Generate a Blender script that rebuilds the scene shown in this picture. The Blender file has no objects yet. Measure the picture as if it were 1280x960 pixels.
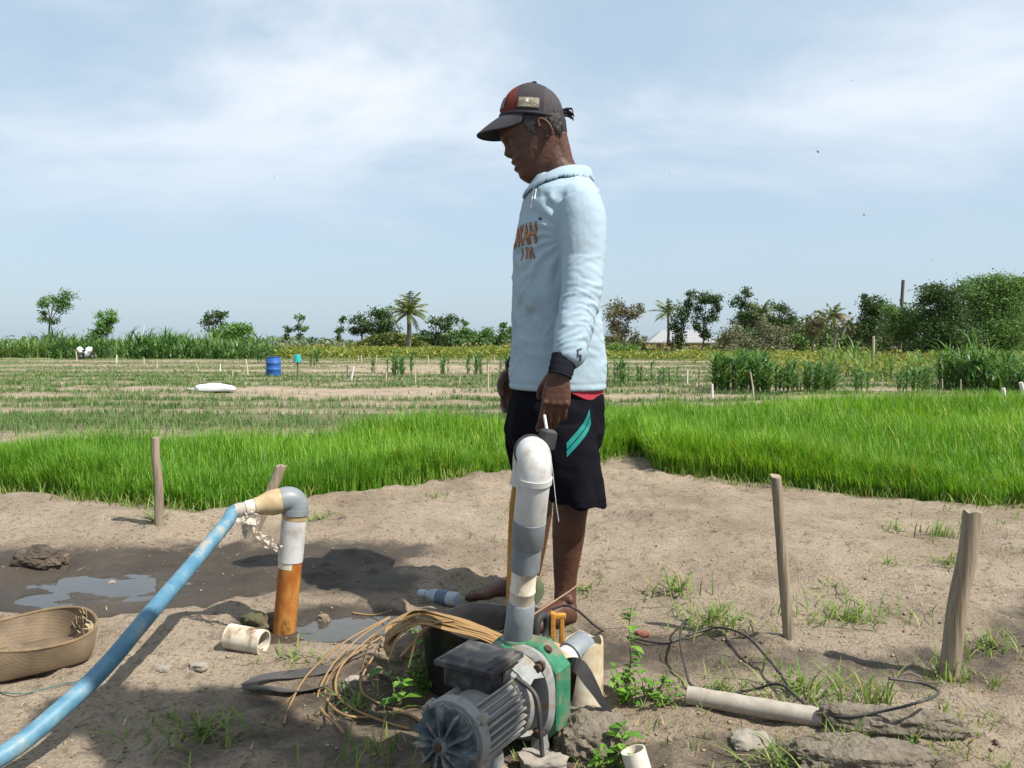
import bpy, bmesh, math, random
import numpy as np
from mathutils import Vector, Matrix
from mathutils.bvhtree import BVHTree
R = math.radians
random.seed(7); rng = np.random.default_rng(7)
S = bpy.context.scene
COL = S.collection

# ------------------------------------------------------------------ camera, sky, sun, exposure
CAMH, PITCH = 0.85, math.atan(48 / 1000)
cd = bpy.data.cameras.new('camera'); cam = bpy.data.objects.new('camera', cd); COL.objects.link(cam)
cam.location = (0, 0, CAMH); cam.rotation_euler = (math.pi / 2 - PITCH, 0, 0)
cd.sensor_width = 36; cd.lens = 36 * 1000 / 1280; cd.clip_start = .05; cd.clip_end = 12000
S.camera = cam
SUN_EL, SUN_X, SUN_Y = 53, .87, -.49            # where the sun stands: to the right, a little behind the camera
world = bpy.data.worlds.new('World'); S.world = world; world.use_nodes = True
def build_world():
    nt = world.node_tree; nt.nodes.clear(); N = nt.nodes.new; L = nt.links.new
    out = N('ShaderNodeOutputWorld'); bg = N('ShaderNodeBackground'); bg.inputs['Strength'].default_value = .074
    sky = N('ShaderNodeTexSky'); sky.sky_type = 'NISHITA'; sky.sun_disc = False
    sky.sun_elevation = R(SUN_EL); sky.sun_rotation = math.atan2(SUN_X, SUN_Y)
    sky.air_density = 1.0; sky.dust_density = 2.0; sky.ozone_density = 1.5
    tc = N('ShaderNodeTexCoord'); sep = N('ShaderNodeSeparateXYZ'); L(tc.outputs['Generated'], sep.inputs[0])
    add = N('ShaderNodeMath'); add.operation = 'ADD'; L(sep.outputs['Z'], add.inputs[0]); add.inputs[1].default_value = .22
    mx = N('ShaderNodeMath'); mx.operation = 'MAXIMUM'; L(add.outputs[0], mx.inputs[0]); mx.inputs[1].default_value = .05
    dx = N('ShaderNodeMath'); dx.operation = 'DIVIDE'; L(sep.outputs['X'], dx.inputs[0]); L(mx.outputs[0], dx.inputs[1])
    dy = N('ShaderNodeMath'); dy.operation = 'DIVIDE'; L(sep.outputs['Y'], dy.inputs[0]); L(mx.outputs[0], dy.inputs[1])
    cb = N('ShaderNodeCombineXYZ'); L(dx.outputs[0], cb.inputs[0]); L(dy.outputs[0], cb.inputs[1])
    mp = N('ShaderNodeMapping'); L(cb.outputs[0], mp.inputs[0])
    mp.inputs['Rotation'].default_value = (0, 0, R(-14)); mp.inputs['Scale'].default_value = (.8, 1.05, 1); mp.inputs['Location'].default_value = (3.1, 1.7, 0)
    n1 = N('ShaderNodeTexNoise'); n1.inputs['Scale'].default_value = 1.1; n1.inputs['Detail'].default_value = 9; n1.inputs['Roughness'].default_value = .56; n1.inputs['Distortion'].default_value = .35
    L(mp.outputs[0], n1.inputs['Vector'])
    r1 = N('ShaderNodeValToRGB'); r1.color_ramp.elements[0].position = .38; r1.color_ramp.elements[1].position = .70; r1.color_ramp.interpolation = 'EASE'
    L(n1.outputs['Fac'], r1.inputs[0])
    fz = N('ShaderNodeMapRange'); fz.interpolation_type = 'SMOOTHSTEP'; L(sep.outputs['Z'], fz.inputs['Value'])
    fz.inputs['From Min'].default_value = .08; fz.inputs['From Max'].default_value = .30; fz.inputs['To Min'].default_value = .0; fz.inputs['To Max'].default_value = .85
    m = N('ShaderNodeMath'); m.operation = 'MULTIPLY'; L(r1.outputs[0], m.inputs[0]); L(fz.outputs[0], m.inputs[1])
    # a thin even veil of high cloud over the whole sky
    veil = N('ShaderNodeMixRGB'); veil.inputs[0].default_value = .62; L(sky.outputs[0], veil.inputs[1]); veil.inputs[2].default_value = (5.2, 6.6, 7.8, 1)
    cl = N('ShaderNodeMixRGB'); L(m.outputs[0], cl.inputs[0]); L(veil.outputs[0], cl.inputs[1]); cl.inputs[2].default_value = (7.9, 8.2, 8.7, 1)
    L(cl.outputs[0], bg.inputs['Color']); L(bg.outputs[0], out.inputs[0])
build_world()
sl = bpy.data.lights.new('sun', 'SUN'); sl.energy = 5.0; sl.angle = R(.53); sl.color = (1, .94, .85)
sun = bpy.data.objects.new('sun', sl); COL.objects.link(sun)
_h = Vector((SUN_X, SUN_Y, 0)).normalized() * math.cos(R(SUN_EL)); SUNV = Vector((_h.x, _h.y, math.sin(R(SUN_EL))))
sun.rotation_euler = (-SUNV).to_track_quat('-Z', 'Y').to_euler()
S.view_settings.view_transform = 'Standard'; S.view_settings.look = 'None'
S.view_settings.exposure = 0.80; S.view_settings.gamma = 1; S.view_settings.use_curve_mapping = False
S.render.engine = 'CYCLES'
S.cycles.max_bounces = 6; S.cycles.transparent_max_bounces = 6

# ------------------------------------------------------------------ measuring the place
_c, _s = math.cos(PITCH), math.sin(PITCH)
def ray(px, py):
    a, b = (px - 640) / 1000, -(py - 480) / 1000
    return Vector((a, _c + b * _s, -_s + b * _c))
def P(px, py, Y):                              # the point at distance Y seen there
    d = ray(px, py); return Vector((0, 0, CAMH)) + d * (Y / d.y)
def G(px, py, z=0.0):                          # the point at height z seen there
    d = ray(px, py); return Vector((0, 0, CAMH)) + d * ((z - CAMH) / d.z)

def _hash(i, j, k, seed):
    n = (i * 374761393 + j * 668265263 + k * 1274126177 + seed * 974634) & 0xffffffff
    n = ((n ^ (n >> 13)) * 1274126177) & 0xffffffff
    return ((n ^ (n >> 16)) & 0xffff) / 65535.0
def vnoise(x, y, z=0.0, seed=0):
    x = np.asarray(x, float); y = np.asarray(y, float); z = np.zeros_like(x) + z
    i, j, k = np.floor(x).astype(np.int64), np.floor(y).astype(np.int64), np.floor(z).astype(np.int64)
    fx, fy, fz = x - i, y - j, z - k
    fx, fy, fz = [f * f * (3 - 2 * f) for f in (fx, fy, fz)]
    r = 0
    for a in (0, 1):
        for b in (0, 1):
            for c in (0, 1):
                r = r + _hash(i + a, j + b, k + c, seed) * (fx if a else 1 - fx) * (fy if b else 1 - fy) * (fz if c else 1 - fz)
    return r * 2 - 1
def fbm(x, y, z=0.0, o=4, seed=0, g=.5):
    r, a = 0, 1.0
    for q in range(o):
        f = 2 ** q; r = r + a * vnoise(np.asarray(x) * f + 17.3 * q, np.asarray(y) * f, np.asarray(z) * f, seed + q); a *= g
    return r
def sstep(a, b, x):
    t = np.clip((x - a) / (b - a), 0, 1); return t * t * (3 - 2 * t)

BX = [-9, -6, -3.4, 0, .97, 6.1, 12]; BY = [4.2, 4.4, 5.3, 7.2, 8.1, 9.5, 10.5]     # far edge of the seed bed
FX = [-9, -5, -3.0, -2.3, -1.6, -1.25, -.9, -.3, 0, .5, .97, 1.0, 1.31, 1.67, 2.07, 2.47, 2.8, 5, 12]
FY = [4.9, 4.9, 4.65, 4.3, 3.97, 4.2, 4.6, 5.0, 5.3, 5.75, 6.05, 5.36, 5.05, 4.85, 4.5, 4.2, 4.15, 4.4, 5]  # near edge
def yback(x): return np.interp(x, BX, BY)
def yfront(x): return np.interp(x, FX, FY)

PUD = []                                         # puddles: centre, half sizes
def _pud(px, py, rx, ry): g = G(px, py); PUD.append((g.x, g.y, rx, ry))
_pud(118, 733, .24, .155); _pud(425, 780, .20, .115)
FURR = [19.4, 22.3, 25.6, 29.8, 34.3, 39, 44, 50, 57, 65]
def crop_mask(x, y):
    yy = y + .03 * x + .5 * vnoise(x * .15, y * .15, 0, 5)
    r = np.ones_like(yy)
    for q, f in enumerate(FURR):
        w = .55 + .014 * f + (.5 if q in (2, 3) else 0)
        r = r * sstep(w * .6, w * 1.25, np.abs(yy - f))
    bare = np.exp(-(((x + 5.2) / 5.2) ** 2 + ((y - 27) / 2.4) ** 2) ** 2)
    bare2 = np.exp(-(((x + 6) / 7) ** 2 + ((y - 53) / 7.5) ** 2) ** 2) * .85
    r = r * (1 - bare) * (1 - bare2)
    return r * sstep(14, 17, y) * (1 - sstep(70, 74, y))
def wet_mask(x, y):
    n = .30 * fbm(x * 1.6, y * 2.2, 0, 4, 11)
    w = 0 * x
    for (cx, cy, rx, ry) in PUD:
        d = np.sqrt(((x - cx) / (rx * 2.5)) ** 2 + ((y - cy) / (ry * 2.3)) ** 2)
        w = np.maximum(w, 1 - sstep(.72, 1.0, d + n))
    w = np.maximum(w, (1 - sstep(.25, .5, np.abs(y - 3.12 - .05 * x + .2 * n))) * (1 - sstep(-.45, -.1, x + n)) * .92)
    # damp runnel crossing on the right
    rx_ = [.25, .55, .9, 1.25, 1.6, 2.2, 3.2]; ry_ = [2.22, 2.16, 2.08, 2.12, 2.42, 2.9, 3.3]
    c = np.interp(x, rx_, ry_)
    w = np.maximum(w, (1 - sstep(.05, .17, np.abs(y - c + .3 * n))) * sstep(.2, .45, x) * .62)
    # scattered damp patches over the trodden soil in front
    w = np.maximum(w, sstep(.02, .5, fbm(x * 1.9 + 3, y * 3.1, 0, 4, 14)) * .62 * (1 - sstep(2.3, 3.0, y)) * sstep(-.1, .3, x))
    w = np.maximum(w, (1 - sstep(.0, .5, np.hypot(x + .25, y - 1.95) - .25 + n)) * .6)
    return w
def zt(x, y):
    x = np.asarray(x, float); y = np.asarray(y, float)
    yb = yback(x)
    z = -.8 * sstep(0, 1, (y - yb - .25) / 6.6) + .4 * sstep(45, 72, y)
    near = 1 - sstep(7, 12, y)
    z = z + near * (.020 * fbm(x * 1.3, y * 1.3, 0, 3, 3) + .012 * fbm(x * 5, y * 5, 0, 3, 4) + .013 * np.maximum(0, fbm(x * 15, y * 15, 0, 3, 8)) ** 1.3)
    # sandy rise between the paths on the right and foot prints over it
    z = z + near * .045 * np.exp(-(((x - 1.15) / .75) ** 2 + ((y - 3.4) / .8) ** 2))
    ft = vnoise(x * 9, y * 6, 0, 21); z = z - near * .02 * sstep(.4, .75, ft) + near * .008 * sstep(.2, .4, ft)
    z = z + .05 * sstep(.35, 0, np.abs(y - yfront(x) + .25)) * near * (1 - sstep(-.2, .9, x))
    for (cx, cy, rx, ry) in PUD:
        d = ((x - cx) / rx) ** 2 + ((y - cy) / ry) ** 2 + 1.5 * fbm(x * 8, y * 11, 0, 4, 9)
        z = z * (1 - .85 * np.exp(-(d / 4) ** 2)) - .022 * np.exp(-d * .9)
    z = z - .015 * wet_mask(x, y) * near
    z = z + (y > 14) * .07 * (crop_mask(x, y) - .5) + (y > 14) * .05 * fbm(x * .7, y * .7, 0, 3, 31)
    z = z + .5 * (y > 120) * 0
    return z
def zg(x, y): return float(zt(np.array([x]), np.array([y]))[0])
def GT(px, py):                                  # point on the terrain seen there
    z = 0.0
    for _ in range(14):
        g = G(px, py, z); z = .5 * z + .5 * zg(g.x, g.y)
    g = G(px, py, z); return Vector((g.x, g.y, zg(g.x, g.y)))
def GF(px, py):                                  # far field (clear of the seed bed)
    d = ray(px, py); z = -.8
    for _ in range(12): z = -.8 + .4 * float(sstep(45, 72, CAMH * 0 + ((z - CAMH) / d.z) * d.y))
    g = G(px, py, z); return Vector((g.x, g.y, zg(g.x, g.y)))

# ------------------------------------------------------------------ materials
TONE = .82                                       # paints and soils are a shade darker than their swatches
def lin(h):
    v = [int(h[i:i + 2], 16) / 255 for i in (1, 3, 5)]
    return tuple(TONE * (x / 12.92 if x <= .04045 else ((x + .055) / 1.055) ** 2.4) for x in v)
def node_mat(name):
    m = bpy.data.materials.new(name); m.use_nodes = True; nt = m.node_tree
    b = nt.nodes['Principled BSDF']; return m, nt, b
def mat(name, c1, c2=None, c3=None, rough=.7, scale=6, detail=5, bump=.15, bscale=60, spec=.35, metal=0, stretch=(1, 1, 1), pos=(.35, .65), coat=0, dist=0.01, trans=0):
    m, nt, b = node_mat(name); N = nt.nodes.new; L = nt.links.new
    c2 = c2 or tuple(x * .75 for x in c1); c1, c2 = [tuple(x * TONE for x in c) for c in (c1, c2)]; c3 = c3 and tuple(x * TONE for x in c3)
    tc = N('ShaderNodeTexCoord'); mp = N('ShaderNodeMapping'); L(tc.outputs['Object'], mp.inputs[0]); mp.inputs['Scale'].default_value = stretch
    n = N('ShaderNodeTexNoise'); n.inputs['Scale'].default_value = scale; n.inputs['Detail'].default_value = detail; n.inputs['Roughness'].default_value = .6
    L(mp.outputs[0], n.inputs['Vector'])
    r = N('ShaderNodeValToRGB'); e = r.color_ramp.elements
    e[0].position, e[1].position = pos; e[0].color = (*c1, 1); e[1].color = (*c2, 1)
    if c3: x = e.new(min(.98, pos[1] + .12)); x.color = (*c3, 1)
    L(n.outputs['Fac'], r.inputs[0]); L(r.outputs[0], b.inputs['Base Color'])
    b.inputs['Roughness'].default_value = rough; b.inputs['Specular IOR Level'].default_value = spec; b.inputs['Metallic'].default_value = metal
    if coat: b.inputs['Coat Weight'].default_value = coat
    if bump:
        n2 = N('ShaderNodeTexNoise'); n2.inputs['Scale'].default_value = bscale; n2.inputs['Detail'].default_value = 6; L(mp.outputs[0], n2.inputs['Vector'])
        bp = N('ShaderNodeBump'); bp.inputs['Strength'].default_value = bump; bp.inputs['Distance'].default_value = dist
        L(n2.outputs['Fac'], bp.inputs['Height']); L(bp.outputs[0], b.inputs['Normal'])
    return m
def leaf_mat(name, cols, trans=.35, rough=.55, tcol=None):
    """foliage: every leaf or blade its own tone, light passing through"""
    m, nt, b = node_mat(name); N = nt.nodes.new; L = nt.links.new
    g = N('ShaderNodeNewGeometry'); r = N('ShaderNodeValToRGB'); e = r.color_ramp.elements
    e[0].position = 0; e[0].color = (*cols[0], 1); e[1].position = 1; e[1].color = (*cols[-1], 1)
    for q, c in enumerate(cols[1:-1]): x = e.new((q + 1) / (len(cols) - 1)); x.color = (*c, 1)
    L(g.outputs['Random Per Island'], r.inputs[0])
    L(r.outputs[0], b.inputs['Base Color']); b.inputs['Roughness'].default_value = rough; b.inputs['Specular IOR Level'].default_value = .3
    t = N('ShaderNodeBsdfTranslucent'); hs = N('ShaderNodeHueSaturation'); hs.inputs['Value'].default_value = 1.35; hs.inputs['Hue'].default_value = .487; hs.inputs['Saturation'].default_value = 1.1
    L(r.outputs[0], hs.inputs['Color']); L(hs.outputs[0], t.inputs['Color'])
    mx = N('ShaderNodeMixShader'); mx.inputs[0].default_value = trans; L(b.outputs[0], mx.inputs[1]); L(t.outputs[0], mx.inputs[2])
    L(mx.outputs[0], nt.nodes['Material Output'].inputs['Surface']); return m

# ------------------------------------------------------------------ mesh helpers
def ring(c, u, v, n=16, e=2.0):
    c, u, v = Vector(c), Vector(u), Vector(v); out = []
    for k in range(n):
        t = 2 * math.pi * k / n; ct, st = math.cos(t), math.sin(t)
        out.append(c + u * (math.copysign(abs(ct) ** (2 / e), ct)) + v * (math.copysign(abs(st) ** (2 / e), st)))
    return out
WORLD = set()                                    # things whose parts are given in world measures
def origin(p):
    o = Vector()
    while p is not None:
        o = o + p.location
        if p.parent is None and p.name not in WORLD: return Vector()
        p = p.parent
    return o
class MB:
    def __init__(s): s.v = []; s.f = []; s.m = []
    def add(s, vs, fs, mi=0):
        o = len(s.v); s.v += [tuple(x) for x in vs]; s.f += [tuple(i + o for i in f) for f in fs]; s.m += [mi] * len(fs); return s
    def loft(s, rings, cap=(True, True), mi=0, closed=False):
        n = len(rings[0]); vs = [p for r in rings for p in r]; fs = []
        K = len(rings)
        for k in range(K if closed else K - 1):
            a, b = k * n, ((k + 1) % K) * n
            for i in range(n): j = (i + 1) % n; fs.append((a + i, a + j, b + j, b + i))
        if not closed:
            if cap[0]: fs.append(tuple(reversed(range(n))))
            if cap[1]: fs.append(tuple(range((K - 1) * n, K * n)))
        return s.add(vs, fs, mi)
    def tube(s, pts, r, n=12, cap=(True, True), mi=0, up=None, flat=1.0, closed=False, e=2.0):
        pts = [Vector(p) for p in pts]; K = len(pts)
        rs = r if isinstance(r, (list, tuple)) else [r] * K
        rings = []; prev = None
        for k in range(K):
            if closed: t = pts[(k + 1) % K] - pts[k - 1]
            else: t = pts[min(k + 1, K - 1)] - pts[max(k - 1, 0)]
            t.normalize()
            if prev is None:
                a = Vector(up) if up else (Vector((0, 0, 1)) if abs(t.z) < .9 else Vector((1, 0, 0)))
            else: a = prev
            v = (a - t * a.dot(t)).normalized(); u = v.cross(t).normalized(); prev = v
            rk = rs[k]
            rings.append(ring(pts[k], u * rk, v * rk * flat, n, e))
        return s.loft(rings, cap, mi, closed)
    def box(s, c, size, M=None, mi=0, bev=0):
        c = Vector(c); x, y, z = [q / 2 for q in size]
        if bev:
            b = min(bev, x * .9, y * .9, z * .9); pr = []
            for (zz, k) in ((-z, b), (-z + b, 0), (z - b, 0), (z, b)):
                rr = []
                for sx, sy in ((1, 1), (-1, 1), (-1, -1), (1, -1)):
                    X, Y = sx * (x - k), sy * (y - k)
                    cc = [(X, Y - sy * b), (X - sx * b, Y)]
                    if sx * sy < 0: cc.reverse()
                    rr += [Vector((p[0], p[1], zz)) for p in cc]
                # order ccw
                rr.sort(key=lambda p: math.atan2(p.y / y, p.x / x)); pr.append(rr)
            if M: pr = [[M @ p for p in r_] for r_ in pr]
            return s.loft([[p + c for p in r_] for r_ in pr], mi=mi)
        vs = [Vector((sx * x, sy * y, sz * z)) for sx in (-1, 1) for sy in (-1, 1) for sz in (-1, 1)]
        if M: vs = [M @ p for p in vs]
        fs = [(0, 1, 3, 2), (4, 6, 7, 5), (0, 4, 5, 1), (2, 3, 7, 6), (0, 2, 6, 4), (1, 5, 7, 3)]
        return s.add([p + c for p in vs], fs, mi)
    def ball(s, c, r, n=12, m=8, M=None, mi=0):
        c = Vector(c); r = r if isinstance(r, (tuple, list)) else (r, r, r); rings = []
        for k in range(1, m):
            t = math.pi * k / m; rr = []
            for i in range(n):
                a = 2 * math.pi * i / n
                p = Vector((r[0] * math.sin(t) * math.cos(a), r[1] * math.sin(t) * math.sin(a), -r[2] * math.cos(t)))
                rr.append(c + (M @ p if M else p))
            rings.append(rr)
        return s.loft(rings, mi=mi)
    def lathe(s, prof, c=(0, 0, 0), axis=(0, 0, 1), n=24, cap=(True, True), mi=0):
        c = Vector(c); q = Vector(axis).normalized().to_track_quat('Z', 'Y').to_matrix()
        rings = [[c + q @ Vector((r * math.cos(2 * math.pi * i / n), r * math.sin(2 * math.pi * i / n), h)) for i in range(n)] for r, h in prof]
        return s.loft(rings, cap, mi)
    def build(s, name, mats, parent=None, smooth=True, loc=None, sharp=40):
        me = bpy.data.meshes.new(name)
        o_ = Vector(loc) if loc is not None else origin(parent)
        me.from_pydata([tuple(Vector(p) - o_) for p in s.v], [], s.f)
        return finish(name, me, mats, parent, smooth, s.m, loc, sharp)
def finish(name, me, mats, parent=None, smooth=True, mi=None, loc=None, sharp=None):
    mats = mats if isinstance(mats, (list, tuple)) else [mats]
    for m in mats: me.materials.append(m)
    if mi is not None and len(mats) > 1: me.polygons.foreach_set('material_index', mi)
    me.update()
    if smooth:
        me.polygons.foreach_set('use_smooth', [True] * len(me.polygons))
        if sharp:
            try: me.set_sharp_from_angle(angle=R(sharp))
            except Exception: pass
    o = bpy.data.objects.new(name, me); COL.objects.link(o)
    if parent is not None: o.parent = parent
    if loc is not None:
        o.location = loc
        if parent is None: WORLD.add(o.name)
    return o
def np_mesh(name, V, quads=None, tris=None):
    me = bpy.data.meshes.new(name); V = np.asarray(V, np.float32)
    nq = 0 if quads is None else len(quads); nt = 0 if tris is None else len(tris)
    me.vertices.add(len(V)); me.vertices.foreach_set('co', V.ravel())
    me.loops.add(nq * 4 + nt * 3); me.polygons.add(nq + nt)
    idx = []
    if nq: idx.append(np.asarray(quads, np.int32).ravel())
    if nt: idx.append(np.asarray(tris, np.int32).ravel())
    me.loops.foreach_set('vertex_index', np.concatenate(idx))
    st = np.concatenate([np.arange(nq) * 4, nq * 4 + np.arange(nt) * 3]).astype(np.int32)
    me.polygons.foreach_set('loop_start', st); me.update(calc_edges=True); me.validate()
    return me
def tag(o, label=None, cat=None, group=None, kind=None):
    if label: o['label'] = label
    if cat: o['category'] = cat
    if group: o['group'] = group
    if kind: o['kind'] = kind
    return o
def empty(name, loc, label, cat, group=None, rz=0):
    """a thing: an Empty at its base; the parts built under it are given in world measures"""
    o = bpy.data.objects.new(name, None); COL.objects.link(o); o.location = loc; o.rotation_euler.z = rz
    o.empty_display_size = .1
    tag(o, label, cat, group)
    if rz == 0: WORLD.add(o.name)
    return o
def dup(o, loc, rz=0, sc=1, label=None, group=None):
    c = o.copy(); COL.objects.link(c); c.location = loc; c.rotation_euler.z = rz; c.scale = (sc, sc, sc) if not isinstance(sc, tuple) else sc
    if label: c['label'] = label
    if group: c['group'] = group
    for ch in list(o.children):
        d = ch.copy(); COL.objects.link(d); d.parent = c
        for gch in list(ch.children):
            e = gch.copy(); COL.objects.link(e); e.parent = d
    return c
def remesh(mb, voxel, smooth=0, sf=.5):
    me = bpy.data.meshes.new('tmp'); me.from_pydata(mb.v, [], mb.f); o = bpy.data.objects.new('tmp', me); COL.objects.link(o)
    bm = bmesh.new(); bm.from_mesh(me); bmesh.ops.recalc_face_normals(bm, faces=bm.faces); bm.to_mesh(me); bm.free()
    m = o.modifiers.new('r', 'REMESH'); m.mode = 'VOXEL'; m.voxel_size = voxel
    if smooth: q = o.modifiers.new('s', 'SMOOTH'); q.iterations = smooth; q.factor = sf
    dg = bpy.context.evaluated_depsgraph_get(); dg.update()
    out = bpy.data.meshes.new_from_object(o.evaluated_get(dg)); bpy.data.objects.remove(o); bpy.data.meshes.remove(me)
    return out
def coords(me):
    a = np.empty(len(me.vertices) * 3); me.vertices.foreach_get('co', a); return a.reshape(-1, 3)
def normals(me):
    a = np.empty(len(me.vertices) * 3); me.vertices.foreach_get('normal', a); return a.reshape(-1, 3)
def setco(me, V): me.vertices.foreach_set('co', np.asarray(V, np.float32).ravel()); me.update()
def spline(pts, n=8):
    """smooth curve through points (Catmull-Rom)"""
    pts = [Vector(p) for p in pts]; out = []; K = len(pts)
    for i in range(K - 1):
        p0, p1, p2, p3 = pts[max(i - 1, 0)], pts[i], pts[i + 1], pts[min(i + 2, K - 1)]
        for q in range(n):
            t = q / n
            out.append(.5 * ((2 * p1) + (p2 - p0) * t + (2 * p0 - 5 * p1 + 4 * p2 - p3) * t * t + (3 * p1 - p0 - 3 * p2 + p3) * t ** 3))
    out.append(pts[-1]); return out

def blades(base, ht, head, lean, width, curl=.6, seg=3):
    """many grass blades at once: base (N,3), per-blade height, heading, lean and width"""
    N = len(base); V = np.zeros((N, 2 * seg + 1, 3)); d = np.stack([np.cos(head), np.sin(head), 0 * head], 1); sd = np.stack([-np.sin(head), np.cos(head), 0 * head], 1)
    for k in range(seg + 1):
        t = k / seg; up = ht * (t - .18 * curl * t ** 3 * np.clip(lean * 2, 0, 1.5)); out = ht * lean * (t * .35 + curl * t ** 2.3)
        c = base + d * out[:, None] + np.array([0, 0, 1.0]) * up[:, None]
        if k < seg:
            w = (width * (1 - .75 * t ** 2))[:, None] * .5
            V[:, 2 * k] = c - sd * w; V[:, 2 * k + 1] = c + sd * w
        else: V[:, 2 * seg] = c
    o = (np.arange(N) * (2 * seg + 1))[:, None]; q = []
    for k in range(seg - 1): q.append(o + np.array([2 * k, 2 * k + 1, 2 * k + 3, 2 * k + 2]))
    t = o + np.array([2 * seg - 2, 2 * seg - 1, 2 * seg])
    return V.reshape(-1, 3), (np.concatenate(q) if q else np.zeros((0, 4), int)), t
def leaves(C, size, up=.3, aspect=.5, droop=None):
    """rhomb leaves at centres C (N,3)"""
    N = len(C); a = rng.normal(size=(N, 3)); a /= np.linalg.norm(a, axis=1)[:, None]
    b = rng.normal(size=(N, 3)); b[:, 2] *= .6; b -= a * (a * b).sum(1)[:, None]; b /= np.linalg.norm(b, axis=1)[:, None]
    s = (np.asarray(size) * np.ones(N))[:, None]
    V = np.stack([C - a * s * .5, C + b * s * .5 * aspect, C + a * s * .5, C - b * s * .5 * aspect], 1).reshape(-1, 3)
    q = (np.arange(N) * 4)[:, None] + np.arange(4); return V, q

# ------------------------------------------------------------------ the ground: one sheet to the horizon
def pud_mask(x, y):
    r = 0 * x
    for (cx, cy, rx, ry) in PUD: r = np.maximum(r, 1 - sstep(.7, 1.9, np.hypot((x - cx) / rx, (y - cy) / ry) + .35 * fbm(x * 8, y * 8, 0, 3, 12)))
    return r
def build_ground():
    nx, ny = 800, 720
    sx = np.linspace(-9.2, 9.2, nx); xs = .75 * np.sinh(sx) * .98
    sy = np.linspace(-1.75, 9.0, ny); ys = 1.9 + .95 * np.sinh(sy)
    X, Y = np.meshgrid(xs, ys); x, y = X.ravel(), Y.ravel(); z = zt(x, y)
    V = np.stack([x, y, z], 1)
    i = np.arange(ny - 1)[:, None] * nx + np.arange(nx - 1)[None]
    q = np.stack([i, i + 1, i + nx + 1, i + nx], -1).reshape(-1, 4)
    me = np_mesh('ground', V, q)
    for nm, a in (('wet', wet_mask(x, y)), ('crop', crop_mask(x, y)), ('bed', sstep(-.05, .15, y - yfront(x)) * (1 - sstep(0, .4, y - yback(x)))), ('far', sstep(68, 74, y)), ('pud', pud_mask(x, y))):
        at = me.attributes.new(nm, 'FLOAT', 'POINT'); at.data.foreach_set('value', np.asarray(a, np.float32))
    m, nt, b = node_mat('soil'); N = nt.nodes.new; L = nt.links.new
    tc = N('ShaderNodeTexCoord')
    def noise(sc, det=6, ro=.6, vec=None):
        n = N('ShaderNodeTexNoise'); n.inputs['Scale'].default_value = sc; n.inputs['Detail'].default_value = det; n.inputs['Roughness'].default_value = ro
        L(vec or tc.outputs['Object'], n.inputs['Vector']); return n.outputs['Fac']
    def ramp(f, stops):
        r = N('ShaderNodeValToRGB'); e = r.color_ramp.elements
        e[0].position, e[0].color = stops[0][0], (*stops[0][1], 1); e[1].position, e[1].color = stops[-1][0], (*stops[-1][1], 1)
        for p, c in stops[1:-1]: q_ = e.new(p); q_.color = (*c, 1)
        L(f, r.inputs[0]); return r.outputs[0]
    def mix(f, a, c, mode='MIX'):
        x_ = N('ShaderNodeMixRGB'); x_.blend_type = mode
        if isinstance(f, float): x_.inputs[0].default_value = f
        else: L(f, x_.inputs[0])
        for k, v in ((1, a), (2, c)):
            if isinstance(v, tuple): x_.inputs[k].default_value = (*v, 1)
            else: L(v, x_.inputs[k])
        return x_.outputs[0]
    def attr(nm): a = N('ShaderNodeAttribute'); a.attribute_name = nm; return a.outputs['Fac']
    dry = ramp(noise(1.7), [(.3, (.200, .154, .108)), (.5, (.288, .231, .170)), (.7, (.345, .287, .216))])
    grit = ramp(noise(85, 4), [(.33, (.35, .32, .28)), (.47, (1, 1, 1)), (.60, (1, 1, 1)), (.70, (1.35, 1.32, 1.25))])
    dry = mix(.75, dry, grit, 'MULTIPLY')
    litter = ramp(noise(23, 7, .7), [(.36, (.34, .30, .25)), (.46, (1, 1, 1))])
    dry = mix(.62, dry, litter, 'MULTIPLY')
    wetc = ramp(noise(3.2), [(.3, (.040, .031, .022)), (.7, (.080, .062, .045))])
    wf = N('ShaderNodeMath'); wf.operation = 'ADD'; L(attr('wet'), wf.inputs[0])
    wn = N('ShaderNodeMapRange'); L(noise(9, 6, .65), wn.inputs['Value']); wn.inputs['From Min'].default_value = .3; wn.inputs['From Max'].default_value = .7; wn.inputs['To Min'].default_value = -.28; wn.inputs['To Max'].default_value = .22
    L(wn.outputs[0], wf.inputs[1])
    ws = N('ShaderNodeMapRange'); ws.interpolation_type = 'SMOOTHSTEP'; L(wf.outputs[0], ws.inputs['Value']); ws.inputs['From Min'].default_value = .12; ws.inputs['From Max'].default_value = .85
    col = mix(ws.outputs[0], dry, wetc)
    crop = ramp(noise(1.1, 8, .7), [(.3, (.070, .082, .034)), (.5, (.125, .120, .062)), (.7, (.195, .155, .098))])
    col = mix(attr('crop'), col, crop)
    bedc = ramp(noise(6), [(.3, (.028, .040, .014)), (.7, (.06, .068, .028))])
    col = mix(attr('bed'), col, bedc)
    farc = ramp(noise(.05, 8), [(.3, (.10, .13, .04)), (.7, (.17, .17, .07))])
    col = mix(attr('far'), col, farc)
    L(col, b.inputs['Base Color'])
    rr = N('ShaderNodeMapRange'); L(ws.outputs[0], rr.inputs['Value']); rr.inputs['To Min'].default_value = .95; rr.inputs['To Max'].default_value = .62
    pr_ = N('ShaderNodeMapRange'); L(attr('pud'), pr_.inputs['Value']); pr_.inputs['To Min'].default_value = 1; pr_.inputs['To Max'].default_value = .38
    rm = N('ShaderNodeMath'); rm.operation = 'MULTIPLY'; L(rr.outputs[0], rm.inputs[0]); L(pr_.outputs[0], rm.inputs[1]); L(rm.outputs[0], b.inputs['Roughness']); b.inputs['Specular IOR Level'].default_value = .3
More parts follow.
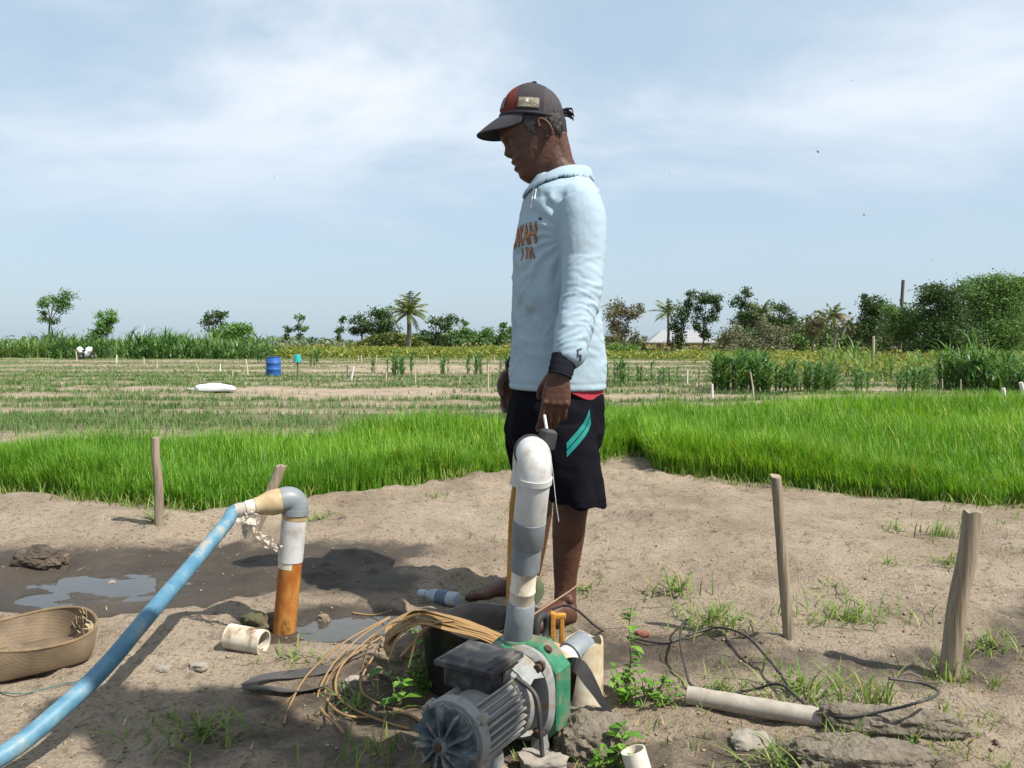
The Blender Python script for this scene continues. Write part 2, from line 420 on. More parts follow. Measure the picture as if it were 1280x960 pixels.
    h1 = N('ShaderNodeMath'); h1.operation = 'MULTIPLY_ADD'; L(noise(30, 8, .65), h1.inputs[0]); h1.inputs[1].default_value = .6
    L(noise(140, 4, .7), h1.inputs[2])
    bp = N('ShaderNodeBump'); bp.inputs['Strength'].default_value = .85; bp.inputs['Distance'].default_value = .02; L(h1.outputs[0], bp.inputs['Height']); L(bp.outputs[0], b.inputs['Normal'])
    o = finish('ground', me, m, sharp=None); tag(o, kind='structure')
build_ground()

def build_puddles():
    m, nt, b = node_mat('puddle_water'); b.inputs['Base Color'].default_value = (.045, .042, .036, 1); b.inputs['Roughness'].default_value = .06; b.inputs['Specular IOR Level'].default_value = .6
    n = nt.nodes.new('ShaderNodeTexNoise'); n.inputs['Scale'].default_value = 26; n.inputs['Detail'].default_value = 2
    tc = nt.nodes.new('ShaderNodeTexCoord'); nt.links.new(tc.outputs['Object'], n.inputs['Vector'])
    bp = nt.nodes.new('ShaderNodeBump'); bp.inputs['Strength'].default_value = .05; bp.inputs['Distance'].default_value = .01; nt.links.new(n.outputs['Fac'], bp.inputs['Height']); nt.links.new(bp.outputs[0], b.inputs['Normal'])
    for (cx, cy, rx, ry) in PUD:
        # the water fills the hollow up to a level; its rim is wherever the ground rises through that level
        n = 90; gx, gy = np.meshgrid(np.linspace(cx - 1.7 * rx, cx + 1.7 * rx, n), np.linspace(cy - 1.7 * ry, cy + 1.7 * ry, n)); x, y = gx.ravel(), gy.ravel()
        z = zt(x, y); r = np.hypot((x - cx) / rx, (y - cy) / ry); zi = np.sort(z[r < 1.0]); lev = zi[int(.72 * len(zi))]
        ins = ((z < lev + .006) & (r < 1.45)).reshape(n, n); i = np.arange(n * n).reshape(n, n)
        c = ins[:-1, :-1] & ins[1:, :-1] & ins[:-1, 1:] & ins[1:, 1:]; qd = np.stack([i[:-1, :-1], i[:-1, 1:], i[1:, 1:], i[1:, :-1]], -1)[c]
        me = np_mesh('puddle', np.stack([x, y, 0 * x + lev], 1), qd); tag(finish('puddle', me, m, smooth=False), kind='structure')
build_puddles()

# ------------------------------------------------------------------ the bright green seed bed
M_RICE = leaf_mat('seedling_green', [lin('#578a24'), lin('#6a9d2e'), lin('#80b03a'), lin('#9cb94c')], trans=.36, rough=.5)
M_RICE2 = leaf_mat('seedling_yellowing', [lin('#90a248'), lin('#a9aa58'), lin('#82a040')], trans=.35, rough=.6)
def build_rice():
    xs, ys = [], []
    def scatter(n, x0, x1, fn):
        x = rng.uniform(x0, x1, n); t = rng.uniform(0, 1, n); a, b_ = yfront(x), yback(x)
        y = fn(a, b_, t); xs.append(x); ys.append(y)
    scatter(64000, -6.4, 1.0, lambda a, b_, t: a + (b_ - a) * t)
    scatter(76000, .8, 7.2, lambda a, b_, t: a + (b_ - a) * t ** 1.25)
    # thicker along the near edge
    scatter(26000, -6.0, 1.0, lambda a, b_, t: a + .02 + .28 * t)
    scatter(27000, .95, 6.4, lambda a, b_, t: a + .02 + .35 * t)
    x, y = np.concatenate(xs), np.concatenate(ys)
    # clumpy, ragged margin
    e = y - yfront(x) + .10 * fbm(x * 3, y * 3, 0, 3, 41) - .04
    k = (e > 0) & (np.abs(x) < 1.15 * y + 1); x, y, e = x[k], y[k], e[k]
    N = len(x)
    tuft = .5 + .5 * vnoise(x * 9, y * 9, 0, 42)
    h = (.225 + .075 * fbm(x * 1.1, y * 1.1, 0, 3, 43) + .06 * tuft) * rng.uniform(.72, 1.18, N) * (.62 + .38 * sstep(0, .3, e)) + .012 * np.clip(y - 5, 0, 4)
    # leaves lean a little with the breeze and outward at the margin
    hd = rng.uniform(0, 2 * np.pi, N); lean = np.clip(rng.normal(.30, .16, N), .03, .9)
    base = np.stack([x, y, zt(x, y) - .01], 1)
    w = rng.uniform(.0045, .0085, N) * np.clip(y / 5, .9, 1.5)
    V, q, t = blades(base, h, hd, lean, w)
    # patches of deeper and of paler growth
    ix = (fbm(x * .8, y * 1.1, 0, 4, 45) + rng.normal(0, .35, N) > .08).astype(np.int32)
    me = np_mesh('rice_seedlings', V, q, t); o = finish('rice_seedlings', me, [M_RICE, leaf_mat('seedling_deep_green', [lin('#4a7c20'), lin('#598d28'), lin('#6b9f32'), lin('#8aa944')], trans=.36, rough=.5)], smooth=False, mi=np.concatenate([ix, ix, ix])); tag(o, kind='stuff')
    # a scatter of yellowing longer leaves
    s = rng.choice(N, 5200, replace=False); g = vnoise(x[s] * .8, y[s] * .8, 0, 47) > -.1; s = s[g]
    V, q, t = blades(base[s], h[s] * 1.12, hd[s] + 1, lean[s] + .15, w[s] * 1.1)
    tag(finish('yellowing_seedlings', np_mesh('yellowing_seedlings', V, q, t), M_RICE2, smooth=False), kind='stuff')
build_rice()

# ------------------------------------------------------------------ onion beds, far beans and the tall grass along the back
M_ONION = leaf_mat('onion_leaf', [lin('#4a6a34'), lin('#5b7d40'), lin('#6f8a50'), lin('#849760')], trans=.25)
M_BEAN = leaf_mat('bean_leaf', [lin('#5c7230'), lin('#7d8a3c'), lin('#989a4c'), lin('#68803a')], trans=.35)
M_CORN = leaf_mat('maize_leaf', [lin('#2f5526'), lin('#41692f'), lin('#54793a'), lin('#6a8746')], trans=.3, rough=.45)
M_CORN2 = leaf_mat('tall_grass_leaf', [lin('#3d5f2c'), lin('#567a38'), lin('#6d8f48'), lin('#83994f')], trans=.35)
M_DRY = leaf_mat('dry_grass', [lin('#8d7a4e'), lin('#a8945f'), lin('#77703f'), lin('#6c7a38')], trans=.3)
def build_onions():
    n = 165000; t = rng.uniform(0, 1, n); y = 14.5 * (72 / 14.5) ** t; x = rng.uniform(-1, 1, n) * (1.0 * y + 1)
    # planted in rows along the beds
    row = .28 + .004 * y; y = np.round(y / row) * row + rng.normal(0, .03, n)
    c = crop_mask(x, y); k = rng.uniform(0, 1, n) < (c * (.78 + .5 * fbm(x * .3, y * .5, 0, 3, 51))); x, y = x[k], y[k]
    N = len(x) * 3; x = np.repeat(x, 3) + rng.normal(0, .03, N); y = np.repeat(y, 3) + rng.normal(0, .03, N)
    h = rng.uniform(.10, .24, N) * (1 - .3 * sstep(30, 60, y)); b = np.stack([x, y, zt(x, y) - .02], 1)
    V, q, t = blades(b, h, rng.uniform(0, 6.28, N), rng.uniform(.05, .7, N), rng.uniform(.008, .014, N) * np.clip(y / 16, 1, 2.6), seg=2)
    tag(finish('onion_plants', np_mesh('onion_plants', V, q, t), M_ONION, smooth=False), kind='stuff')
build_onions()
def leafy_band(name, m, n, xf, yf, hf, size, kind='stuff', label=None, up=.5, keep=None):
    """low bushy growth: leaves heaped over ground points"""
    x = xf(n); y = yf(n, x); k = np.ones(n, bool) if keep is None else keep(x, y); x, y = x[k], y[k]; n = len(x)
    h = hf(x, y); z = zt(x, y) + h * rng.uniform(0, 1, n) ** .6
    V, q = leaves(np.stack([x, y, z], 1), size * rng.uniform(.6, 1.3, n), aspect=.55)
    o = finish(name, np_mesh(name, V, q), m, smooth=False); tag(o, label, kind=kind); return o
def row_y(y0, y1, step, sd):
    return lambda n, x: np.round(rng.uniform(y0, y1, n) / step) * step + rng.normal(0, sd, n)
U = lambda a, b: (lambda n: rng.uniform(a, b, n))
leafy_band('bean_plants', M_BEAN, 26000, U(-27, 1), row_y(76, 112, 3.0, .5), lambda x, y: 1.0 + .25 * fbm(x * .5, y * .5, 0, 3, 61), .34)
leafy_band('squash_vines', M_BEAN, 14000, U(8, 30), row_y(70, 98, 3.0, .6), lambda x, y: .62 + .25 * fbm(x * .5, y * .5, 0, 3, 62), .34)
leafy_band('field_scrub', M_BEAN, 9000, U(13, 40), row_y(36, 66, 3.2, .5), lambda x, y: .9 + .4 * fbm(x * .5, y * .5, 0, 3, 63), .24)
leafy_band('dry_scrub', M_DRY, 9000, U(-75, 45), lambda n, x: rng.uniform(84, 125, n), lambda x, y: 1.0 + .8 * fbm(x * .2, y * .2, 0, 3, 64), .5)
leafy_band('hill_scrub', leaf_mat('scrub_leaf', [lin('#47632b'), lin('#66773a'), lin('#807d45')], trans=.3), 5200, U(-22.5, -10.5), lambda n, x: rng.uniform(108, 113, n),
           lambda x, y: 2.5 * np.clip(1 - ((x + 16.5) / 6.5) ** 2, 0, 1) + .5, .42)
def understory():
    for nm, n, lf, sd, k0 in (('understory_scrub', 15000, [lin('#3c4f2c'), lin('#53633a'), lin('#6b7048'), lin('#7d7854')], 66, 0), ('understory_shrubs', 12000, [lin('#2c4324'), lin('#3d5a2e'), lin('#54703c')], 67, 5)):
        x = rng.uniform(9 + k0, 74, n); y = rng.uniform(88, 101, n); px = x / y * 1000 + 640
        top = np.interp(px, [700, 803, 812, 893, 903, 940, 1050, 1090, 1280, 1400], [1.2, 1.6, .7, .8, 2.6, 4.6, 4.8, 6.2, 7.2, 7.2]) * (.80 + .42 * fbm(x * .22, y * .1, 0, 4, sd))
        z = zt(x, y) + np.maximum(.4, top) * rng.uniform(0, 1, n) ** .75; V, q = leaves(np.stack([x, y, z], 1), rng.uniform(.3, .75, n), aspect=.6)
        tag(finish(nm, np_mesh(nm, V, q), leaf_mat(nm + '_leaf', lf, trans=.25), smooth=False), kind='stuff')
    x = rng.uniform(-15, -1, 9000); y = rng.uniform(112, 126, 9000); z = zt(x, y) + np.maximum(.5, 2.2 + 1.3 * fbm(x * .25, y * .1, 0, 4, 68)) * rng.uniform(0, 1, 9000) ** .75; V, q = leaves(np.stack([x, y, z], 1), rng.uniform(.3, .75, 9000), aspect=.6)
    tag(finish('understory_belt', np_mesh('understory_belt', V, q), leaf_mat('belt_leaf', [lin('#35502a'), lin('#4a6636'), lin('#627c46')], trans=.25), smooth=False), kind='stuff')
understory()
def far_strip():
    n = 30000; x = rng.uniform(-190, 190, n); y = rng.uniform(150, 215, n)
    h = np.maximum(.3, 2.1 + 1.7 * fbm(x * .06, y * .02, 0, 4, 65)); z = zt(x, y) + h * rng.uniform(0, 1, n) ** .7
    V, q = leaves(np.stack([x, y, z], 1), rng.uniform(.5, 1.1, n), aspect=.6)
    tag(finish('far_woods', np_mesh('far_woods', V, q), leaf_mat('far_leaf', [lin('#41583c'), lin('#566b48'), lin('#6a7a55')], trans=.25), smooth=False), kind='stuff')
far_strip()
def tall_grass(name, n, xf, yf, hmin, hmax, m, w=.05, keep=None):
    x = xf(n); y = yf(n, x)
    if keep is not None: k = keep(x, y); x, y = x[k], y[k]
    N = len(x); cl = .75 + .35 * fbm(x * .35, y * .35, 0, 3, 71)
    K = 7; X = np.repeat(x, K); Y = np.repeat(y, K); H = np.repeat(rng.uniform(hmin, hmax, N) * cl, K)
    zs = zt(X, Y); lev = np.tile(np.linspace(.0, .62, K), N)
    b = np.stack([X, Y, zs + H * lev], 1)
    V, q, t = blades(b, H * rng.uniform(.30, .5, N * K), rng.uniform(0, 6.28, N * K), rng.uniform(.2, 1.3, N * K), w * rng.uniform(.7, 1.3, N * K), curl=.9)
    tag(finish(name, np_mesh(name, V, q, t), m, smooth=False), kind='stuff')
tall_grass('elephant_grass', 1500, U(-64, -26), lambda n, x: rng.uniform(82, 92, n), 1.6, 3.1, M_CORN2, .11, lambda x, y: fbm(x * .12, y * .0, 0, 2, 77) > -.33)
tall_grass('maize_stand', 640, U(-43, -22.5), lambda n, x: rng.uniform(74, 82, n), 1.7, 3.1, M_CORN, .13, lambda x, y: fbm(x * .2, 0 * y, 0, 2, 78) > -.3)
tall_grass('reed_bank', 700, U(14, 36), lambda n, x: rng.uniform(36, 44, n), 1.0, 2.3, M_CORN2, .06, lambda x, y: fbm(x * .4, 0 * y, 0, 2, 79) > -.15)
tall_grass('cane_thicket', 420, lambda n: 17.6 + rng.uniform(-.6, 4.4, n), lambda n, x: rng.uniform(27.5, 32, n), 1.8, 2.9, M_CORN, .075)

# ------------------------------------------------------------------ maize plants one can tell apart
def maize_mesh(h, seed, big=1.0):
    r = np.random.default_rng(seed); mb = MB(); mb.tube([(0, 0, -.03), (.01, 0, h * .5), (.02 * r.normal(), .02, h * .9)], [.014 * big, .011 * big, .005 * big], 5)
    nb = 13; z = np.linspace(.08, .86, nb) * h; hd = np.arange(nb) * math.pi + r.normal(0, .5, nb)
    V, q, t = blades(np.stack([0 * z, 0 * z, z], 1), h * r.uniform(.28, .45, nb), hd, r.uniform(.6, 1.5, nb), np.full(nb, .075 * big), curl=1.0, seg=4)
    mb.add(V, [tuple(f) for f in q] + [tuple(f) for f in t]); return mb
CORNS = []
def maize(px, py, hpx, group, label, jitter=0):
    g = GF(px, py); h = hpx / 1000 * g.y
    if len(CORNS) < 5:
        o = maize_mesh(1.0, 100 + len(CORNS)).build('maize_plant', M_CORN, smooth=False, sharp=None, loc=(0, 0, 0)); o.location = g; o.scale = (h, h, h); o.rotation_euler.z = random.uniform(0, 6.28)
        CORNS.append(o); tag(o, label, 'maize', group)
    else: dup(random.choice(CORNS[:5]), g, random.uniform(0, 6.28), h, label, group)
def maize_group(n, x0, x1, y0, y1, h0, h1, group, label):
    for _ in range(n): maize(random.uniform(x0, x1), random.uniform(y0, y1), random.uniform(h0, h1), group, label)
maize_group(14, 483, 516, 466, 471, 20, 30, 'maize clump behind the onion beds', 'leafy maize plant in the dense clump below the coconut palm')
maize_group(3, 460, 469, 465, 468, 15, 20, 'small maize by the barrel beds', 'small maize plant just left of the dense maize clump')
maize_group(6, 549, 562, 467, 471, 18, 27, 'maize behind the farmer, left part', 'maize plant in the loose pair of clumps left of the farmer')
maize_group(8, 584, 610, 467, 473, 20, 28, 'maize nearer to the farmer', 'maize plant in the row just left of the farmer\'s waist')
maize_group(6, 622, 636, 468, 474, 24, 32, 'maize at the farmer\'s elbow', 'maize plant peeking out at the farmer\'s back hand')
maize_group(11, 758, 786, 476, 483, 22, 34, 'maize right of the farmer', 'maize plant right beside the farmer\'s pale sleeve')
maize_group(10, 788, 850, 478, 484, 18, 26, 'young maize in front of the house', 'young maize plant standing in the bare strip before the house')
maize_group(40, 890, 958, 486, 492, 38, 52, 'tall maize clump right of the house', 'tall dark maize plant in the thick clump right of the house')
maize_group(22, 955, 1000, 487, 493, 26, 42, 'maize beside the tall clump', 'maize plant in the lower tuft beside the tall clump')
maize_group(28, 1000, 1048, 488, 493, 28, 40, 'maize before the broken palms', 'maize plant in the clump below the broken palms')
maize_group(9, 1068, 1084, 487, 491, 22, 34, 'maize below the grey trunk', 'maize plant in the tuft below the grey leaning trunk')
maize_group(26, 1120, 1165, 487, 491, 20, 32, 'short maize at the field corner', 'short maize plant below the big round trees')
maize_group(6, 322, 345, 452, 456, 18, 24, 'maize behind the blue barrel', 'maize plant standing just behind the blue barrel')
maize_group(5, 388, 400, 455, 459, 15, 20, 'maize beside the teal bucket', 'maize plant just right of the teal bucket')
# ------------------------------------------------------------------ trees beyond the field
M_TRUNK = mat('grey_bark', (.22, .19, .15), (.12, .10, .08), scale=3, bump=.5, bscale=14, rough=.9, stretch=(1, 1, .3))
LM = {
 'dark': leaf_mat('dark_leaf', [lin('#2b4122'), lin('#3e592d'), lin('#557038')], trans=.22),
 'mid': leaf_mat('mid_leaf', [lin('#416231'), lin('#577b3e'), lin('#73944c')], trans=.3),
 'light': leaf_mat('light_leaf', [lin('#4a7030'), lin('#5f8a3c'), lin('#7da150')], trans=.35),
 'brown': leaf_mat('brown_leaf', [lin('#5a5136'), lin('#6c6443'), lin('#4f5a33'), lin('#7d6f50')], trans=.25),
 'grey': leaf_mat('grey_leaf', [lin('#5b6246'), lin('#707556'), lin('#868465')], trans=.25),
 'palm': leaf_mat('palm_leaf', [lin('#3b4f2a'), lin('#556838'), lin('#707a44'), lin('#8d8a55')], trans=.25),
 'dead': leaf_mat('dead_palm_leaf', [lin('#8a6a48'), lin('#9e7f58'), lin('#76624a')], trans=.2),
}
def tree(name, label, Y, base, blobs, leaf='mid', dens=1.0, size=None, r=None, group='trees behind the field', fork=None, cat='tree'):
    """base (px,py) of the stem; blobs (px,py,rx,ry) of foliage, all at distance Y; the stem forks into a limb for each blob"""
    g0 = P(base[0], base[1], Y); g0.z = zg(g0.x, g0.y); k = Y / 1000
    root = empty(name, g0, label, cat, group)
    if name == 'big_tree': blobs = [(a, b_, c * 1.2, d * 1.15) for a, b_, c, d in blobs]
    cs = [(P(b[0], b[1], Y + random.uniform(-1, 1) * b[2] * k * .7), b[2] * k, b[3] * k) for b in blobs]
    r = r or .0013 * Y
    low = min(c.z - ry * .6 for c, _, ry in cs); cx = sum(c.x for c, _, _ in cs) / len(cs)
    fz = max(g0.z + .25 * (low - g0.z) + .3, low - .2) if fork is None else fork
    f = Vector((g0.x + (cx - g0.x) * .5, Y, fz)); mb = MB()
    mid = (g0 + f) / 2 + Vector((random.uniform(-.15, .15), 0, 0))
    mb.tube(spline([g0 - Vector((0, 0, .2)), mid, f], 4), [r * (1.25 - .45 * i / 8) for i in range(9)], 8)
    for c, rx, rz in cs:
        d = c - f; m = f + d * .5 + Vector((d.x * -.12, random.uniform(-.3, .3), .1 * d.length))
        mb.tube(spline([f - Vector((0, 0, .1)), m, c], 4), [r * .62 * (1 - .09 * i) for i in range(9)], 6)
        for _ in range(5):
            e = c + Vector((random.gauss(0, .5) * rx, random.gauss(0, .5) * rx, random.gauss(.1, .5) * rz))
            mb.tube([m + (c - m) * random.uniform(.2, 1), (m + e) / 2 + Vector((0, 0, .05)), e], [r * .25, r * .18, r * .08], 4)
    mb.build('trunk', M_TRUNK, root)
    pts = []; sz = size or max(.14, .0027 * Y)
    for c, rx, rz in cs:
        area = rx * rz; n = int(dens * 40 * area / sz ** 2) + 60
        kk = max(5, int(2 + 9 * (area ** .5) / (6 * sz)))
        sub = np.stack([rng.normal(0, .52, kk) * rx, rng.normal(0, .52, kk) * rx, rng.normal(0, .5, kk) * rz], 1)
        nrm = np.sqrt((sub[:, 0] / rx) ** 2 + (sub[:, 1] / rx) ** 2 + (sub[:, 2] / rz) ** 2); sub /= np.maximum(1, nrm / .85)[:, None]
        w = rng.integers(0, kk, n); sd = np.array([rx, rx, rz * .85]) * .31
        pts.append(np.array(c) + sub[w] + rng.normal(0, 1, (n, 3)) * sd)
    C = np.concatenate(pts); C[:, 2] = np.maximum(C[:, 2], g0.z + .3)
    V, q = leaves(C - np.array(g0), sz * rng.uniform(.6, 1.35, len(C)), aspect=.6)
    o = finish('crown', np_mesh('crown', V, q), LM[leaf] if isinstance(leaf, str) else leaf, root, smooth=False)
    return root
def palm(name, label, Y, base, top, fl, n=18, leaf='palm', dead=0, r=None, droop=1.0, wind=0.0, group='palms behind the field'):
    g0 = P(base[0], base[1], Y); g0.z = zg(g0.x, g0.y); T = P(top[0], top[1], Y); L_ = fl / 1000 * Y; r = r or .0017 * Y
    root = empty(name, g0, label, 'palm', group)
    mb = MB(); mid = (g0 + T) / 2 + Vector((.15, 0, 0)); mb.tube(spline([g0 - Vector((0, 0, .2)), mid, T], 6), [r * (1.3 - .5 * i / 12) for i in range(13)], 8)
    mb.build('trunk', M_TRUNK, root)
    def frond_set(az, el, ln, nm, m):
        mb2 = MB()
        for a, e, l in zip(az, el, ln):
            d = Vector((math.cos(a), math.sin(a), 0)); p = T.copy(); pts = [p.copy()]; ang = e
            for k in range(9):
                p = p + (d * math.cos(ang) + Vector((0, 0, math.sin(ang)))) * (l / 9) + Vector((wind * l * .012 * k, 0, 0)); pts.append(p.copy()); ang -= (.10 + .045 * k) * droop * .36
            mb2.tube(pts, [.03 * l / 2.2 * (1 - .09 * k) for k in range(10)], 4)
            sd = d.cross(Vector((0, 0, 1)))
            for k in range(1, 10):
                for q in (0, .5):
                    if k + q > 9: continue
                    i0 = int(k); b = pts[i0] + ((pts[min(i0 + 1, 9)] - pts[i0]) * q); t = (pts[min(i0 + 1, 9)] - pts[i0 - 1]).normalized()
                    ll = l * .30 * math.sin(math.pi * min(.95, (k + q + .8) / 10.5)) ** .6
                    for s_ in (-1, 1):
                        dd = (sd * s_ * .8 + t * .7 + Vector((0, 0, -.55 + random.uniform(-.25, .25)))).normalized(); w = t * (.05 * l / 2)
                        mb2.add([b - w, b + w, b + dd * ll * .6 + w * .7, b + dd * ll, b + dd * ll * .6 - w * .7], [(0, 1, 2, 3, 4)])
        mb2.build(nm, m, root, smooth=False)
    az = [i * 2.399 + random.uniform(-.2, .2) for i in range(n)]
    el = [1.45 - 1.95 * (i / n) ** 1.0 + random.uniform(-.12, .12) for i in range(n)]
    frond_set(az, el, [L_ * random.uniform(.8, 1.1) for _ in range(n)], 'crown', LM[leaf])
    if dead: frond_set([random.uniform(-.8, .8) for _ in range(dead)], [random.uniform(-.6, .1) for _ in range(dead)], [L_ * random.uniform(.8, 1.1) for _ in range(dead)], 'dead_fronds', LM['dead'])
    return root

# left of the farmer
tree('slender_tree', 'slender tree with an open two-lobed crown standing tallest at the far left', 92, (57, 438), [(57, 377, 9, 8), (76, 373, 14, 12), (62, 398, 9, 7), (78, 384, 12, 8), (55, 392, 5, 5)], 'mid', .75, group='trees left of the farmer')
tree('bushy_tree', 'light green bushy tree leaning right above the grass at left', 90, (122, 442), [(134, 396, 11, 8), (128, 406, 11, 10), (122, 420, 12, 12), (138, 402, 7, 7)], 'light', 1.3, group='trees left of the farmer')
tree('broadleaf_tree', 'dark ragged tree rising behind the light green round tree', 105, (268, 438), [(268, 402, 12, 11), (277, 393, 8, 7), (260, 400, 6, 9), (266, 415, 8, 7)], 'dark', .9, group='trees left of the farmer')
tree('round_tree', 'low round light green tree beside the dark ragged tree', 96, (296, 440), [(288, 415, 14, 10), (302, 413, 12, 9), (296, 421, 18, 7)], 'light', 1.4, group='trees left of the farmer')
tree('slender_tree', 'thin young tree with sparse tufts above the teal bucket', 95, (372, 440), [(374, 398, 5, 6), (371, 408, 7, 5), (380, 410, 5, 4), (374, 420, 4, 5)], 'mid', .7, group='trees left of the farmer')
tree('small_tree', 'small dark tree just left of the thin young tree', 99, (359, 440), [(360, 412, 6, 5), (358, 421, 4, 5)], 'dark', .8, group='trees left of the farmer')
tree('slender_tree', 'thin dark tree standing apart left of the palm grove', 115, (424, 434), [(428, 400, 5, 4), (423, 411, 6, 6), (425, 422, 4, 5)], 'dark', .8, group='trees left of the farmer')
tree('broadleaf_tree', 'dark dense tree left of the coconut palm', 118, (455, 432), [(450, 402, 11, 9), (442, 411, 8, 8), (458, 411, 12, 10)], 'dark', 1.1, group='trees left of the farmer')
tree('broadleaf_tree', 'tall dark tree touching the left fronds of the coconut palm', 116, (478, 432), [(480, 390, 13, 9), (472, 400, 14, 12), (488, 408, 12, 12), (478, 416, 13, 9)], 'dark', 1.05, group='trees left of the farmer')
palm('coconut_palm', 'shaggy coconut palm rising above the trees left of the farmer', 105, (509, 430), (511, 391), 29, 26, droop=1.15, r=.3)
tree('spreading_tree', 'flat-topped spreading tree with bare lower limbs beside the coconut palm', 112, (543, 438), [(552, 398, 16, 6), (543, 406, 9, 6), (565, 403, 9, 8), (537, 417, 14, 4), (556, 410, 10, 7)], 'dark', .75, group='trees left of the farmer')
tree('slender_tree', 'mid green tree with several thin stems next to the spreading tree', 120, (572, 438), [(576, 415, 11, 8), (582, 404, 6, 5), (568, 420, 8, 6), (585, 420, 9, 7)], 'mid', .8, group='trees left of the farmer')
tree('broadleaf_tree', 'low wide mid green tree in the row left of the farmer', 124, (603, 438), [(598, 421, 15, 8), (612, 419, 12, 9), (604, 427, 18, 5)], 'mid', 1.0, group='trees left of the farmer')
tree('broadleaf_tree', 'dark topped tree partly hidden by the farmer', 116, (628, 438), [(629, 406, 5, 5), (632, 417, 9, 9), (624, 425, 10, 7), (640, 420, 8, 10)], 'mid', 1.0, group='trees left of the farmer')
# right of the farmer
tree('brown_tree', 'brownish tree with rust tufts right beside the farmer', 82, (772, 448), [(775, 386, 17, 11), (766, 400, 12, 12), (790, 392, 11, 9), (781, 407, 16, 12), (770, 420, 14, 10), (800, 386, 6, 6)], 'brown', .8, group='trees right of the farmer')
tree('green_bush', 'bright green low bush at the foot of the brownish tree', 80, (775, 452), [(770, 438, 10, 8), (784, 437, 11, 8)], 'light', 1.4, cat='bush', group='trees right of the farmer')
tree('dead_tree', 'thin grey half-bare tree between brownish tree and house', 98, (800, 446), [(798, 428, 9, 8), (806, 425, 5, 6), (794, 420, 5, 5)], 'grey', .45, group='trees right of the farmer')
palm('coconut_palm', 'slim coconut palm in front of the grey-roofed house', 92, (833, 447), (835, 391), 20, 18, droop=1.1, wind=-.6)
tree('dark_tree', 'dark tree rising in front of the middle of the house', 90, (851, 449), [(862, 370, 7, 7), (852, 392, 10, 12), (846, 408, 11, 12), (850, 428, 9, 13), (860, 384, 7, 10)], 'dark', 1.0, group='trees right of the farmer')
tree('dark_tree', 'tall dark tree with a pale stem at the right end of the house', 90, (878, 449), [(884, 371, 16, 9), (894, 380, 8, 10), (876, 382, 10, 10), (888, 395, 10, 11), (872, 405, 8, 10), (880, 418, 8, 9)], 'dark', 1.05, group='trees right of the farmer')
tree('tall_tree', 'tall dark tree with a narrow crown right of the house', 84, (928, 448), [(932, 366, 8, 6), (922, 378, 9, 9), (936, 388, 14, 12), (926, 400, 12, 10), (945, 402, 9, 9)], 'dark', 1.0, group='trees right of the farmer')
palm('feathery_palm', 'feathery palm tangled among the grey trees right of the house', 82, (951, 450), (953, 392), 19, 18, droop=1.1)
tree('dark_tree', 'ragged dark tree leaning right behind the grey scrub', 84, (972, 448), [(968, 382, 7, 8), (984, 388, 11, 9), (975, 398, 14, 10), (988, 398, 9, 7)], 'dark', .75, group='trees right of the farmer')
tree('grey_scrub_tree', 'grey twiggy scrub tree right behind the tall maize', 78, (915, 452), [(905, 424, 12, 12), (920, 418, 14, 14), (912, 438, 18, 8)], 'grey', .6, group='trees right of the farmer')
tree('grey_scrub_tree', 'grey half-dead tree above the maize between the palms', 80, (962, 452), [(955, 415, 13, 14), (972, 418, 15, 14), (940, 428, 14, 12), (964, 436, 20, 8)], 'grey', .6, group='trees right of the farmer')
tree('low_tree', 'low mid green tree between the dark trees and the broken palms', 86, (1008, 448), [(1000, 428, 13, 12), (1014, 420, 10, 12), (1006, 438, 18, 8)], 'mid', .9, group='trees right of the farmer')
tree('grey_scrub_tree', 'pale dry tree just left of the broken palms', 82, (1016, 448), [(1018, 402, 10, 9), (1024, 410, 11, 12), (1014, 415, 10, 10)], 'brown', .55, group='trees right of the farmer')
palm('broken_palm', 'palm with brown hanging fronds left of the dark trees', 70, (1041, 455), (1042, 394), 20, 16, dead=4, droop=1.25)
palm('broken_palm', 'second palm with a leaning pale stem and brown fronds', 72, (1064, 450), (1059, 408), 18, 12, dead=3, droop=1.4)
tree('dark_tree', 'dark tree with a small round top left of the wooden pole', 72, (1092, 455), [(1081, 371, 5, 4), (1092, 378, 14, 9), (1085, 392, 12, 14), (1104, 392, 13, 14), (1092, 410, 18, 14), (1078, 415, 9, 14)], 'dark', 1.15, group='trees right of the farmer')
tree('leafy_tree', 'mid green leafy tree with pale stem below the wooden pole', 66, (1122, 458), [(1112, 395, 13, 12), (1128, 398, 15, 14), (1140, 412, 16, 14), (1116, 416, 15, 12), (1150, 395, 10, 10)], 'mid', 1.0, group='trees right of the farmer')
tree('big_tree', 'big round tree second from the right edge', 64, (1175, 462), [(1168, 362, 15, 8), (1180, 372, 20, 14), (1165, 385, 14, 14), (1190, 392, 20, 18), (1175, 412, 22, 18), (1160, 430, 16, 12), (1195, 430, 20, 16)], 'dark', 1.2, group='trees right of the farmer')
tree('big_tree', 'biggest round tree at the right edge, tallest of the trees', 66, (1235, 464), [(1232, 352, 22, 10), (1250, 362, 24, 14), (1215, 370, 18, 14), (1240, 385, 30, 18), (1265, 375, 14, 20), (1225, 410, 28, 20), (1260, 415, 24, 22), (1240, 438, 30, 14), (1275, 355, 8, 10)], 'mid', 1.2, group='trees right of the farmer')
tree('big_tree', 'dark round tree cut off by the right edge of the field', 72, (1290, 462), [(1285, 360, 16, 14), (1296, 385, 24, 24), (1285, 420, 22, 22), (1310, 410, 24, 30)], 'dark', 1.2, group='trees right of the farmer')
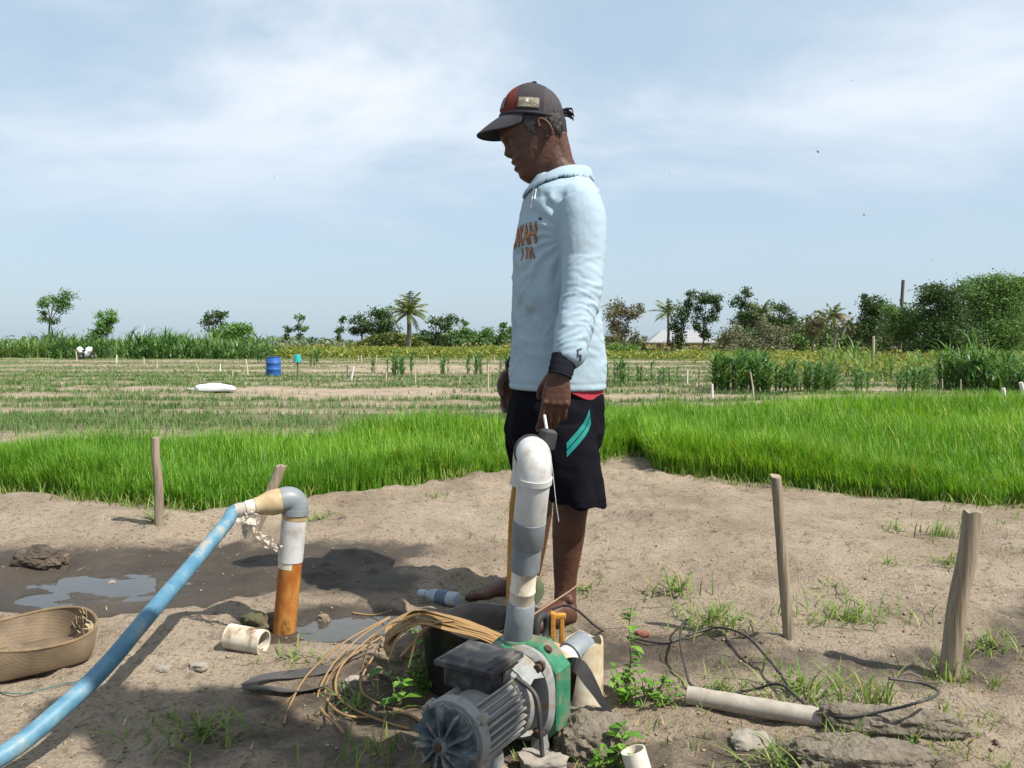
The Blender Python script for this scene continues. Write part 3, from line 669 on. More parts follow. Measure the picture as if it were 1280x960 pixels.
for (bx, by, rx, lf, lab) in ((1060, 448, 15, 'light', 'low leafy bush under the two broken palms'), (1105, 452, 14, 'light', 'light green bush at the foot of the dark tree'), (1150, 455, 16, 'mid', 'low bush under the leafy tree and the pole'), (1200, 456, 20, 'mid', 'dark bush in front of the big round trees'), (1035, 446, 11, 'mid', 'small bush between maize clump and broken palms'), (1250, 458, 18, 'mid', 'bush before the biggest tree at the right edge')):
    tree('green_bush', lab, 62, (bx, by + 10), [(bx - rx * .4, by, rx * .7, 8), (bx + rx * .4, by - 1, rx * .7, 9)], lf, 1.2, cat='bush', group='bushes under the trees')

# the pole standing among the trees
_p = P(1124, 455, 68); _p.z = zg(_p.x, _p.y)
M_POLE = mat('weathered_pole', (.16, .13, .11), (.10, .085, .07), scale=4, rough=.9, stretch=(1, 1, .2))
mb = MB(); mb.tube([_p, P(1126, 400, 68), P(1129, 350, 68)], [.16, .15, .13], 10)
tag(mb.build('wooden_pole', M_POLE, loc=_p), 'dark wooden utility pole sticking up between the dark trees', 'pole')

# the house
def build_house():
    Y = 128; k = Y / 1000; x0, x1 = (812 - 640) * k, (893 - 640) * k; g = Vector(((x0 + x1) / 2, Y, 0)); g.z = zg(g.x, g.y)
    root = empty('small_house', g, 'small low house with a grey hipped roof behind palms and dark trees', 'house')
    ez = P(850, 428, Y).z; w = x1 - x0; d = 7.0; H = ez - g.z; wall = mat('house_wall', (.42, .37, .33), (.33, .29, .26), scale=2)
    mb = MB(); mb.box((g.x, g.y + d / 2, g.z + H / 2 - .1), (w - 1.2, d - 1.2, H + .2)); mb.build('wall', wall, root, smooth=False)
    mb = MB(); rz = P(850, 413, Y).z; a = .8; ry = d * .5
    vs = [(x0 - .3, Y - .9, ez - .12), (x1 + .3, Y - .9, ez - .12), (x1 + .3, Y + d + .3, ez - .12), (x0 - .3, Y + d + .3, ez - .12), (x0 + 2.6, Y + ry, rz), (x1 - 2.6, Y + ry, rz)]
    vs += [(p[0], p[1], p[2] + .14) for p in vs]
    mb.add(vs, [(6, 7, 11, 10), (7, 8, 11), (8, 9, 10, 11), (9, 6, 10), (0, 3, 2, 1), (0, 1, 7, 6), (1, 2, 8, 7), (2, 3, 9, 8), (3, 0, 6, 9)])
    mb.build('roof', mat('roof_sheet', (.32, .325, .335), (.26, .265, .275), scale=1.5, rough=.6, bump=.3, bscale=3, stretch=(6, 1, 1)), root, smooth=False)
    M_ = mat('veranda_post', (.6, .57, .52))
    for q in (.08, .22, .36, .62, .8, .94):
        mb = MB(); mb.box((x0 + w * q, Y - .6, g.z + H / 2 - .1), (.16, .16, H + .15)); mb.build('post', M_, root, smooth=False)
    dk = mat('dark_glass', (.05, .05, .05), rough=.2); wf = mat('window_frame', (.55, .5, .45))
    for q in (.18, .48, .86):
        mb = MB(); mb.box((x0 + w * q, Y + .58, g.z + H * .55), (.95, .07, H * .5)); f = mb.build('window', wf, root, smooth=False)
        mb = MB(); mb.box((x0 + w * q, Y + .54, g.z + H * .55), (.75, .05, H * .4)); mb.build('pane', dk, f, smooth=False)
    mb = MB(); mb.box((x0 + w * .32, Y + .57, g.z + H * .42), (.85, .08, H * .84)); mb.build('door', mat('door_wood', (.14, .10, .08)), root, smooth=False)
build_house()

# unseen tree added behind the camera, its boughs placed to shade the pump ground
def build_shade_tree():
    b = Vector((3.1, -2.2, 0)); root = empty('unseen_shade_tree', b, 'unseen leafy tree added to shade the ground by the pump', 'tree'); mb = MB()
    f = Vector((2.7, -1.5, 2.6)); mb.tube(spline([b - Vector((0, 0, .2)), (b + f) / 2, f], 5), [.13 - .005 * i for i in range(11)], 10)
    lobes = SHADE
    pts = []
    for (x, y, z, r, rz) in lobes:
        c = Vector((x, y, z)); mb.tube(spline([f, (f + c) / 2 + Vector((0, 0, .15)), c], 4), [.05, .047, .044, .04, .036, .032, .028, .024, .02], 6)
        n = int(2600 * r * r / .05); a = rng.normal(size=(n, 3)); a /= np.linalg.norm(a, axis=1)[:, None]; a *= rng.uniform(0, 1, n)[:, None] ** .45
        pts.append(np.array(c) + a * np.array([r, r, rz]))
    mb.build('trunk', M_TRUNK, root); C = np.concatenate(pts); V, q = leaves(C - np.array(b), .085 * rng.uniform(.7, 1.3, len(C)), aspect=.6)
    finish('crown', np_mesh('crown', V, q), LM['mid'], root, smooth=False)
# each bough hangs up-sun of the patch it shades
SHADE = []
for (px, py, r) in ((250, 905, .20), (170, 890, .12), (330, 940, .20), (430, 985, .20), (250, 985, .2), (520, 975, .13), (110, 885, .09)):
    g = G(px, py); t = 3.25; SHADE.append((g.x + SUNV.x * t, g.y + SUNV.y * t, SUNV.z * t, r, r * .6))
build_shade_tree()
# ------------------------------------------------------------------ the farmer
M_SKIN = mat('brown_skin', (.062, .025, .0145), (.105, .045, .027), scale=14, rough=.56, bump=.3, bscale=170, spec=.32, dist=.002, pos=(.3, .75))
M_NAIL = mat('nail', (.28, .15, .11), rough=.35, bump=0)
M_HAIR = mat('black_hair', (.008, .007, .006), (.022, .020, .019), (.09, .088, .085), scale=160, rough=.55, bump=.9, bscale=230, stretch=(1, 1, .18), pos=(.35, .62), dist=.004)
def cloth(name, c1, c2, bump=.25, sc=5, rough=.85, c3=None, sp=.2):
    return mat(name, c1, c2, c3, scale=sc, rough=rough, bump=bump, bscale=420, spec=sp, dist=.002)
M_SHIRT = cloth('pale_blue_jersey', (.295, .395, .47), (.345, .44, .51), sc=3)
M_CUFF = cloth('black_cuff', (.012, .012, .018), (.02, .02, .028), rough=1, sp=.05)
M_SHORT = cloth('black_shorts', (.005, .005, .008), (.009, .009, .013), rough=1, sp=.04)
M_RED = cloth('red_undershirt', (.42, .045, .06), (.34, .03, .05))
M_TEAL = cloth('teal_stripe', (.012, .21, .19), (.010, .17, .155))
M_ORANGE = mat('orange_print', (.42, .17, .05), (.30, .11, .035), scale=60, rough=.7, bump=.1)
M_DARKPRINT = mat('dark_print_outline', (.05, .035, .06), (.08, .05, .08), scale=40, rough=.8, bump=0)
M_CORD = mat('white_cord', (.75, .76, .78), rough=.8, bump=.2, bscale=300)
FDIST = 2.6; ML = .001 * FDIST                               # the farmer stands 2.6 m off
def Q(px, py, Y=FDIST): return P(px, py, Y)

# head, in its own tilted frame: f to the face, u to the crown, w to his left (towards us)
E0 = Q(677, 168); _t = R(25)
EF = Vector((-math.cos(_t), 0, -math.sin(_t))); EU = Vector((-math.sin(_t), 0, math.cos(_t))); EW = Vector((0, -1, 0))
def HD(f, u, w): return E0 + EF * (f * ML) + EU * (u * ML) + EW * (w * ML)
HU = [-52, -47, -42, -38, -34, -30.4, -27, -24, -21, -18.5, -15.8, -13, -10.4, -8, -5, -2.6, 1, 4, 7.5, 12, 16, 22, 30, 38, 46, 52, 56]
HFR = [33, 40, 44, 46.3, 46.6, 45.9, 46.5, 46.6, 46.2, 46.6, 46.6, 45.5, 44, 43.5, 43.5, 43.5, 43, 43, 44.2, 47, 48.4, 46.5, 43, 36, 25, 12, 2]
HBK = [12, 2, -6, -10, -13, -16, -18, -20, -22, -23, -25, -26, -27.5, -28.5, -29.5, -30, -31, -31.5, -32, -32.5, -33, -33, -31.5, -28, -21, -13, -2]
HW = [8, 14, 18.5, 21, 22.5, 23.5, 24.3, 25, 25.5, 26, 26.4, 26.8, 27.2, 27.6, 28, 28.2, 28.5, 28.7, 29, 29.2, 29.2, 28.5, 27, 24, 18.5, 11, 4]
def head_surface(u, th, off=0.0):
    """th 0 at the face midline, pi at the nape"""
    fr, bk, w = np.interp(u, HU, HFR), np.interp(u, HU, HBK), np.interp(u, HU, HW)
    cf = (fr + bk) / 2 - (fr - bk) * .04; c, s = math.cos(th), math.sin(th)
    e = 2.35; cc = math.copysign(abs(c) ** (2 / e), c); ss = math.copysign(abs(s) ** (2 / e), s)
    f = cf + ((fr - cf) if c > 0 else (cf - bk)) * cc; y = w * ss
    if c > 0:
        a = abs(y)
        f += 10.5 * math.exp(-(a / 4.6) ** 2) * np.interp(u, [-11.5, -9, -5, -2.5, 2, 8, 14], [0, 5.8 / 10.5, .86, .93, .62, .30, 0])       # nose
        f += 3.2 * math.exp(-((a - 6) / 3.0) ** 2) * math.exp(-((u + 6.5) / 3.2) ** 2)                                               # nostril wings
        f += 2.7 * math.exp(-(a / 9.5) ** 2) * (math.exp(-((u + 15.6) / 2.4) ** 2) + 1.05 * math.exp(-((u + 25.2) / 2.6) ** 2))         # lips
        f -= 1.6 * math.exp(-(a / 10) ** 2) * math.exp(-((u + 20.6) / 1.2) ** 2)
        f -= 4.6 * math.exp(-((a - 12.5) / 5.5) ** 2) * math.exp(-((u - 5) / 4.6) ** 2)                                               # eye sockets
        f += 1.8 * math.exp(-((a - 12.5) / 6.5) ** 2) * math.exp(-((u - 13.5) / 3.2) ** 2)                                            # brow ridge
        f -= 1.2 * math.exp(-((a - 17) / 4.5) ** 2) * math.exp(-((u + 20) / 8) ** 2)
        y += math.copysign(1, y) * 1.4 * math.exp(-((abs(y) - 22) / 6) ** 2) * math.exp(-((u + 3) / 6) ** 2)                        # cheekbone
    n = Vector((c, s)); return HD(f + off * c, u + off * .25 * (u > 30), y + off * s)
def head_rings(n=64):
    us = np.linspace(-51, 55.5, 72); return [[head_surface(u, 2 * math.pi * k / n) for k in range(n)] for u in us]

def hand(mb, W, d, nrm, idx, L=.175, curl=(.45, .75, .55), thumb=(.55, .25), spread=.06, hold=None):
    """W wrist, d to the fingers, nrm out of the back of the hand, idx towards the index finger"""
    W, d, nrm, idx = Vector(W), Vector(d).normalized(), Vector(nrm), Vector(idx)
    nrm = (nrm - d * nrm.dot(d)).normalized(); idx = d.cross(nrm) if d.cross(nrm).dot(idx) > 0 else nrm.cross(d)
    pl = L * .50; rings = []
    for t, hw, ht, sh in ((-.20, .029, .022, 0), (0, .027, .0195, 0), (.25, .033, .0185, .002), (.55, .039, .0175, .002), (.85, .0415, .0155, .001), (1.0, .040, .0135, 0), (1.06, .034, .009, 0)):
        rings.append(ring(W + d * pl * t + idx * sh, idx * hw, nrm * ht, 20, 2.6))
    mb.loft(rings)
    for q, off in enumerate((.0300, .0105, -.0090, -.0275)):          # tendon ridges and knuckles
        k = W + d * pl * (.97 - .05 * (q == 3)) + idx * off + nrm * .0075; mb.ball(k, .0088)
        mb.tube([W + d * pl * .3 + idx * off * .55 + nrm * .0135, k + nrm * -.0005], [.0035, .005], 8)
    tips = []
    for q, (off, ln, rr) in enumerate(((.0300, .92, .0093), (.0105, 1.0, .0096), (-.0090, .95, .0091), (-.0275, .76, .0082))):
        p = W + d * pl * (.92 - .05 * (q == 3)) + idx * off; a = -.06; dd = d + idx * spread * (off / .03)
        seg = [.058 * ln, .036 * ln, .027 * ln]; pts = [p - d * .02, p]; k = [.9, 1, .75, 1.0][q]
        for s_, c_ in zip(seg, curl):
            a += c_ * (1 + .12 * (q - 1.5)); v = (dd.normalized() * math.cos(a) - nrm * math.sin(a)); p = p + v * s_ * L / .175 * .95; pts.append(p)
        rs = [rr * 1.06, rr * 1.1, rr * 1.02, rr * .93, rr * .78]
        mb.tube(spline(pts, 4), [float(np.interp(i / 4, range(5), rs)) for i in range(17)], 10)
        for j, pp in enumerate(pts[1:]): mb.ball(pp, rs[j + 1] * (1.03 if j < 3 else .98), 10, 7)
        tips.append((pts[-1], (pts[-1] - pts[-2]).normalized()))
    b = W + d * pl * .22 + idx * .026 - nrm * .004; t1 = b + (d * .6 + idx * thumb[0] - nrm * thumb[1]).normalized() * .042
    t2 = t1 + (d * .9 + idx * .15 - nrm * thumb[1] * 1.5).normalized() * .034; t3 = t2 + (d * .95 - idx * .22 - nrm * thumb[1] * 1.6).normalized() * .026
    mb.tube(spline([b - d * .012, b, t1, t2, t3], 4), [float(np.interp(i / 4, range(5), [.014, .0165, .0125, .011, .0085])) for i in range(17)], 10); mb.ball(t3, .0086, 10, 7)
    return tips
def foot(mb, H, dr, ank, L=.235):
    H = Vector(H); d = Vector((dr[0], dr[1], 0)).normalized(); s = Vector((-d.y, d.x, 0)); z = Vector((0, 0, 1)); rings = []
    for t, hw, h in ((-.03, .012, .030), (0.0, .024, .048), (.10, .031, .064), (.25, .033, .076), (.40, .036, .066), (.55, .041, .050), (.70, .046, .037), (.80, .046, .029), (.86, .040, .022)):
        c = H + d * (L * t) + z * h * .5; rings.append(ring(c, s * hw, z * (h * .5), 18, 2.5))
    mb.loft(rings)
    for q, (o_, l_, r_) in enumerate(((.033, .055, .0125), (.013, .052, .009), (-.004, .046, .0085), (-.019, .040, .008), (-.033, .034, .0075))):
        o_ = o_ * FOOT_SIDE; b = H + d * (L * .79) + s * o_ + z * r_ * 1.05; e = b + d * l_ + s * o_ * .05
        mb.tube([b - d * .02, b, (b + e) / 2 + z * .004, e - z * .001], [r_ * 1.1, r_ * 1.05, r_, r_ * .92], 9); mb.ball(e - z * .001, r_ * .95, 9, 6)
    mb.ball(Vector(ank) + s * .03, .013, 10, 7); mb.ball(Vector(ank) - s * .03, .013, 10, 7)

VUP = Vector((0, 0, 1)); PSI = R(11); TF = Vector((-math.cos(PSI), -math.sin(PSI), 0)); TL = Vector((math.sin(PSI), -math.cos(PSI), 0))
TOR = [(486, 637, 755, .192), (470, 638, 755, .192), (430, 640, 753, .190), (380, 641, 747, .186), (330, 644, 745, .19), (290, 647, 747, .198), (262, 652, 749, .192), (244, 657, 747, .165), (230, 663, 742, .115), (221, 668, 737, .075)]
def tor_at(py):
    a = [t[0] for t in TOR][::-1]; f = lambda k: float(np.interp(py, a, [t[k] for t in TOR][::-1]))
    xl, xr, b = f(1), f(2), f(3); L_, R_ = Q(xl, py), Q(xr, py)
    hx = (R_.x - L_.x) / 2; a_ = math.sqrt(max(.0009, (hx ** 2 - (b * math.sin(PSI)) ** 2))) / math.cos(PSI)
    return Vector(((L_.x + R_.x) / 2, FDIST, L_.z)), a_, b
def tor_ring(py, n=64, e=2.25, s=1.0):
    c, a, b = tor_at(py); return ring(c, TF * a * s, TL * b * s, n, e)
ARM = [((723, 252), 2.43, .064), ((728, 272), 2.41, .071), ((729, 300), 2.39, .069), ((729, 330), 2.375, .064), ((727, 355), 2.35, .060), ((724, 380), 2.33, .056), ((719, 405), 2.30, .054), ((715, 425), 2.275, .051), ((711, 442), 2.255, .047), ((706, 452), 2.245, .036)]
FARM = [((712, 250), 2.78, .064), ((706, 300), 2.83, .066), ((690, 360), 2.86, .056), ((664, 420), 2.86, .046), ((648, 452), 2.85, .034)]
WR = P(700, 466, 2.235); FWR = P(641, 462, 2.85)

def build_farmer():
    global FOOT_SIDE
    base = Vector((Q(690, 480).x, FDIST, 0)); base.z = zg(base.x, base.y)
    mb = MB()
    mb.loft(head_rings())
    # ear
    for sgn in (1, -1):
        c = HD(-3, -1, 28.5 * sgn); M_ = Matrix((EF, EU, EW)).transposed()
        tilt = Matrix.Rotation(R(-12), 3, 'Z')
        mb.ball(c, (4.6 * ML, 10 * ML, 3.2 * ML), 14, 10, M_ @ tilt)
        rim = [c + M_ @ tilt @ Vector((5.6 * ML * math.cos(t) , 12.2 * ML * math.sin(t) * (1 if math.sin(t) > 0 else .95), (3.6 * sgn + .8 * sgn * math.cos(t + 2.5)) * ML)) for t in np.linspace(.35, 4.75, 16)]
        mb.tube(rim, [1.9 * ML] * 16, 8)
        mb.ball(c + M_ @ Vector((1.5 * ML, -11.0 * ML, 1.5 * sgn * ML)), (3.4 * ML, 3.2 * ML, 2.4 * ML), 10, 7, M_)
    for sgn in (1, -1): mb.ball(HD(36.4, 6.0, 13 * sgn), .0132, 14, 10); mb.ball(HD(36.0, -.2, 13 * sgn), .0105, 12, 8)     # lids
    # neck into the shoulders
    mb.tube([Q(686, 172), Q(690, 190), Q(694, 205), Q(700, 222), Q(704, 245)], [.050, .057, .059, .064, .085], 24)
    mb.tube([Q(697, 168, 2.575), Q(705, 205, 2.58)], [.030, .032], 12); mb.tube([Q(697, 168, 2.625), Q(705, 205, 2.62)], [.030, .032], 12)
    mb.tube([HD(2, -14, 18), Q(683, 228, 2.575)], [.017, .014], 10)            # neck tendon
    mb.ball(Q(679, 216), (.014, .016, .02))
    mb.loft([tor_ring(p, 40, 2.2, .82) for p in (486, 430, 380, 330, 290, 262, 246)])
    # arms under the sleeves
    ap = [P(*a[0], a[1]) for a in ARM]; mb.tube(ap[:-1] + [WR], [a[2] * .68 for a in ARM[:-1]] + [.027], 16)
    fp = [P(*a[0], a[1]) for a in FARM]; mb.tube(fp[:-1] + [FWR], [a[2] * .68 for a in FARM[:-1]] + [.027], 16)
    tips = hand(mb, WR, (-.13, -.04, -1), (.10, -1, .12), (-1, 0, 0), L=.178, curl=(.34, .62, .5), thumb=(.30, .85))
    hand(mb, FWR, (-.06, .0, -1), (-.25, 1, 0), (-1, -.3, 0), L=.172, curl=(.5, .8, .6), thumb=(.5, .5))
    # hips and legs
    mb.loft([ring(P(696, p, 2.6), TF * .125, TL * .15, 28) for p in (480, 510, 535)])
    z0 = zg(P(705, 770, 2.49).x, 2.49)
    mb.tube(spline([P(703, 520, 2.52), P(712, 575, 2.49), P(714, 622, 2.48), P(712, 645, 2.48), P(710.5, 668, 2.49), P(709, 690, 2.495), P(707, 715, 2.5), P(706.5, 737, 2.5), P(706.5, 762, 2.485)], 4),
            [float(np.interp(i / 4, range(9), [.085, .07, .057, .0535, .0515, .046, .0385, .034, .037])) for i in range(33)], 22)
    mb.tube(spline([P(680, 520, 2.70), P(675, 575, 2.73), P(672, 605, 2.75), P(671, 640, 2.76), P(668, 680, 2.77), P(663, 718, 2.77), P(661, 738, 2.76)], 4),
            [float(np.interp(i / 4, range(7), [.085, .07, .057, .054, .043, .034, .037])) for i in range(25)], 22)
    FOOT_SIDE = 1
    hp = P(716, 765, 2.49); hp.z = zg(hp.x, hp.y) - .004; dr = (-.84, -.54)
    FOOT_SIDE = -1; foot(mb, hp, dr, P(705, 747, 2.49))
    hp2 = P(668, 745, 2.76); hp2.z = zg(hp2.x, hp2.y) - .004
    FOOT_SIDE = 1; foot(mb, hp2, (-.97, -.22), P(661, 724, 2.76))
    me = remesh(mb, .0031, 2, .5)
    V = coords(me); Nn = normals(me)
    V = V + Nn * (.0006 * fbm(V[:, 0] * 120, V[:, 1] * 120, V[:, 2] * 120, 2, 90))[:, None]
    V -= np.array(base); setco(me, V)
    body = finish('person', me, M_SKIN, loc=base, sharp=None)
    tag(body, 'barefoot man in pale blue long sleeved shirt, black shorts and cap, looking down', 'person')
    # finger nails
    for (t, dv) in tips:
        n_ = Vector((.05, -1, .05)); n_ = (n_ - dv * n_.dot(dv)).normalized(); s_ = dv.cross(n_)
        nb = MB(); nb.ball(t - dv * .001 + n_ * .0063, (.0045, .0055, .0016), 8, 6, Matrix((s_, dv, n_)).transposed())
        nb.build('fingernail', M_NAIL, body)
    # eye
    for sgn in (1,):
        eb = MB(); eb.ball(HD(37.2, 3.6, 13 * sgn), .0112, 14, 10)
        eb.build('eye', mat('eye_shaded', (.10, .075, .065), rough=.25, bump=0), body)  # eyeball colour darkened to carry the shade under the visor
    B0 = Q(663.5, 150); BU = Vector((.07, 0, 1)).normalized(); BF = Vector((-1, 0, .07)).normalized()
    # ---------------- hair: a close shell over the back and sides below the cap
    hb = MB(); us = np.linspace(-30, 40, 72); n = 110; idx = {}
    def in_hair(u, th):
        s = abs(th - math.pi)                                    # 0 at the nape
        lo = np.interp(s, [0, .5, .9, 1.12, 1.3, 1.55, 1.72, 1.9], [-27, -23, -16, -6, 10, 10.5, -9, 16]) + 2.2 * math.sin(th * 37) + 1.5 * math.sin(th * 71)
        return u > lo and s < 1.95
    for iu, u in enumerate(us):
        for k in range(n):
            th = 2 * math.pi * k / n
            if (head_surface(u, th, 2) - B0).dot(BU) < 3.5 * ML and in_hair(u, th) and in_hair(min(40, u + 1), 2 * math.pi * (k + 1) / n):
                q = []
                for (a, b_) in ((iu, k), (iu, k + 1), (iu + 1, k + 1), (iu + 1, k)):
                    if a >= len(us): break
                    key = (a, b_ % n)
                    if key not in idx:
                        t_ = 2 * math.pi * b_ / n; o_ = 1.9 + .7 * float(vnoise(t_ * 22, us[a] * .25, 0, 33))
                        idx[key] = len(hb.v); hb.v.append(tuple(head_surface(us[a], t_, o_)))
                    q.append(idx[key])
                if len(q) == 4: hb.f.append(tuple(q)); hb.m.append(0)
    # loose hairs at the nape and over the ears
    for _ in range(260):
        th = math.pi + random.uniform(-1.7, 1.7); u = random.uniform(-24, 14)
        if in_hair(u + 3, th):
            p = head_surface(u + 2, th, 2.0); e = head_surface(u - random.uniform(2, 5), th + random.uniform(-.05, .05), 2.4); sd = EW * .0008 + EF * .0006
            hb.add([p - sd, p + sd, e], [(0, 1, 2)])
    hb.build('hair', M_HAIR, body, sharp=None)
    # ---------------- cap
    prof = [(-2, 39.2), (4, 39.2), (10, 38.8), (16, 37.6), (22, 35.2), (27, 32.2), (32, 28), (36, 23.2), (40, 16.5), (42.5, 10.5), (44, 4.5), (44.3, .8)]
    def cap_pt(th, h, a, off=0):
        w = a * .84; sh = -1.0 - (h / 44) ** 2 * .5
        base_ = B0 + BU * ((h + 1.0 * math.cos(th)) * ML)
        return base_ + BF * ((a * math.cos(th) + off * math.cos(th) + sh) * ML) + EW * ((w * math.sin(th) + off * math.sin(th)) * ML)
    cb = MB(); n = 72; rings = []
    for h, a in prof:
        rr = []
        for k in range(n):
            th = 2 * math.pi * k / n; off = .35 * float(vnoise(th * 3, h * .12, 0, 55))
            for sm in (R(52), R(-52), R(118), R(-118), math.pi):     # sewn seams between panels
                d_ = abs((th - sm + math.pi) % (2 * math.pi) - math.pi); off -= .55 * math.exp(-(d_ / .045) ** 2)
            rr.append(cap_pt(th, h, a, off))
        rings.append(rr)
    cb.loft(rings, cap=(False, True))
    inner = [[Vector(p) + (B0 + BU * (20 * ML) - Vector(p)) * .035 for p in r_] for r_ in rings[:6]]
    nv = len(rings[0])
    mi = []
    for f in cb.f:
        p = sum((Vector(cb.v[i]) for i in f), Vector()) / len(f); d_ = (p - B0); mi.append(1 if d_.dot(BF) > 18.5 * ML else (2 if d_.dot(BF) < -14 * ML else 0))
    cb.m = mi
    m_char = cloth('charcoal_twill', (.032, .028, .034), (.048, .042, .048), sc=9); m_red = cloth('dark_red_panel', (.115, .020, .018), (.15, .03, .024), sc=9)
    m_mesh = mat('cap_net', (.036, .032, .037), (.056, .050, .056), scale=300, bump=.8, bscale=330, rough=.8, pos=(.45, .55), dist=.003)
    cap = cb.build('cap', [m_char, m_red, m_mesh], body, sharp=None)
    tb = MB(); tb.tube([cap_pt(2 * math.pi * k / 40, 0, 39.6) for k in range(40)], 1.3 * ML, 6, closed=True, flat=1.5); tb.build('cap_band', m_char, cap)
    tb = MB(); tb.ball(cap_pt(0, 44.6, .5), (3.2 * ML, 3.2 * ML, 1.6 * ML)); tb.build('button', m_char, cap)
    # visor
    vb = MB(); nt_, ns = 25, 9; top, bot = [], []
    for i in range(nt_):
        th = R(-74 + 148 * i / (nt_ - 1)); c = math.cos(th)
        for j in range(ns):
            s = j / (ns - 1); k_ = max(0, c - .27) / .73
            base_ = cap_pt(th, -.5, 39.0); L_ = 27.5 * k_ ** .55 * s
            p = base_ + BF * (L_ * ML) + EW * (L_ * .15 * math.sin(th) * ML) - BU * ((L_ * (.70 + .16 * s) + 3.0 * s * s * (1 - k_)) * ML) - BU * (abs(math.sin(th)) ** 2 * 5.5 * ML * s ** .5)
            top.append(p); bot.append(p - BU * 1.5 * ML - BF * .4 * ML)
    fs = [(i * ns + j, (i + 1) * ns + j, (i + 1) * ns + j + 1, i * ns + j + 1) for i in range(nt_ - 1) for j in range(ns - 1)]
    o_ = len(top); rimi = [j for j in range(ns)] + [i * ns + ns - 1 for i in range(1, nt_)] + [(nt_ - 1) * ns + j for j in range(ns - 2, -1, -1)]
    vb.add(top + bot, fs + [tuple(reversed([x + o_ for x in f])) for f in fs] + [(rimi[k], rimi[k] + o_, rimi[k + 1] + o_, rimi[k + 1]) for k in range(len(rimi) - 1)])
    vb.build('visor', cloth('visor_twill', (.040, .038, .044), (.055, .052, .058), sc=20), cap, sharp=60)
    # patch on the side and worn badge on the front
    def patch(th0, th1, h0, h1, name, mats, fn, off=.9, nx=22, nz=12):
        pb = MB(); g_ = []
        for i in range(nx + 1):
            for j in range(nz + 1):
                h = h0 + (h1 - h0) * j / nz; a = float(np.interp(h, [p_[0] for p_ in prof], [p_[1] for p_ in prof])); g_.append(cap_pt(th0 + (th1 - th0) * i / nx, h, a, off))
        fs_ = [(i * (nz + 1) + j, (i + 1) * (nz + 1) + j, (i + 1) * (nz + 1) + j + 1, i * (nz + 1) + j + 1) for i in range(nx) for j in range(nz)]
        pb.add(g_, fs_); pb.m = [fn((i + .5) / nx, (j + .5) / nz) for i in range(nx) for j in range(nz)]
        pb.build(name, mats, cap, sharp=None)
    m_tan = mat('patch_tan', (.34, .30, .22), (.26, .23, .17), scale=80, bump=.3, bscale=300); m_dk = mat('patch_dark', (.10, .085, .06), bump=.2); m_wh = mat('patch_white', (.68, .67, .62), bump=.2)
    def flag(x, y):
        if x < .04 or x > .96 or y < .07 or y > .93: return 1
        if (x - .44) ** 2 / .006 + (y - .66) ** 2 / .03 < 1: return 2
        w = y - .45 - .16 * math.sin((x - .1) * 5.5)
        if abs(w) < .055 or abs(w + .2) < .05: return 1
        return 0
    patch(R(62), R(102), 5.5, 18.5, 'side_patch', [m_tan, m_dk, m_wh], flag)
    patch(R(-20), R(30), 7, 21, 'front_badge', [mat('worn_badge', (.20, .20, .22), (.09, .09, .10), scale=120, bump=.4, pos=(.4, .6))], lambda x, y: 0, 1.0)
    # frayed strap sticking out behind
    sb = MB()
    for k in range(7):
        a = cap_pt(math.pi, 16 - 1.1 * k, 37.4); e = a + Vector((.024 + random.uniform(-.006, .014), random.uniform(-.008, .008), random.uniform(-.012, .008)))
        sb.tube([a - Vector((.004, 0, 0)), (a + e) / 2 + Vector((0, 0, .003)), e, e + Vector((.004, 0, -.006 - random.uniform(0, .008)))], [.0055, .0042, .0036, .0016], 6)
    sb.build('strap_end', m_char, cap)
    # ---------------- shirt
    mb = MB(); mb.loft([tor_ring(p) for p in np.concatenate([np.linspace(486, 262, 14), np.linspace(256, 221, 7)])])
    for A in (ARM, FARM):
        pts = spline([P(*a[0], a[1]) for a in A], 3); K = len(A) - 1
        mb.tube(pts, [float(np.interp(i / 3, range(K + 1), [a[2] for a in A])) for i in range(len(pts))], 24, e=2.1)
    mb.ball(P(720, 250, 2.46), (.062, .07, .052)); mb.ball(P(712, 248, 2.75), (.062, .07, .05))
    me = remesh(mb, .0052, 5, .5); V = coords(me); Nn = normals(me)
    ax = np.array([[*P(*a[0], a[1])] for a in ARM]); seg = np.concatenate([[0], np.cumsum(np.linalg.norm(np.diff(ax, axis=0), axis=1))])
    # how far each point lies along the near sleeve
    dmin = np.full(len(V), 9.0); sal = np.zeros(len(V))
    for i in range(len(ax) - 1):
        ab = ax[i + 1] - ax[i]; t = np.clip(((V - ax[i]) @ ab) / (ab @ ab), 0, 1); d = np.linalg.norm(V - ax[i] - t[:, None] * ab, axis=1)
        k = d < dmin; dmin[k] = d[k]; sal[k] = (seg[i] + t * (seg[i + 1] - seg[i]))[k]
    sl_ = seg[-1]; onarm = 1 - sstep(.068, .085, dmin); onarm *= (V[:, 1] < 2.52)
    wob = fbm(V[:, 0] * 9, V[:, 1] * 9, V[:, 2] * 9, 3, 80)
    dl = V[:, 0] * 1.0 + sal * 0; folds = .6 * np.sin(sal * 150 + 7 * wob + dl * 55) + .5 * np.sin(sal * 265 + 9 * wob - dl * 30); folds = folds * np.abs(folds) ** .3
    amp = .0021 * sstep(.18, .34, sal / sl_) * (.45 + .9 * sstep(.35, .75, sal / sl_)) * sstep(-.6, .8, fbm(V[:, 0] * 13, V[:, 1] * 13, V[:, 2] * 8, 2, 81))
    disp = onarm * amp * folds
    # the body of the shirt: diagonal drag lines from the armpit, soft vertical drape below
    zz = (V[:, 2] - Q(690, 486).z); dg = V[:, 0] * .8 + V[:, 2]
    body_w = 1 - onarm
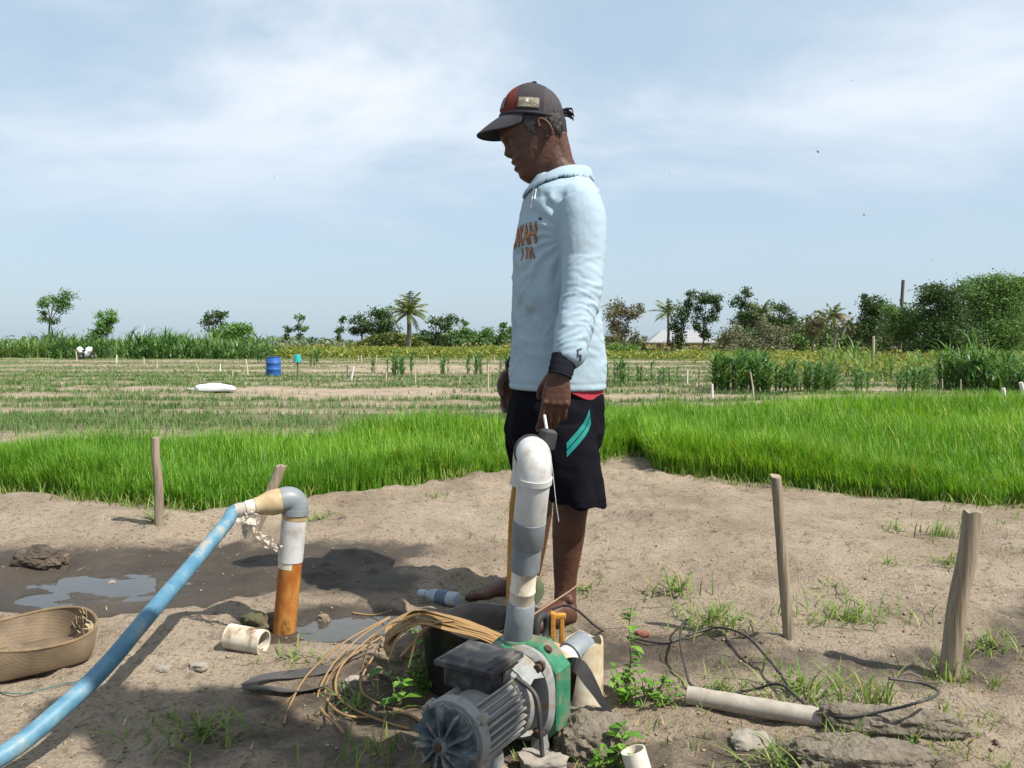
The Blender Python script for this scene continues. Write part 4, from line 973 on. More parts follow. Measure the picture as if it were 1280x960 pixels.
    disp += body_w * (.0060 * fbm(V[:, 0] * 7 + V[:, 2] * 5, V[:, 1] * 4, V[:, 2] * 2.2 - V[:, 0] * 2, 3, 82) * sstep(0, .06, zz))
    pit = np.array(P(706, 300, 2.43)); dp = V - pit; ang = np.arctan2(dp[:, 2], -dp[:, 0]); rad = np.linalg.norm(dp[:, [0, 2]], axis=1)
    disp += body_w * .0042 * np.sin(ang * 15 + 3 * wob) * np.exp(-((rad - .10) / .075) ** 2) * (V[:, 1] < 2.6)
    rid = lambda q, a_, b_, c_, s_: np.clip(1 - np.abs(fbm(a_, b_, c_, 3, s_)) * q, 0, 1) ** 2
    disp += body_w * (.0048 * rid(2.6, V[:, 0] * 7 - V[:, 2] * 5, V[:, 1] * 3, V[:, 2] * 3 + V[:, 0] * 3, 83) * sstep(.02, .1, zz) + .0030 * rid(2.8, V[:, 0] * 5, V[:, 1] * 5, V[:, 2] * 17 + V[:, 0] * 6, 93) * (1 - sstep(.22, .36, zz)) * sstep(.02, .06, zz))
    disp += onarm * .0040 * rid(2.2, sal * 21 + V[:, 0] * 13, V[:, 0] * 4, V[:, 1] * 4, 94) * sstep(.28, .5, sal / sl_)
    # the sewn hem
    hem = Q(690, 478).z; disp -= body_w * .0022 * np.exp(-((V[:, 2] - hem) / .0035) ** 2)
    disp += .0007 * fbm(V[:, 0] * 70, V[:, 1] * 70, V[:, 2] * 70, 2, 84)
    V = V + Nn * disp[:, None]; setco(me, V)
    bvh = BVHTree.FromPolygons([tuple(p) for p in V], [tuple(p.vertices) for p in me.polygons])
    V2 = V - np.array(base); setco(me, V2)
    m_sh = M_SHIRT; dirt(m_sh, base)
    shirt = finish('shirt', me, m_sh, body, sharp=None)
    # hood lying round the neck
    hb = MB(); hp = [(664, 235, 2.598), (669, 227, 2.535), (684, 216, 2.50), (704, 208, 2.505), (723, 205.5, 2.54), (735, 208, 2.60), (722, 206, 2.66), (703, 209, 2.70), (684, 217, 2.70), (669, 228, 2.66)]
    pts = [P(*p) for p in hp]; cl = spline(pts + [pts[0]], 5)[:-1]; rs = [.0062 + .0030 * sstep(-.3, .7, (p.x - pts[0].x) / .17 - .2) + .0018 * math.sin(i * 1.3) for i, p in enumerate(cl)]
    cc = sum(cl, Vector()) / len(cl); lay, bot = [], []
    for k in range(6):
        f = k / 5; row = []
        for i, p in enumerate(cl):
            o_ = Vector((p.x - cc.x, p.y - cc.y, 0)).normalized(); bk = max(0, o_.x); w = .028 - .008 * bk
            row.append(p + o_ * (f * w) + VUP * (-.027 * f ** 1.25 * (1 + .55 * bk) + .007 * math.sin(math.pi * f)))
        lay.append(row); bot.append([p - VUP * .011 for p in row])
    hb.loft(lay + bot[::-1], closed=True)
    me = remesh(hb, .0040, 8); V = coords(me); Nn = normals(me); V = V + Nn * (.0022 * fbm(V[:, 0] * 16, V[:, 1] * 10, V[:, 2] * 18, 3, 85))[:, None] - np.array(base); setco(me, V)
    finish('hood', me, M_SHIRT, shirt, sharp=None)
    def on_shirt(px, py, o_=.003):
        h = bvh.ray_cast(Vector((0, 0, CAMH)), ray(px, py).normalized(), 5); q = h[0] if h[0] else P(px, py, 2.5); return q - ray(px, py).normalized() * o_
    db = MB(); db.tube(spline([on_shirt(668, 236, .010), on_shirt(666.5, 243), on_shirt(665.5, 250), on_shirt(664.5, 258)], 4), .0030, 7); db.ball(on_shirt(664.5, 259), (.0045, .0045, .0065))
    db.build('drawstring', M_CORD, shirt); db = MB(); db.tube(spline([on_shirt(670, 236, .010), on_shirt(669.5, 242), on_shirt(668, 249)], 4), .0024, 7); db.build('drawstring', M_CORD, shirt)
    # printed lettering across the chest, its end towards us
    def print_text(txt, py_top, py_bot, px_end, name, m, off, bold, spacing=1.0, sx=1.0):
        cu = bpy.data.curves.new('t', 'FONT'); cu.body = txt; cu.offset = bold; cu.space_character = spacing; to = bpy.data.objects.new('t', cu); COL.objects.link(to)
        dg = bpy.context.evaluated_depsgraph_get(); dg.update(); tm = bpy.data.meshes.new_from_object(to.evaluated_get(dg)); bpy.data.objects.remove(to)
        bm = bmesh.new(); bm.from_mesh(tm); bpy.data.meshes.remove(tm); bmesh.ops.triangulate(bm, faces=bm.faces)
        for _ in range(3):
            es = [e for e in bm.edges if e.calc_length() > .12]
            if es: bmesh.ops.subdivide_edges(bm, edges=es, cuts=1); bmesh.ops.triangulate(bm, faces=bm.faces)
        vs = [v.co.copy() for v in bm.verts]; fs_ = [tuple(v.index for v in f.verts) for f in bm.faces]; bm.free()
        x1 = max(v.x for v in vs); y0, y1 = min(v.y for v in vs), max(v.y for v in vs); zt_, zb_ = Q(660, py_top).z, Q(660, py_bot).z; sc = (zt_ - zb_) / (y1 - y0)
        out = []; c, a, b = tor_at((py_top + py_bot) / 2); ths = np.linspace(-2, 2, 400)
        rg = [c + TF * (a * math.copysign(abs(math.cos(t)) ** (2 / 2.25), math.cos(t))) + TL * (b * math.copysign(abs(math.sin(t)) ** (2 / 2.25), math.sin(t))) for t in ths]
        arc = np.concatenate([[0], np.cumsum([(rg[i + 1] - rg[i]).length for i in range(399)])])
        tx = Q(px_end, py_top).x; ie = max([i for i in range(200, 400) if ths[i] < 1.5], key=lambda i: -abs(rg[i].x - tx))
        for v in vs:
            s_ = arc[ie] - (x1 - v.x) * sc * sx; t = float(np.interp(s_, arc, ths)); z = zb_ + (v.y - y0) * sc
            p = c + TF * (a * math.copysign(abs(math.cos(t)) ** (2 / 2.25), math.cos(t))) + TL * (b * math.copysign(abs(math.sin(t)) ** (2 / 2.25), math.sin(t))); p.z = z
            o2 = p - c; o2.z = 0; dr_ = o2.normalized(); hit = bvh.ray_cast(p + dr_ * .09, -dr_, .2)
            out.append((hit[0] if hit[0] else p) + dr_ * off)
        tb_ = MB(); tb_.add(out, fs_); tb_.build(name, m, shirt, smooth=False)
    print_text('UNKAH', 285.5, 312, 669.5, 'chest_print', M_DARKPRINT, .0012, .055, 1.0, .62); print_text('UNKAH', 286.5, 311, 669, 'chest_print', M_ORANGE, .0022, .028, 1.0, .62)
    print_text('I BR', 314.5, 329, 667.5, 'chest_print', M_DARKPRINT, .0012, .035, 1.3, .78); print_text('I BR', 315.2, 328.4, 667.2, 'chest_print', M_ORANGE, .0022, .012, 1.3, .78)
    print_text('TM', 281.5, 285, 675, 'chest_print', M_DARKPRINT, .0015, .07)
    # cuffs
    for (a, b_, r0, r1) in ((P(706, 446, 2.25), P(699.5, 470, 2.235), .0375, .0345), (P(650, 448, 2.85), FWR, .036, .033)):
        cb2 = MB(); d = (b_ - a).normalized(); pts = [a + (b_ - a) * t for t in np.linspace(0, 1, 9)]
        cb2.tube(pts, [r0 + (r1 - r0) * k / 8 + .0012 * math.sin(k * 2.4) for k in range(9)], 28); cb2.build('cuff', M_CUFF, shirt)
    # the small black mark on the lower sleeve
    mk = MB()
    def on_arm(px, py): 
        o2 = Vector((0, 0, CAMH)); d = ray(px, py).normalized(); h = bvh.ray_cast(o2, d, 5); return h[0] + h[1] * .0022
    for sgm in (((721.5, 437.5), (727, 436)), ((722.5, 437.5), (722, 443)), ((722, 443), (726, 444)), ((726, 444), (724.5, 452))): mk.tube([on_arm(*sgm[0]), on_arm(*sgm[1])], .0017, 5)
    mk.build('sleeve_mark', M_DARKPRINT, shirt)
    # red undershirt showing below the hem behind
    ub = MB(); n = 64; rr = []
    for dz, s_ in ((.02, .955), (-.012, .97), (-.030, .975), (-.034, .95)):
        c, a, b = tor_at(484); r_ = []
        for k in range(n):
            t = 2 * math.pi * k / n; p = c + TF * a * s_ * math.cos(t) + TL * b * s_ * math.sin(t); back = .5 - .5 * math.cos(t)
            p.z += dz * (1 if dz > 0 else (.05 + .95 * float(sstep(.35, .75, back)))) + .002 * math.sin(9 * t); r_.append(p)
        rr.append(r_)
    ub.loft(rr, cap=(True, True)); ub.build('undershirt', M_RED, body)
    # ---------------- shorts
    mb = MB(); ln = lambda p, xl, xr, b: ring(Q((xl + xr) / 2, p), TF * (abs(Q(xr, p).x - Q(xl, p).x) / 2), TL * b, 48, 2.3)
    mb.loft([ln(466, 647, 747, .160), ln(484, 644, 749, .168), ln(494, 639, 752, .180), ln(515, 635, 752, .187), ln(538, 633.5, 751, .19), ln(556, 640, 747, .15), ln(572, 655, 735, .08)])
    nl = [((700, 530), 2.51, .10, .105), ((709, 560), 2.49, .099, .105), ((716, 590), 2.475, .092, .104), ((721, 612), 2.468, .0865, .102), ((724, 628), 2.465, .086, .102)]
    fl = [((676, 525), 2.69, .112, .10), ((674, 555), 2.72, .112, .10), ((675, 585), 2.745, .100, .10), ((677, 615), 2.75, .088, .098)]
    for LG in (nl, fl): mb.loft([ring(P(*c, Y), Vector((rx, 0, -.10 * rx if c[1] > 600 else 0)), Vector((0, ry, 0)), 40, 2.2) for c, Y, rx, ry in LG])
    me = remesh(mb, .0052, 4); V = coords(me); Nn = normals(me); zz = V[:, 2] - P(724, 634, 2.465).z
    d = .009 * fbm(V[:, 0] * 9 + V[:, 2] * 3, V[:, 1] * 10, V[:, 2] * 2.6, 3, 86) + .005 * np.sin(np.arctan2(V[:, 1] - 2.47, V[:, 0] - P(722, 634, 2.46).x) * 7 + 2 * fbm(V[:, 0] * 4, V[:, 1] * 4, V[:, 2] * 4, 2, 88)) * (1 - sstep(0, .28, zz)) * (V[:, 1] < 2.6)
    d += .006 * (1 - np.abs(fbm(V[:, 0] * 8 + V[:, 2] * 6, V[:, 1] * 6, V[:, 2] * 9, 3, 87)))
    d -= .002 * np.exp(-((zz - .028) / .003) ** 2)
    d *= sstep(.345, .30, zz); V = V + Nn * d[:, None]; bv2 = BVHTree.FromPolygons([tuple(p) for p in V], [tuple(p.vertices) for p in me.polygons]); setco(me, V - np.array(base))
    shorts = finish('shorts', me, M_SHORT, body, sharp=None)
    # teal double stripe on the near leg
    def on_shorts(px, py):
        dd = ray(px, py).normalized(); h = bv2.ray_cast(Vector((0, 0, CAMH)), dd, 6); return (h[0] if h[0] else P(px, py, 2.4)) + Vector((0, -.0025, 0))
    for q in (0, 1):
        tb = MB(); L1 = [(736.8, 511), (733.5, 520), (729, 529), (722, 538), (715, 546), (708, 554)]; L2 = [(738.8, 530), (736.5, 537), (732, 545), (725, 554), (717, 563), (708.5, 572)]
        g_ = []; mid0, mid1 = (0, .44) if q == 0 else (.53, .97)
        for i in range(31):
            u = i / 30 * 5; k = min(4, int(u)); fr = u - k; A = [L1[k][j] + (L1[k + 1][j] - L1[k][j]) * fr for j in (0, 1)]; B = [L2[k][j] + (L2[k + 1][j] - L2[k][j]) * fr for j in (0, 1)]
            for s_ in (0, .25, .5, .75, 1): f_ = mid0 + (mid1 - mid0) * s_; g_.append(on_shorts(A[0] + (B[0] - A[0]) * f_, A[1] + (B[1] - A[1]) * f_))
        tb.add(g_, [(i * 5 + j, i * 5 + j + 1, (i + 1) * 5 + j + 1, (i + 1) * 5 + j) for i in range(30) for j in range(4)]); tb.build('stripe', M_TEAL, shorts, sharp=None)
    cb2 = MB(); cb2.tube(spline([P(687, 560, 2.36), P(691, 590, 2.36), P(695, 628, 2.37), P(698.5, 652, 2.375)], 5), .0011, 5); cb2.build('thread', M_CORD, shorts)
    return tips
def dirt(m, base):
    """grey soil stains across the belly of the shirt"""
    nt = m.node_tree; b = nt.nodes['Principled BSDF']; N = nt.nodes.new; L = nt.links.new; src = b.inputs['Base Color'].links[0].from_socket
    tc = N('ShaderNodeTexCoord'); n = N('ShaderNodeTexNoise'); n.inputs['Scale'].default_value = 16; n.inputs['Detail'].default_value = 7; L(tc.outputs['Object'], n.inputs['Vector'])
    sp = N('ShaderNodeSeparateXYZ'); L(tc.outputs['Object'], sp.inputs[0])
    zc = Q(650, 395).z - base.z
    def bell(sock, c, w):
        a = N('ShaderNodeMath'); a.operation = 'SUBTRACT'; L(sock, a.inputs[0]); a.inputs[1].default_value = c
        a2 = N('ShaderNodeMath'); a2.operation = 'ABSOLUTE'; L(a.outputs[0], a2.inputs[0]); mr = N('ShaderNodeMapRange'); L(a2.outputs[0], mr.inputs['Value']); mr.inputs['From Min'].default_value = 0; mr.inputs['From Max'].default_value = w; mr.inputs['To Min'].default_value = 1; mr.inputs['To Max'].default_value = 0
        return mr.outputs[0]
    m1 = N('ShaderNodeMath'); m1.operation = 'MULTIPLY'; L(bell(sp.outputs['Z'], zc, .085), m1.inputs[0]); L(bell(sp.outputs['X'], Q(655, 395).x - base.x, .11), m1.inputs[1])
    r = N('ShaderNodeValToRGB'); r.color_ramp.elements[0].position = .5; r.color_ramp.elements[1].position = .68; L(n.outputs['Fac'], r.inputs[0])
    m2 = N('ShaderNodeMath'); m2.operation = 'MULTIPLY'; L(m1.outputs[0], m2.inputs[0]); L(r.outputs[0], m2.inputs[1])
    mx = N('ShaderNodeMixRGB'); L(m2.outputs[0], mx.inputs[0]); L(src, mx.inputs[1]); mx.inputs[2].default_value = (.16, .17, .16, 1); L(mx.outputs[0], b.inputs['Base Color'])
TIPS = build_farmer()
# ------------------------------------------------------------------ the pump and what is plugged into it
M_BLACK = mat('black_plastic', (.020, .021, .024), (.042, .042, .043), (.10, .095, .085), scale=24, rough=.45, bump=.12, bscale=60, pos=(.38, .50), dist=.003)
M_GREY = mat('grey_paint', (.16, .175, .18), (.25, .26, .255), (.22, .175, .125), scale=34, rough=.6, bump=.25, bscale=70, pos=(.34, .50), dist=.003)
M_FIN = mat('grey_alloy', (.24, .24, .23), (.32, .31, .29), (.20, .15, .10), scale=38, rough=.5, metal=.25, bump=.2, bscale=90, pos=(.35, .66), dist=.002)
M_GREEN = mat('green_enamel', (.022, .135, .075), (.032, .18, .095), (.17, .155, .11), scale=24, rough=.45, bump=.2, bscale=45, pos=(.36, .52), dist=.004)
M_FAN = mat('fan_plastic', (.05, .072, .085), (.09, .115, .13), (.24, .235, .215), scale=38, rough=.65, bump=.2, pos=(.34, .50), dist=.002)
M_RUST = mat('rusty_steel', (.085, .042, .026), (.05, .027, .018), (.15, .08, .045), scale=30, rough=.85, bump=.5, bscale=120, dist=.003)
M_PVCW = mat('white_pvc', (.54, .54, .535), (.47, .465, .45), (.33, .30, .25), scale=17, rough=.38, bump=.05, bscale=30, pos=(.46, .60))
M_PVCG = mat('grey_pvc', (.215, .24, .26), (.17, .19, .205), (.30, .29, .26), scale=22, rough=.45, pos=(.38, .62), bump=.06, bscale=40)
M_PVCD = mat('dirty_pvc', (.66, .63, .56), (.52, .46, .35), (.17, .105, .055), scale=18, rough=.55, bump=.15, bscale=50, pos=(.40, .57), stretch=(1, 1, .4), dist=.003)
M_TAN = mat('stained_pvc', (.38, .26, .13), (.50, .39, .24), (.22, .13, .06), scale=24, rough=.5, bump=.12, dist=.003)
M_RUBBER = mat('black_rubber', (.018, .018, .02), (.04, .038, .036), scale=12, rough=.7, bump=.2, bscale=90, dist=.003)
M_WIRE = mat('cable_black', (.025, .025, .027), (.06, .055, .05), scale=20, rough=.5, bump=0)
M_BAMBOO = mat('orange_bamboo', (.34, .16, .035), (.46, .26, .07), (.16, .075, .03), scale=30, rough=.55, bump=.25, bscale=60, stretch=(1, 1, .15), dist=.003)
M_MUD = mat('dried_mud', (.22, .175, .125), (.14, .11, .078), scale=9, rough=.95, bump=.9, bscale=38, dist=.012)
M_CONC = mat('old_concrete', (.20, .17, .13), (.125, .105, .078), (.27, .24, .20), scale=22, rough=.95, bump=1.0, bscale=70, dist=.014)
M_STONE = mat('dusty_stone', (.30, .27, .23), (.22, .195, .165), scale=14, rough=.95, bump=.6, bscale=60, dist=.006)
VX = Vector((1, 0, 0)); VY = Vector((0, 1, 0)); VZ = Vector((0, 0, 1))
PRZ = math.atan2(.862, .507); PO = Vector((.012, 1.69, 0)); PO.z = zg(.012, 1.69) - .004
PM = Matrix.Translation(PO) @ Matrix.Rotation(PRZ, 4, 'Z')
AZ = .130                                              # height of the shaft
def build_pump():
    root = empty('water_pump', PO, 'grey and green electric water pump with black terminal box and bare fan', 'water pump', rz=PRZ)
    A = lambda x, y, z: Vector((x, y, AZ + z))
    def xring(x, ry, rz, n=40, e=2): return ring(A(x, 0, 0), VY * ry, VZ * rz, n, e)
    # motor with cooling fins along it
    mb = MB(); mb.loft([xring(-.232, .060, .060), xring(-.085, .060, .060)])
    mb.build('motor_body', M_FIN, root)
    for k in range(30):
        a = 2 * math.pi * k / 30 + .05
        if 1.05 < a < 2.1: continue
        c, s = math.cos(a), math.sin(a); Mx = Matrix(((1, 0, 0), (0, c, -s), (0, s, c)))
        fb = MB(); fb.box(A(-.158, c * .0655, s * .0655), (.142, .017, .0042), Mx, bev=.0012); fb.build('cooling_fin', M_FIN, root, smooth=False)
    mb = MB(); mb.loft([xring(-.252, .058, .058), xring(-.250, .071, .071), xring(-.236, .0745, .0745), xring(-.228, .0745, .0745), xring(-.226, .062, .062)]); mb.loft([xring(-.2545, .050, .050), xring(-.2535, .062, .062), xring(-.250, .064, .064), xring(-.249, .05, .05)])
    end = mb.build('end_shield', M_GREY, root)
    for a in (.65, 2.5, 3.8, 5.6):
        mb = MB(); mb.box(A(-.232, .073 * math.cos(a), .073 * math.sin(a)), (.028, .018, .018), Matrix.Rotation(a, 3, 'X'), bev=.004); mb.lathe([(.0055, 0), (.0055, .006)], A(-.250, .075 * math.cos(a), .075 * math.sin(a)), (-1, 0, 0), 8); mb.build('bolt_lug', M_GREY, root, smooth=False)
    # bare fan: hub, back plate, broken outer edge and ten blades
    mb = MB(); mb.loft([xring(-.262, .066, .066), xring(-.2645, .066, .066)]); fan = mb.build('fan', M_FAN, root)
    mb = MB(); mb.loft([xring(-.262, .019, .019, 20), xring(-.288, .017, .017, 20), xring(-.290, .012, .012, 20)]); mb.build('hub', M_FAN, fan)
    mb = MB(); mb.loft([xring(-.289, .0075, .0075, 12), xring(-.297, .007, .007, 12)]); mb.build('shaft_end', M_RUST, fan)
    for k in range(11):
        a = 2 * math.pi * k / 11 + .2; r = Vector((0, math.cos(a), math.sin(a))); t = Vector((0, -math.sin(a), math.cos(a))); bl = MB(); ro = .068 + .004 * ((k * 7) % 3 - 1); pr = []
        for rr, w, d in ((.014, .004, .024), (.035, .0045, .026), (.055, .0050, .026), (ro, .0055, .021)):
            c = A(-.2635, 0, 0) + r * rr + t * (.11 * rr); pr.append([c - t * w * .5, c + t * w * .5, c + t * (w * .5 + .003) - VX * d, c - t * (w * .5 - .003) - VX * d])
        bl.loft(pr); bl.build('fan_blade', M_FAN, fan, smooth=False)
    # terminal box and its lid
    tx, ty = -.108, .028
    mb = MB(); mb.box((tx, ty, AZ + .073), (.108, .112, .054), bev=.008); tb = mb.build('terminal_box', M_BLACK, root, smooth=False)
    mb = MB()
    mb.loft([[Vector((tx + sx * (.064 - i), ty + sy * (.068 - i), AZ + z)) for sx, sy in ((1, 1), (-1, 1), (-1, -1), (1, -1))] for i, z in ((.001, .093), (0, .095), (0, .104), (.003, .1065), (.012, .1075), (.017, .113), (.021, .1145))])
    mb.build('lid', M_BLACK, tb, smooth=False)
    for sx in (-1, 1):
        for sy in (-1, 1): mb = MB(); mb.lathe([(.005, 0), (.005, .004), (.003, .005)], (tx + sx * .052, ty + sy * .056, AZ + .1048), n=10); mb.build('screw', M_BLACK, tb)
    mb = MB(); mb.box((tx + .01, ty - .058, AZ + .070), (.030, .004, .022)); mb.build('cable_gland', M_BLACK, tb, smooth=False)
    # adapter bracket with windows, then the green casing
    mb = MB(); n = 64
    R0 = [xring(-.084, .058, .058, n), xring(-.078, .072, .072, n), xring(-.066, .078, .078, n)]
    mb.loft(R0, (True, False)); mb.loft([xring(-.092, .05, .05, n), xring(-.084, .058, .058, n)], (True, False))
    R1 = [xring(-.022, .088, .094, n, 2.4), xring(-.012, .093, .103, n, 2.8), xring(-.002, .093, .103, n, 2.8)]
    mb.loft(R1, (True, True))
    # the webs between the windows
    for a0, a1 in ((.55, 2.60), (4.05, 5.4)):
        w = []
        for x, r_ in ((-.070, .077), (-.045, .083), (-.018, .092)):
            o_ = [A(x, r_ * math.cos(t), r_ * 1.05 * math.sin(t)) for t in np.linspace(a0 + .12 * math.sin((x + .07) * 60), a1 - .12 * math.sin((x + .07) * 60), 10)]
            i_ = [A(x, (r_ - .010) * math.cos(t), (r_ - .010) * 1.05 * math.sin(t)) for t in np.linspace(a1 - .12 * math.sin((x + .07) * 60), a0 + .12 * math.sin((x + .07) * 60), 10)]
            w.append(o_ + i_)
        mb.loft(w)
    br = mb.build('bracket', M_GREY, root)
    mb = MB(); mb.loft([xring(-.085, .022, .022, 16), xring(-.01, .024, .024, 16)]); mb.build('shaft', M_RUST, br)
    for a in (.8, 2.35, 3.95, 5.5):
        mb = MB(); mb.lathe([(.013, 0), (.013, .010), (.0085, .010), (.0085, .018), (.006, .019)], A(-.012, .098 * math.cos(a) * .93, .103 * math.sin(a) * .95), (-1, 0, 0), 8); mb.build('bolt', M_RUST, br, smooth=False)
    def octa(x, hy, hz, ch):
        return [A(x, y, z) for y, z in ((hy, hz - ch), (hy - ch, hz), (-hy + ch, hz), (-hy, hz - ch), (-hy, -hz + ch * .7), (-hy + ch * .8, -hz), (hy - ch * .8, -hz), (hy, -hz + ch * .7))]
    mb = MB(); mb.loft([octa(-.001, .094, .098, .045), octa(.003, .098, .103, .047), octa(.058, .098, .103, .047), octa(.066, .092, .097, .044), octa(.080, .070, .074, .035)])
    cas = mb.build('pump_casing', M_GREEN, root, smooth=False)
    mb = MB(); mb.lathe([(.046, .088), (.046, .104), (.040, .106), (.038, .113), (.034, .114)], A(.022, .012, -.008), n=28); mb.build('outlet_flange', M_GREEN, cas)
    mb = MB(); mb.lathe([(.048, 0), (.044, .012), (.036, .016), (.036, .034)], A(.078, -.010, -.006), (1, 0, 0), 26); mb.build('inlet_port', M_RUBBER, cas)
    mb = MB(); mb.lathe([(.010, 0), (.010, .010), (.006, .011)], A(.02, -.060, .088), (0, -.5, 1), 6); mb.build('priming_plug', M_RUST, cas, smooth=False)
    # feet
    for y in (-.062, .062):
        mb = MB(); mb.loft([[Vector((x + dx, y + s * w, z)) for dx, s in ((-.016, -1), (.016, -1), (.016, 1), (-.016, 1))] for x, w, z in ((-.016, .030, .0), (-.016, .030, .012), (-.014, .014, .020), (-.010, .012, .05))]); mb.build('foot', M_GREY, root, smooth=False)
    mb = MB(); mb.loft([[Vector((-.158 + sx * .045, sy * w, z)) for sx, sy in ((-1, -1), (1, -1), (1, 1), (-1, 1))] for w, z in ((.068, 0), (.068, .010), (.035, .026), (.03, .066))]); mb.build('foot', M_GREY, root, smooth=False)
    # flex hanging down the side of the motor
    mb = MB(); mb.tube(spline([(-.075, -.040, AZ + .062), (-.078, -.088, AZ + .035), (-.085, -.102, AZ - .03), (-.083, -.112, AZ - .10), (-.07, -.15, -.012 - PO.z)], 7), .0048, 9); mb.build('power_flex', M_WIRE, root)
build_pump()
def PL(x, y, z): return PM @ Vector((x, y, z))

# riser on the pump outlet: grey socket, white pipe, grey couplings, white elbows
def build_riser():
    b = PL(.022, .012, AZ + .104); root = empty('riser_pipe', b, 'fat white and grey plastic pipe rising from the pump, bent over at the top', 'pipe')
    top = P(668, 592, 1.625); d = top - b
    at = lambda t: b + d * t
    ax = d.normalized()
    def seg(name, t0, t1, prof, m):
        L_ = d.length * (t1 - t0); mb = MB(); mb.lathe([(r, h * L_) for r, h in prof], at(t0), ax, 36); return mb.build(name, m, root)
    seg('grey_socket', 0, .235, [(0.0310, 0), (0.0314, .03), (0.0305, .5), (0.0296, .97), (0.0274, 1)], M_PVCG)
    seg('white_pipe', .225, .46, [(0.0267, 0), (0.0267, .30), (0.0281, .32), (0.0281, .36), (0.0267, .38), (0.0267, 1)], M_PVCD)
    seg('grey_coupling', .43, .585, [(0.0292, 0), (0.0314, .03), (0.0314, .97), (0.0292, 1)], M_PVCG)
    seg('grey_coupling', .575, .735, [(0.0319, 0), (0.0341, .05), (0.0345, .95), (0.0319, 1)], M_PVCG)
    seg('white_sleeve', .73, .985, [(0.0332, 0), (0.0341, .03), (0.0341, 1)], M_PVCW)
    # elbow bent away over the top and down behind
    hd = Vector((-.10, 1, 0)).normalized(); r = .048; c0 = at(.97); pts = [c0 - ax * .004]
    for k in range(9):
        a = k / 8 * math.pi / 2; pts.append(c0 + ax * (r * math.sin(a)) + hd * (r * (1 - math.cos(a))))
    mid = len(pts)
    el = MB(); el.tube(pts, [0.0367] + [0.0356] * 8 + [0.0356], 32); el.tube([pts[-1] - hd * .006, pts[-1] + hd * .026], 0.0350, 32)
    el.tube([c0 - ax * .006, c0 + ax * .006], 0.0379, 32); el.build('elbow', M_PVCW, root)
    e0 = pts[-1] + hd * .028; mb = MB(); mb.tube([e0 - hd * .010, e0 + hd * .012], [0.0370, 0.0373], 32); mb.build('rubber_strap', M_RUBBER, root)
    p2 = [e0]
    for k in range(1, 9):
        a = k / 8 * math.pi / 2; p2.append(e0 + hd * (.048 * math.sin(a)) - VZ * (.048 * (1 - math.cos(a))))
    dn = p2[-1] - VZ * .036 - Vector((.008, 0, 0)); p2.append(dn)
    e2 = MB(); e2.tube(p2, [0.0358] * 9 + [0.0350], 32); e2.build('elbow', M_PVCW, root)
    # black clamp block on the bend
    bx = e0 + hd * .008 + Vector((.034, -.004, .026)); mb = MB(); mb.box(bx, (.034, .036, .046), Matrix.Rotation(.25, 3, 'Z') @ Matrix.Rotation(.2, 3, 'Y'), bev=.006); mb.build('clamp_block', M_RUBBER, root, smooth=False)
    # faded green tape flap low on the white pipe
    mb = MB(); q = at(.28); rr = []
    for k in range(9):
        z = -.030 + .0085 * k; w = .016 * math.sin(math.pi * (k + .6) / 9.2) + .002; rr.append([q + ax * z + Vector((.028, .012, 0)), q + ax * z + Vector((.029 + w, .004, 0)), q + ax * z + Vector((.029 + w, .006, 0)), q + ax * z + Vector((.028, .016, 0))])
    mb.loft(rr); mb.build('tape_flap', mat('pale_green_tape', (.42, .50, .30), (.35, .42, .25), rough=.5), root)
    # thin white weld line down the side
    return e0, hd, dn, bx
E0R, HDR, DNR, BXR = build_riser()
# the rod he holds, resting on the clamp block
_r0 = P(685, 547, 2.165); _r1 = P(680.5, 519, 2.20)
mb = MB(); mb.tube([_r0, _r0 + (_r1 - _r0) * .5, _r1], .0044, 12)
tag(mb.build('white_rod', M_PVCW, loc=_r0), 'short white plastic rod held between the farmer\'s fingers over the bent pipe', 'rod')
# bamboo pole behind the riser
def bamboo(name, pts, r, label, m, cat='stake', group=None, knots=4, n=14):
    mb = MB(); c = spline(pts, 6); K = len(c); rs = []
    for k in range(K):
        t = k / (K - 1) * knots; rs.append(r * (1 - .12 * k / K) * (1 + .10 * math.exp(-((t - round(t)) / .045) ** 2)))
    mb.tube(c, rs, n); o = mb.build(name, m, loc=c[0], sharp=50); tag(o, label, cat, group); return o
_b = P(637.5, 757, 1.93); _b.z = zg(_b.x, _b.y) - .02
bamboo('bamboo_pole', [_b, P(641, 670, 1.865), P(648, 596, 1.80)], .0125, 'slim orange bamboo pole propping up the bend of the white pipe', M_BAMBOO, 'pole', None, 3)

# suction side: rubber union, stained pipe and grey coupling running into the broken well casing
def build_suction():
    a = PL(.108, -.012, AZ - .006); e = PL(.222, -.040, AZ + .024); d = e - a; dn = d.normalized(); root = empty('suction_pipe', a, 'stained short pipe with a grey coupling leading from the pump into the broken casing', 'pipe')
    mb = MB(); mb.lathe([(.033, -.012), (.0355, -.008), (.0355, .016), (.0345, .020)], a, dn, 28); mb.build('rubber_union', M_RUBBER, root)
    mb = MB(); mb.lathe([(.0285, 0), (.0285, d.length * .62)], a + dn * .014, dn, 28); mb.build('stained_pipe', M_TAN, root)
    mb = MB(); mb.lathe([(.030, 0), (.0335, .002), (.0335, .058), (.031, .062)], a + dn * d.length * .70, dn, 28); mb.build('grey_coupling', M_PVCG, root)
    mb = MB(); mb.lathe([(.0289, 0), (.0289, .022)], a + dn * d.length * .52, dn, 28); mb.build('white_label', M_PVCW, root)
build_suction()
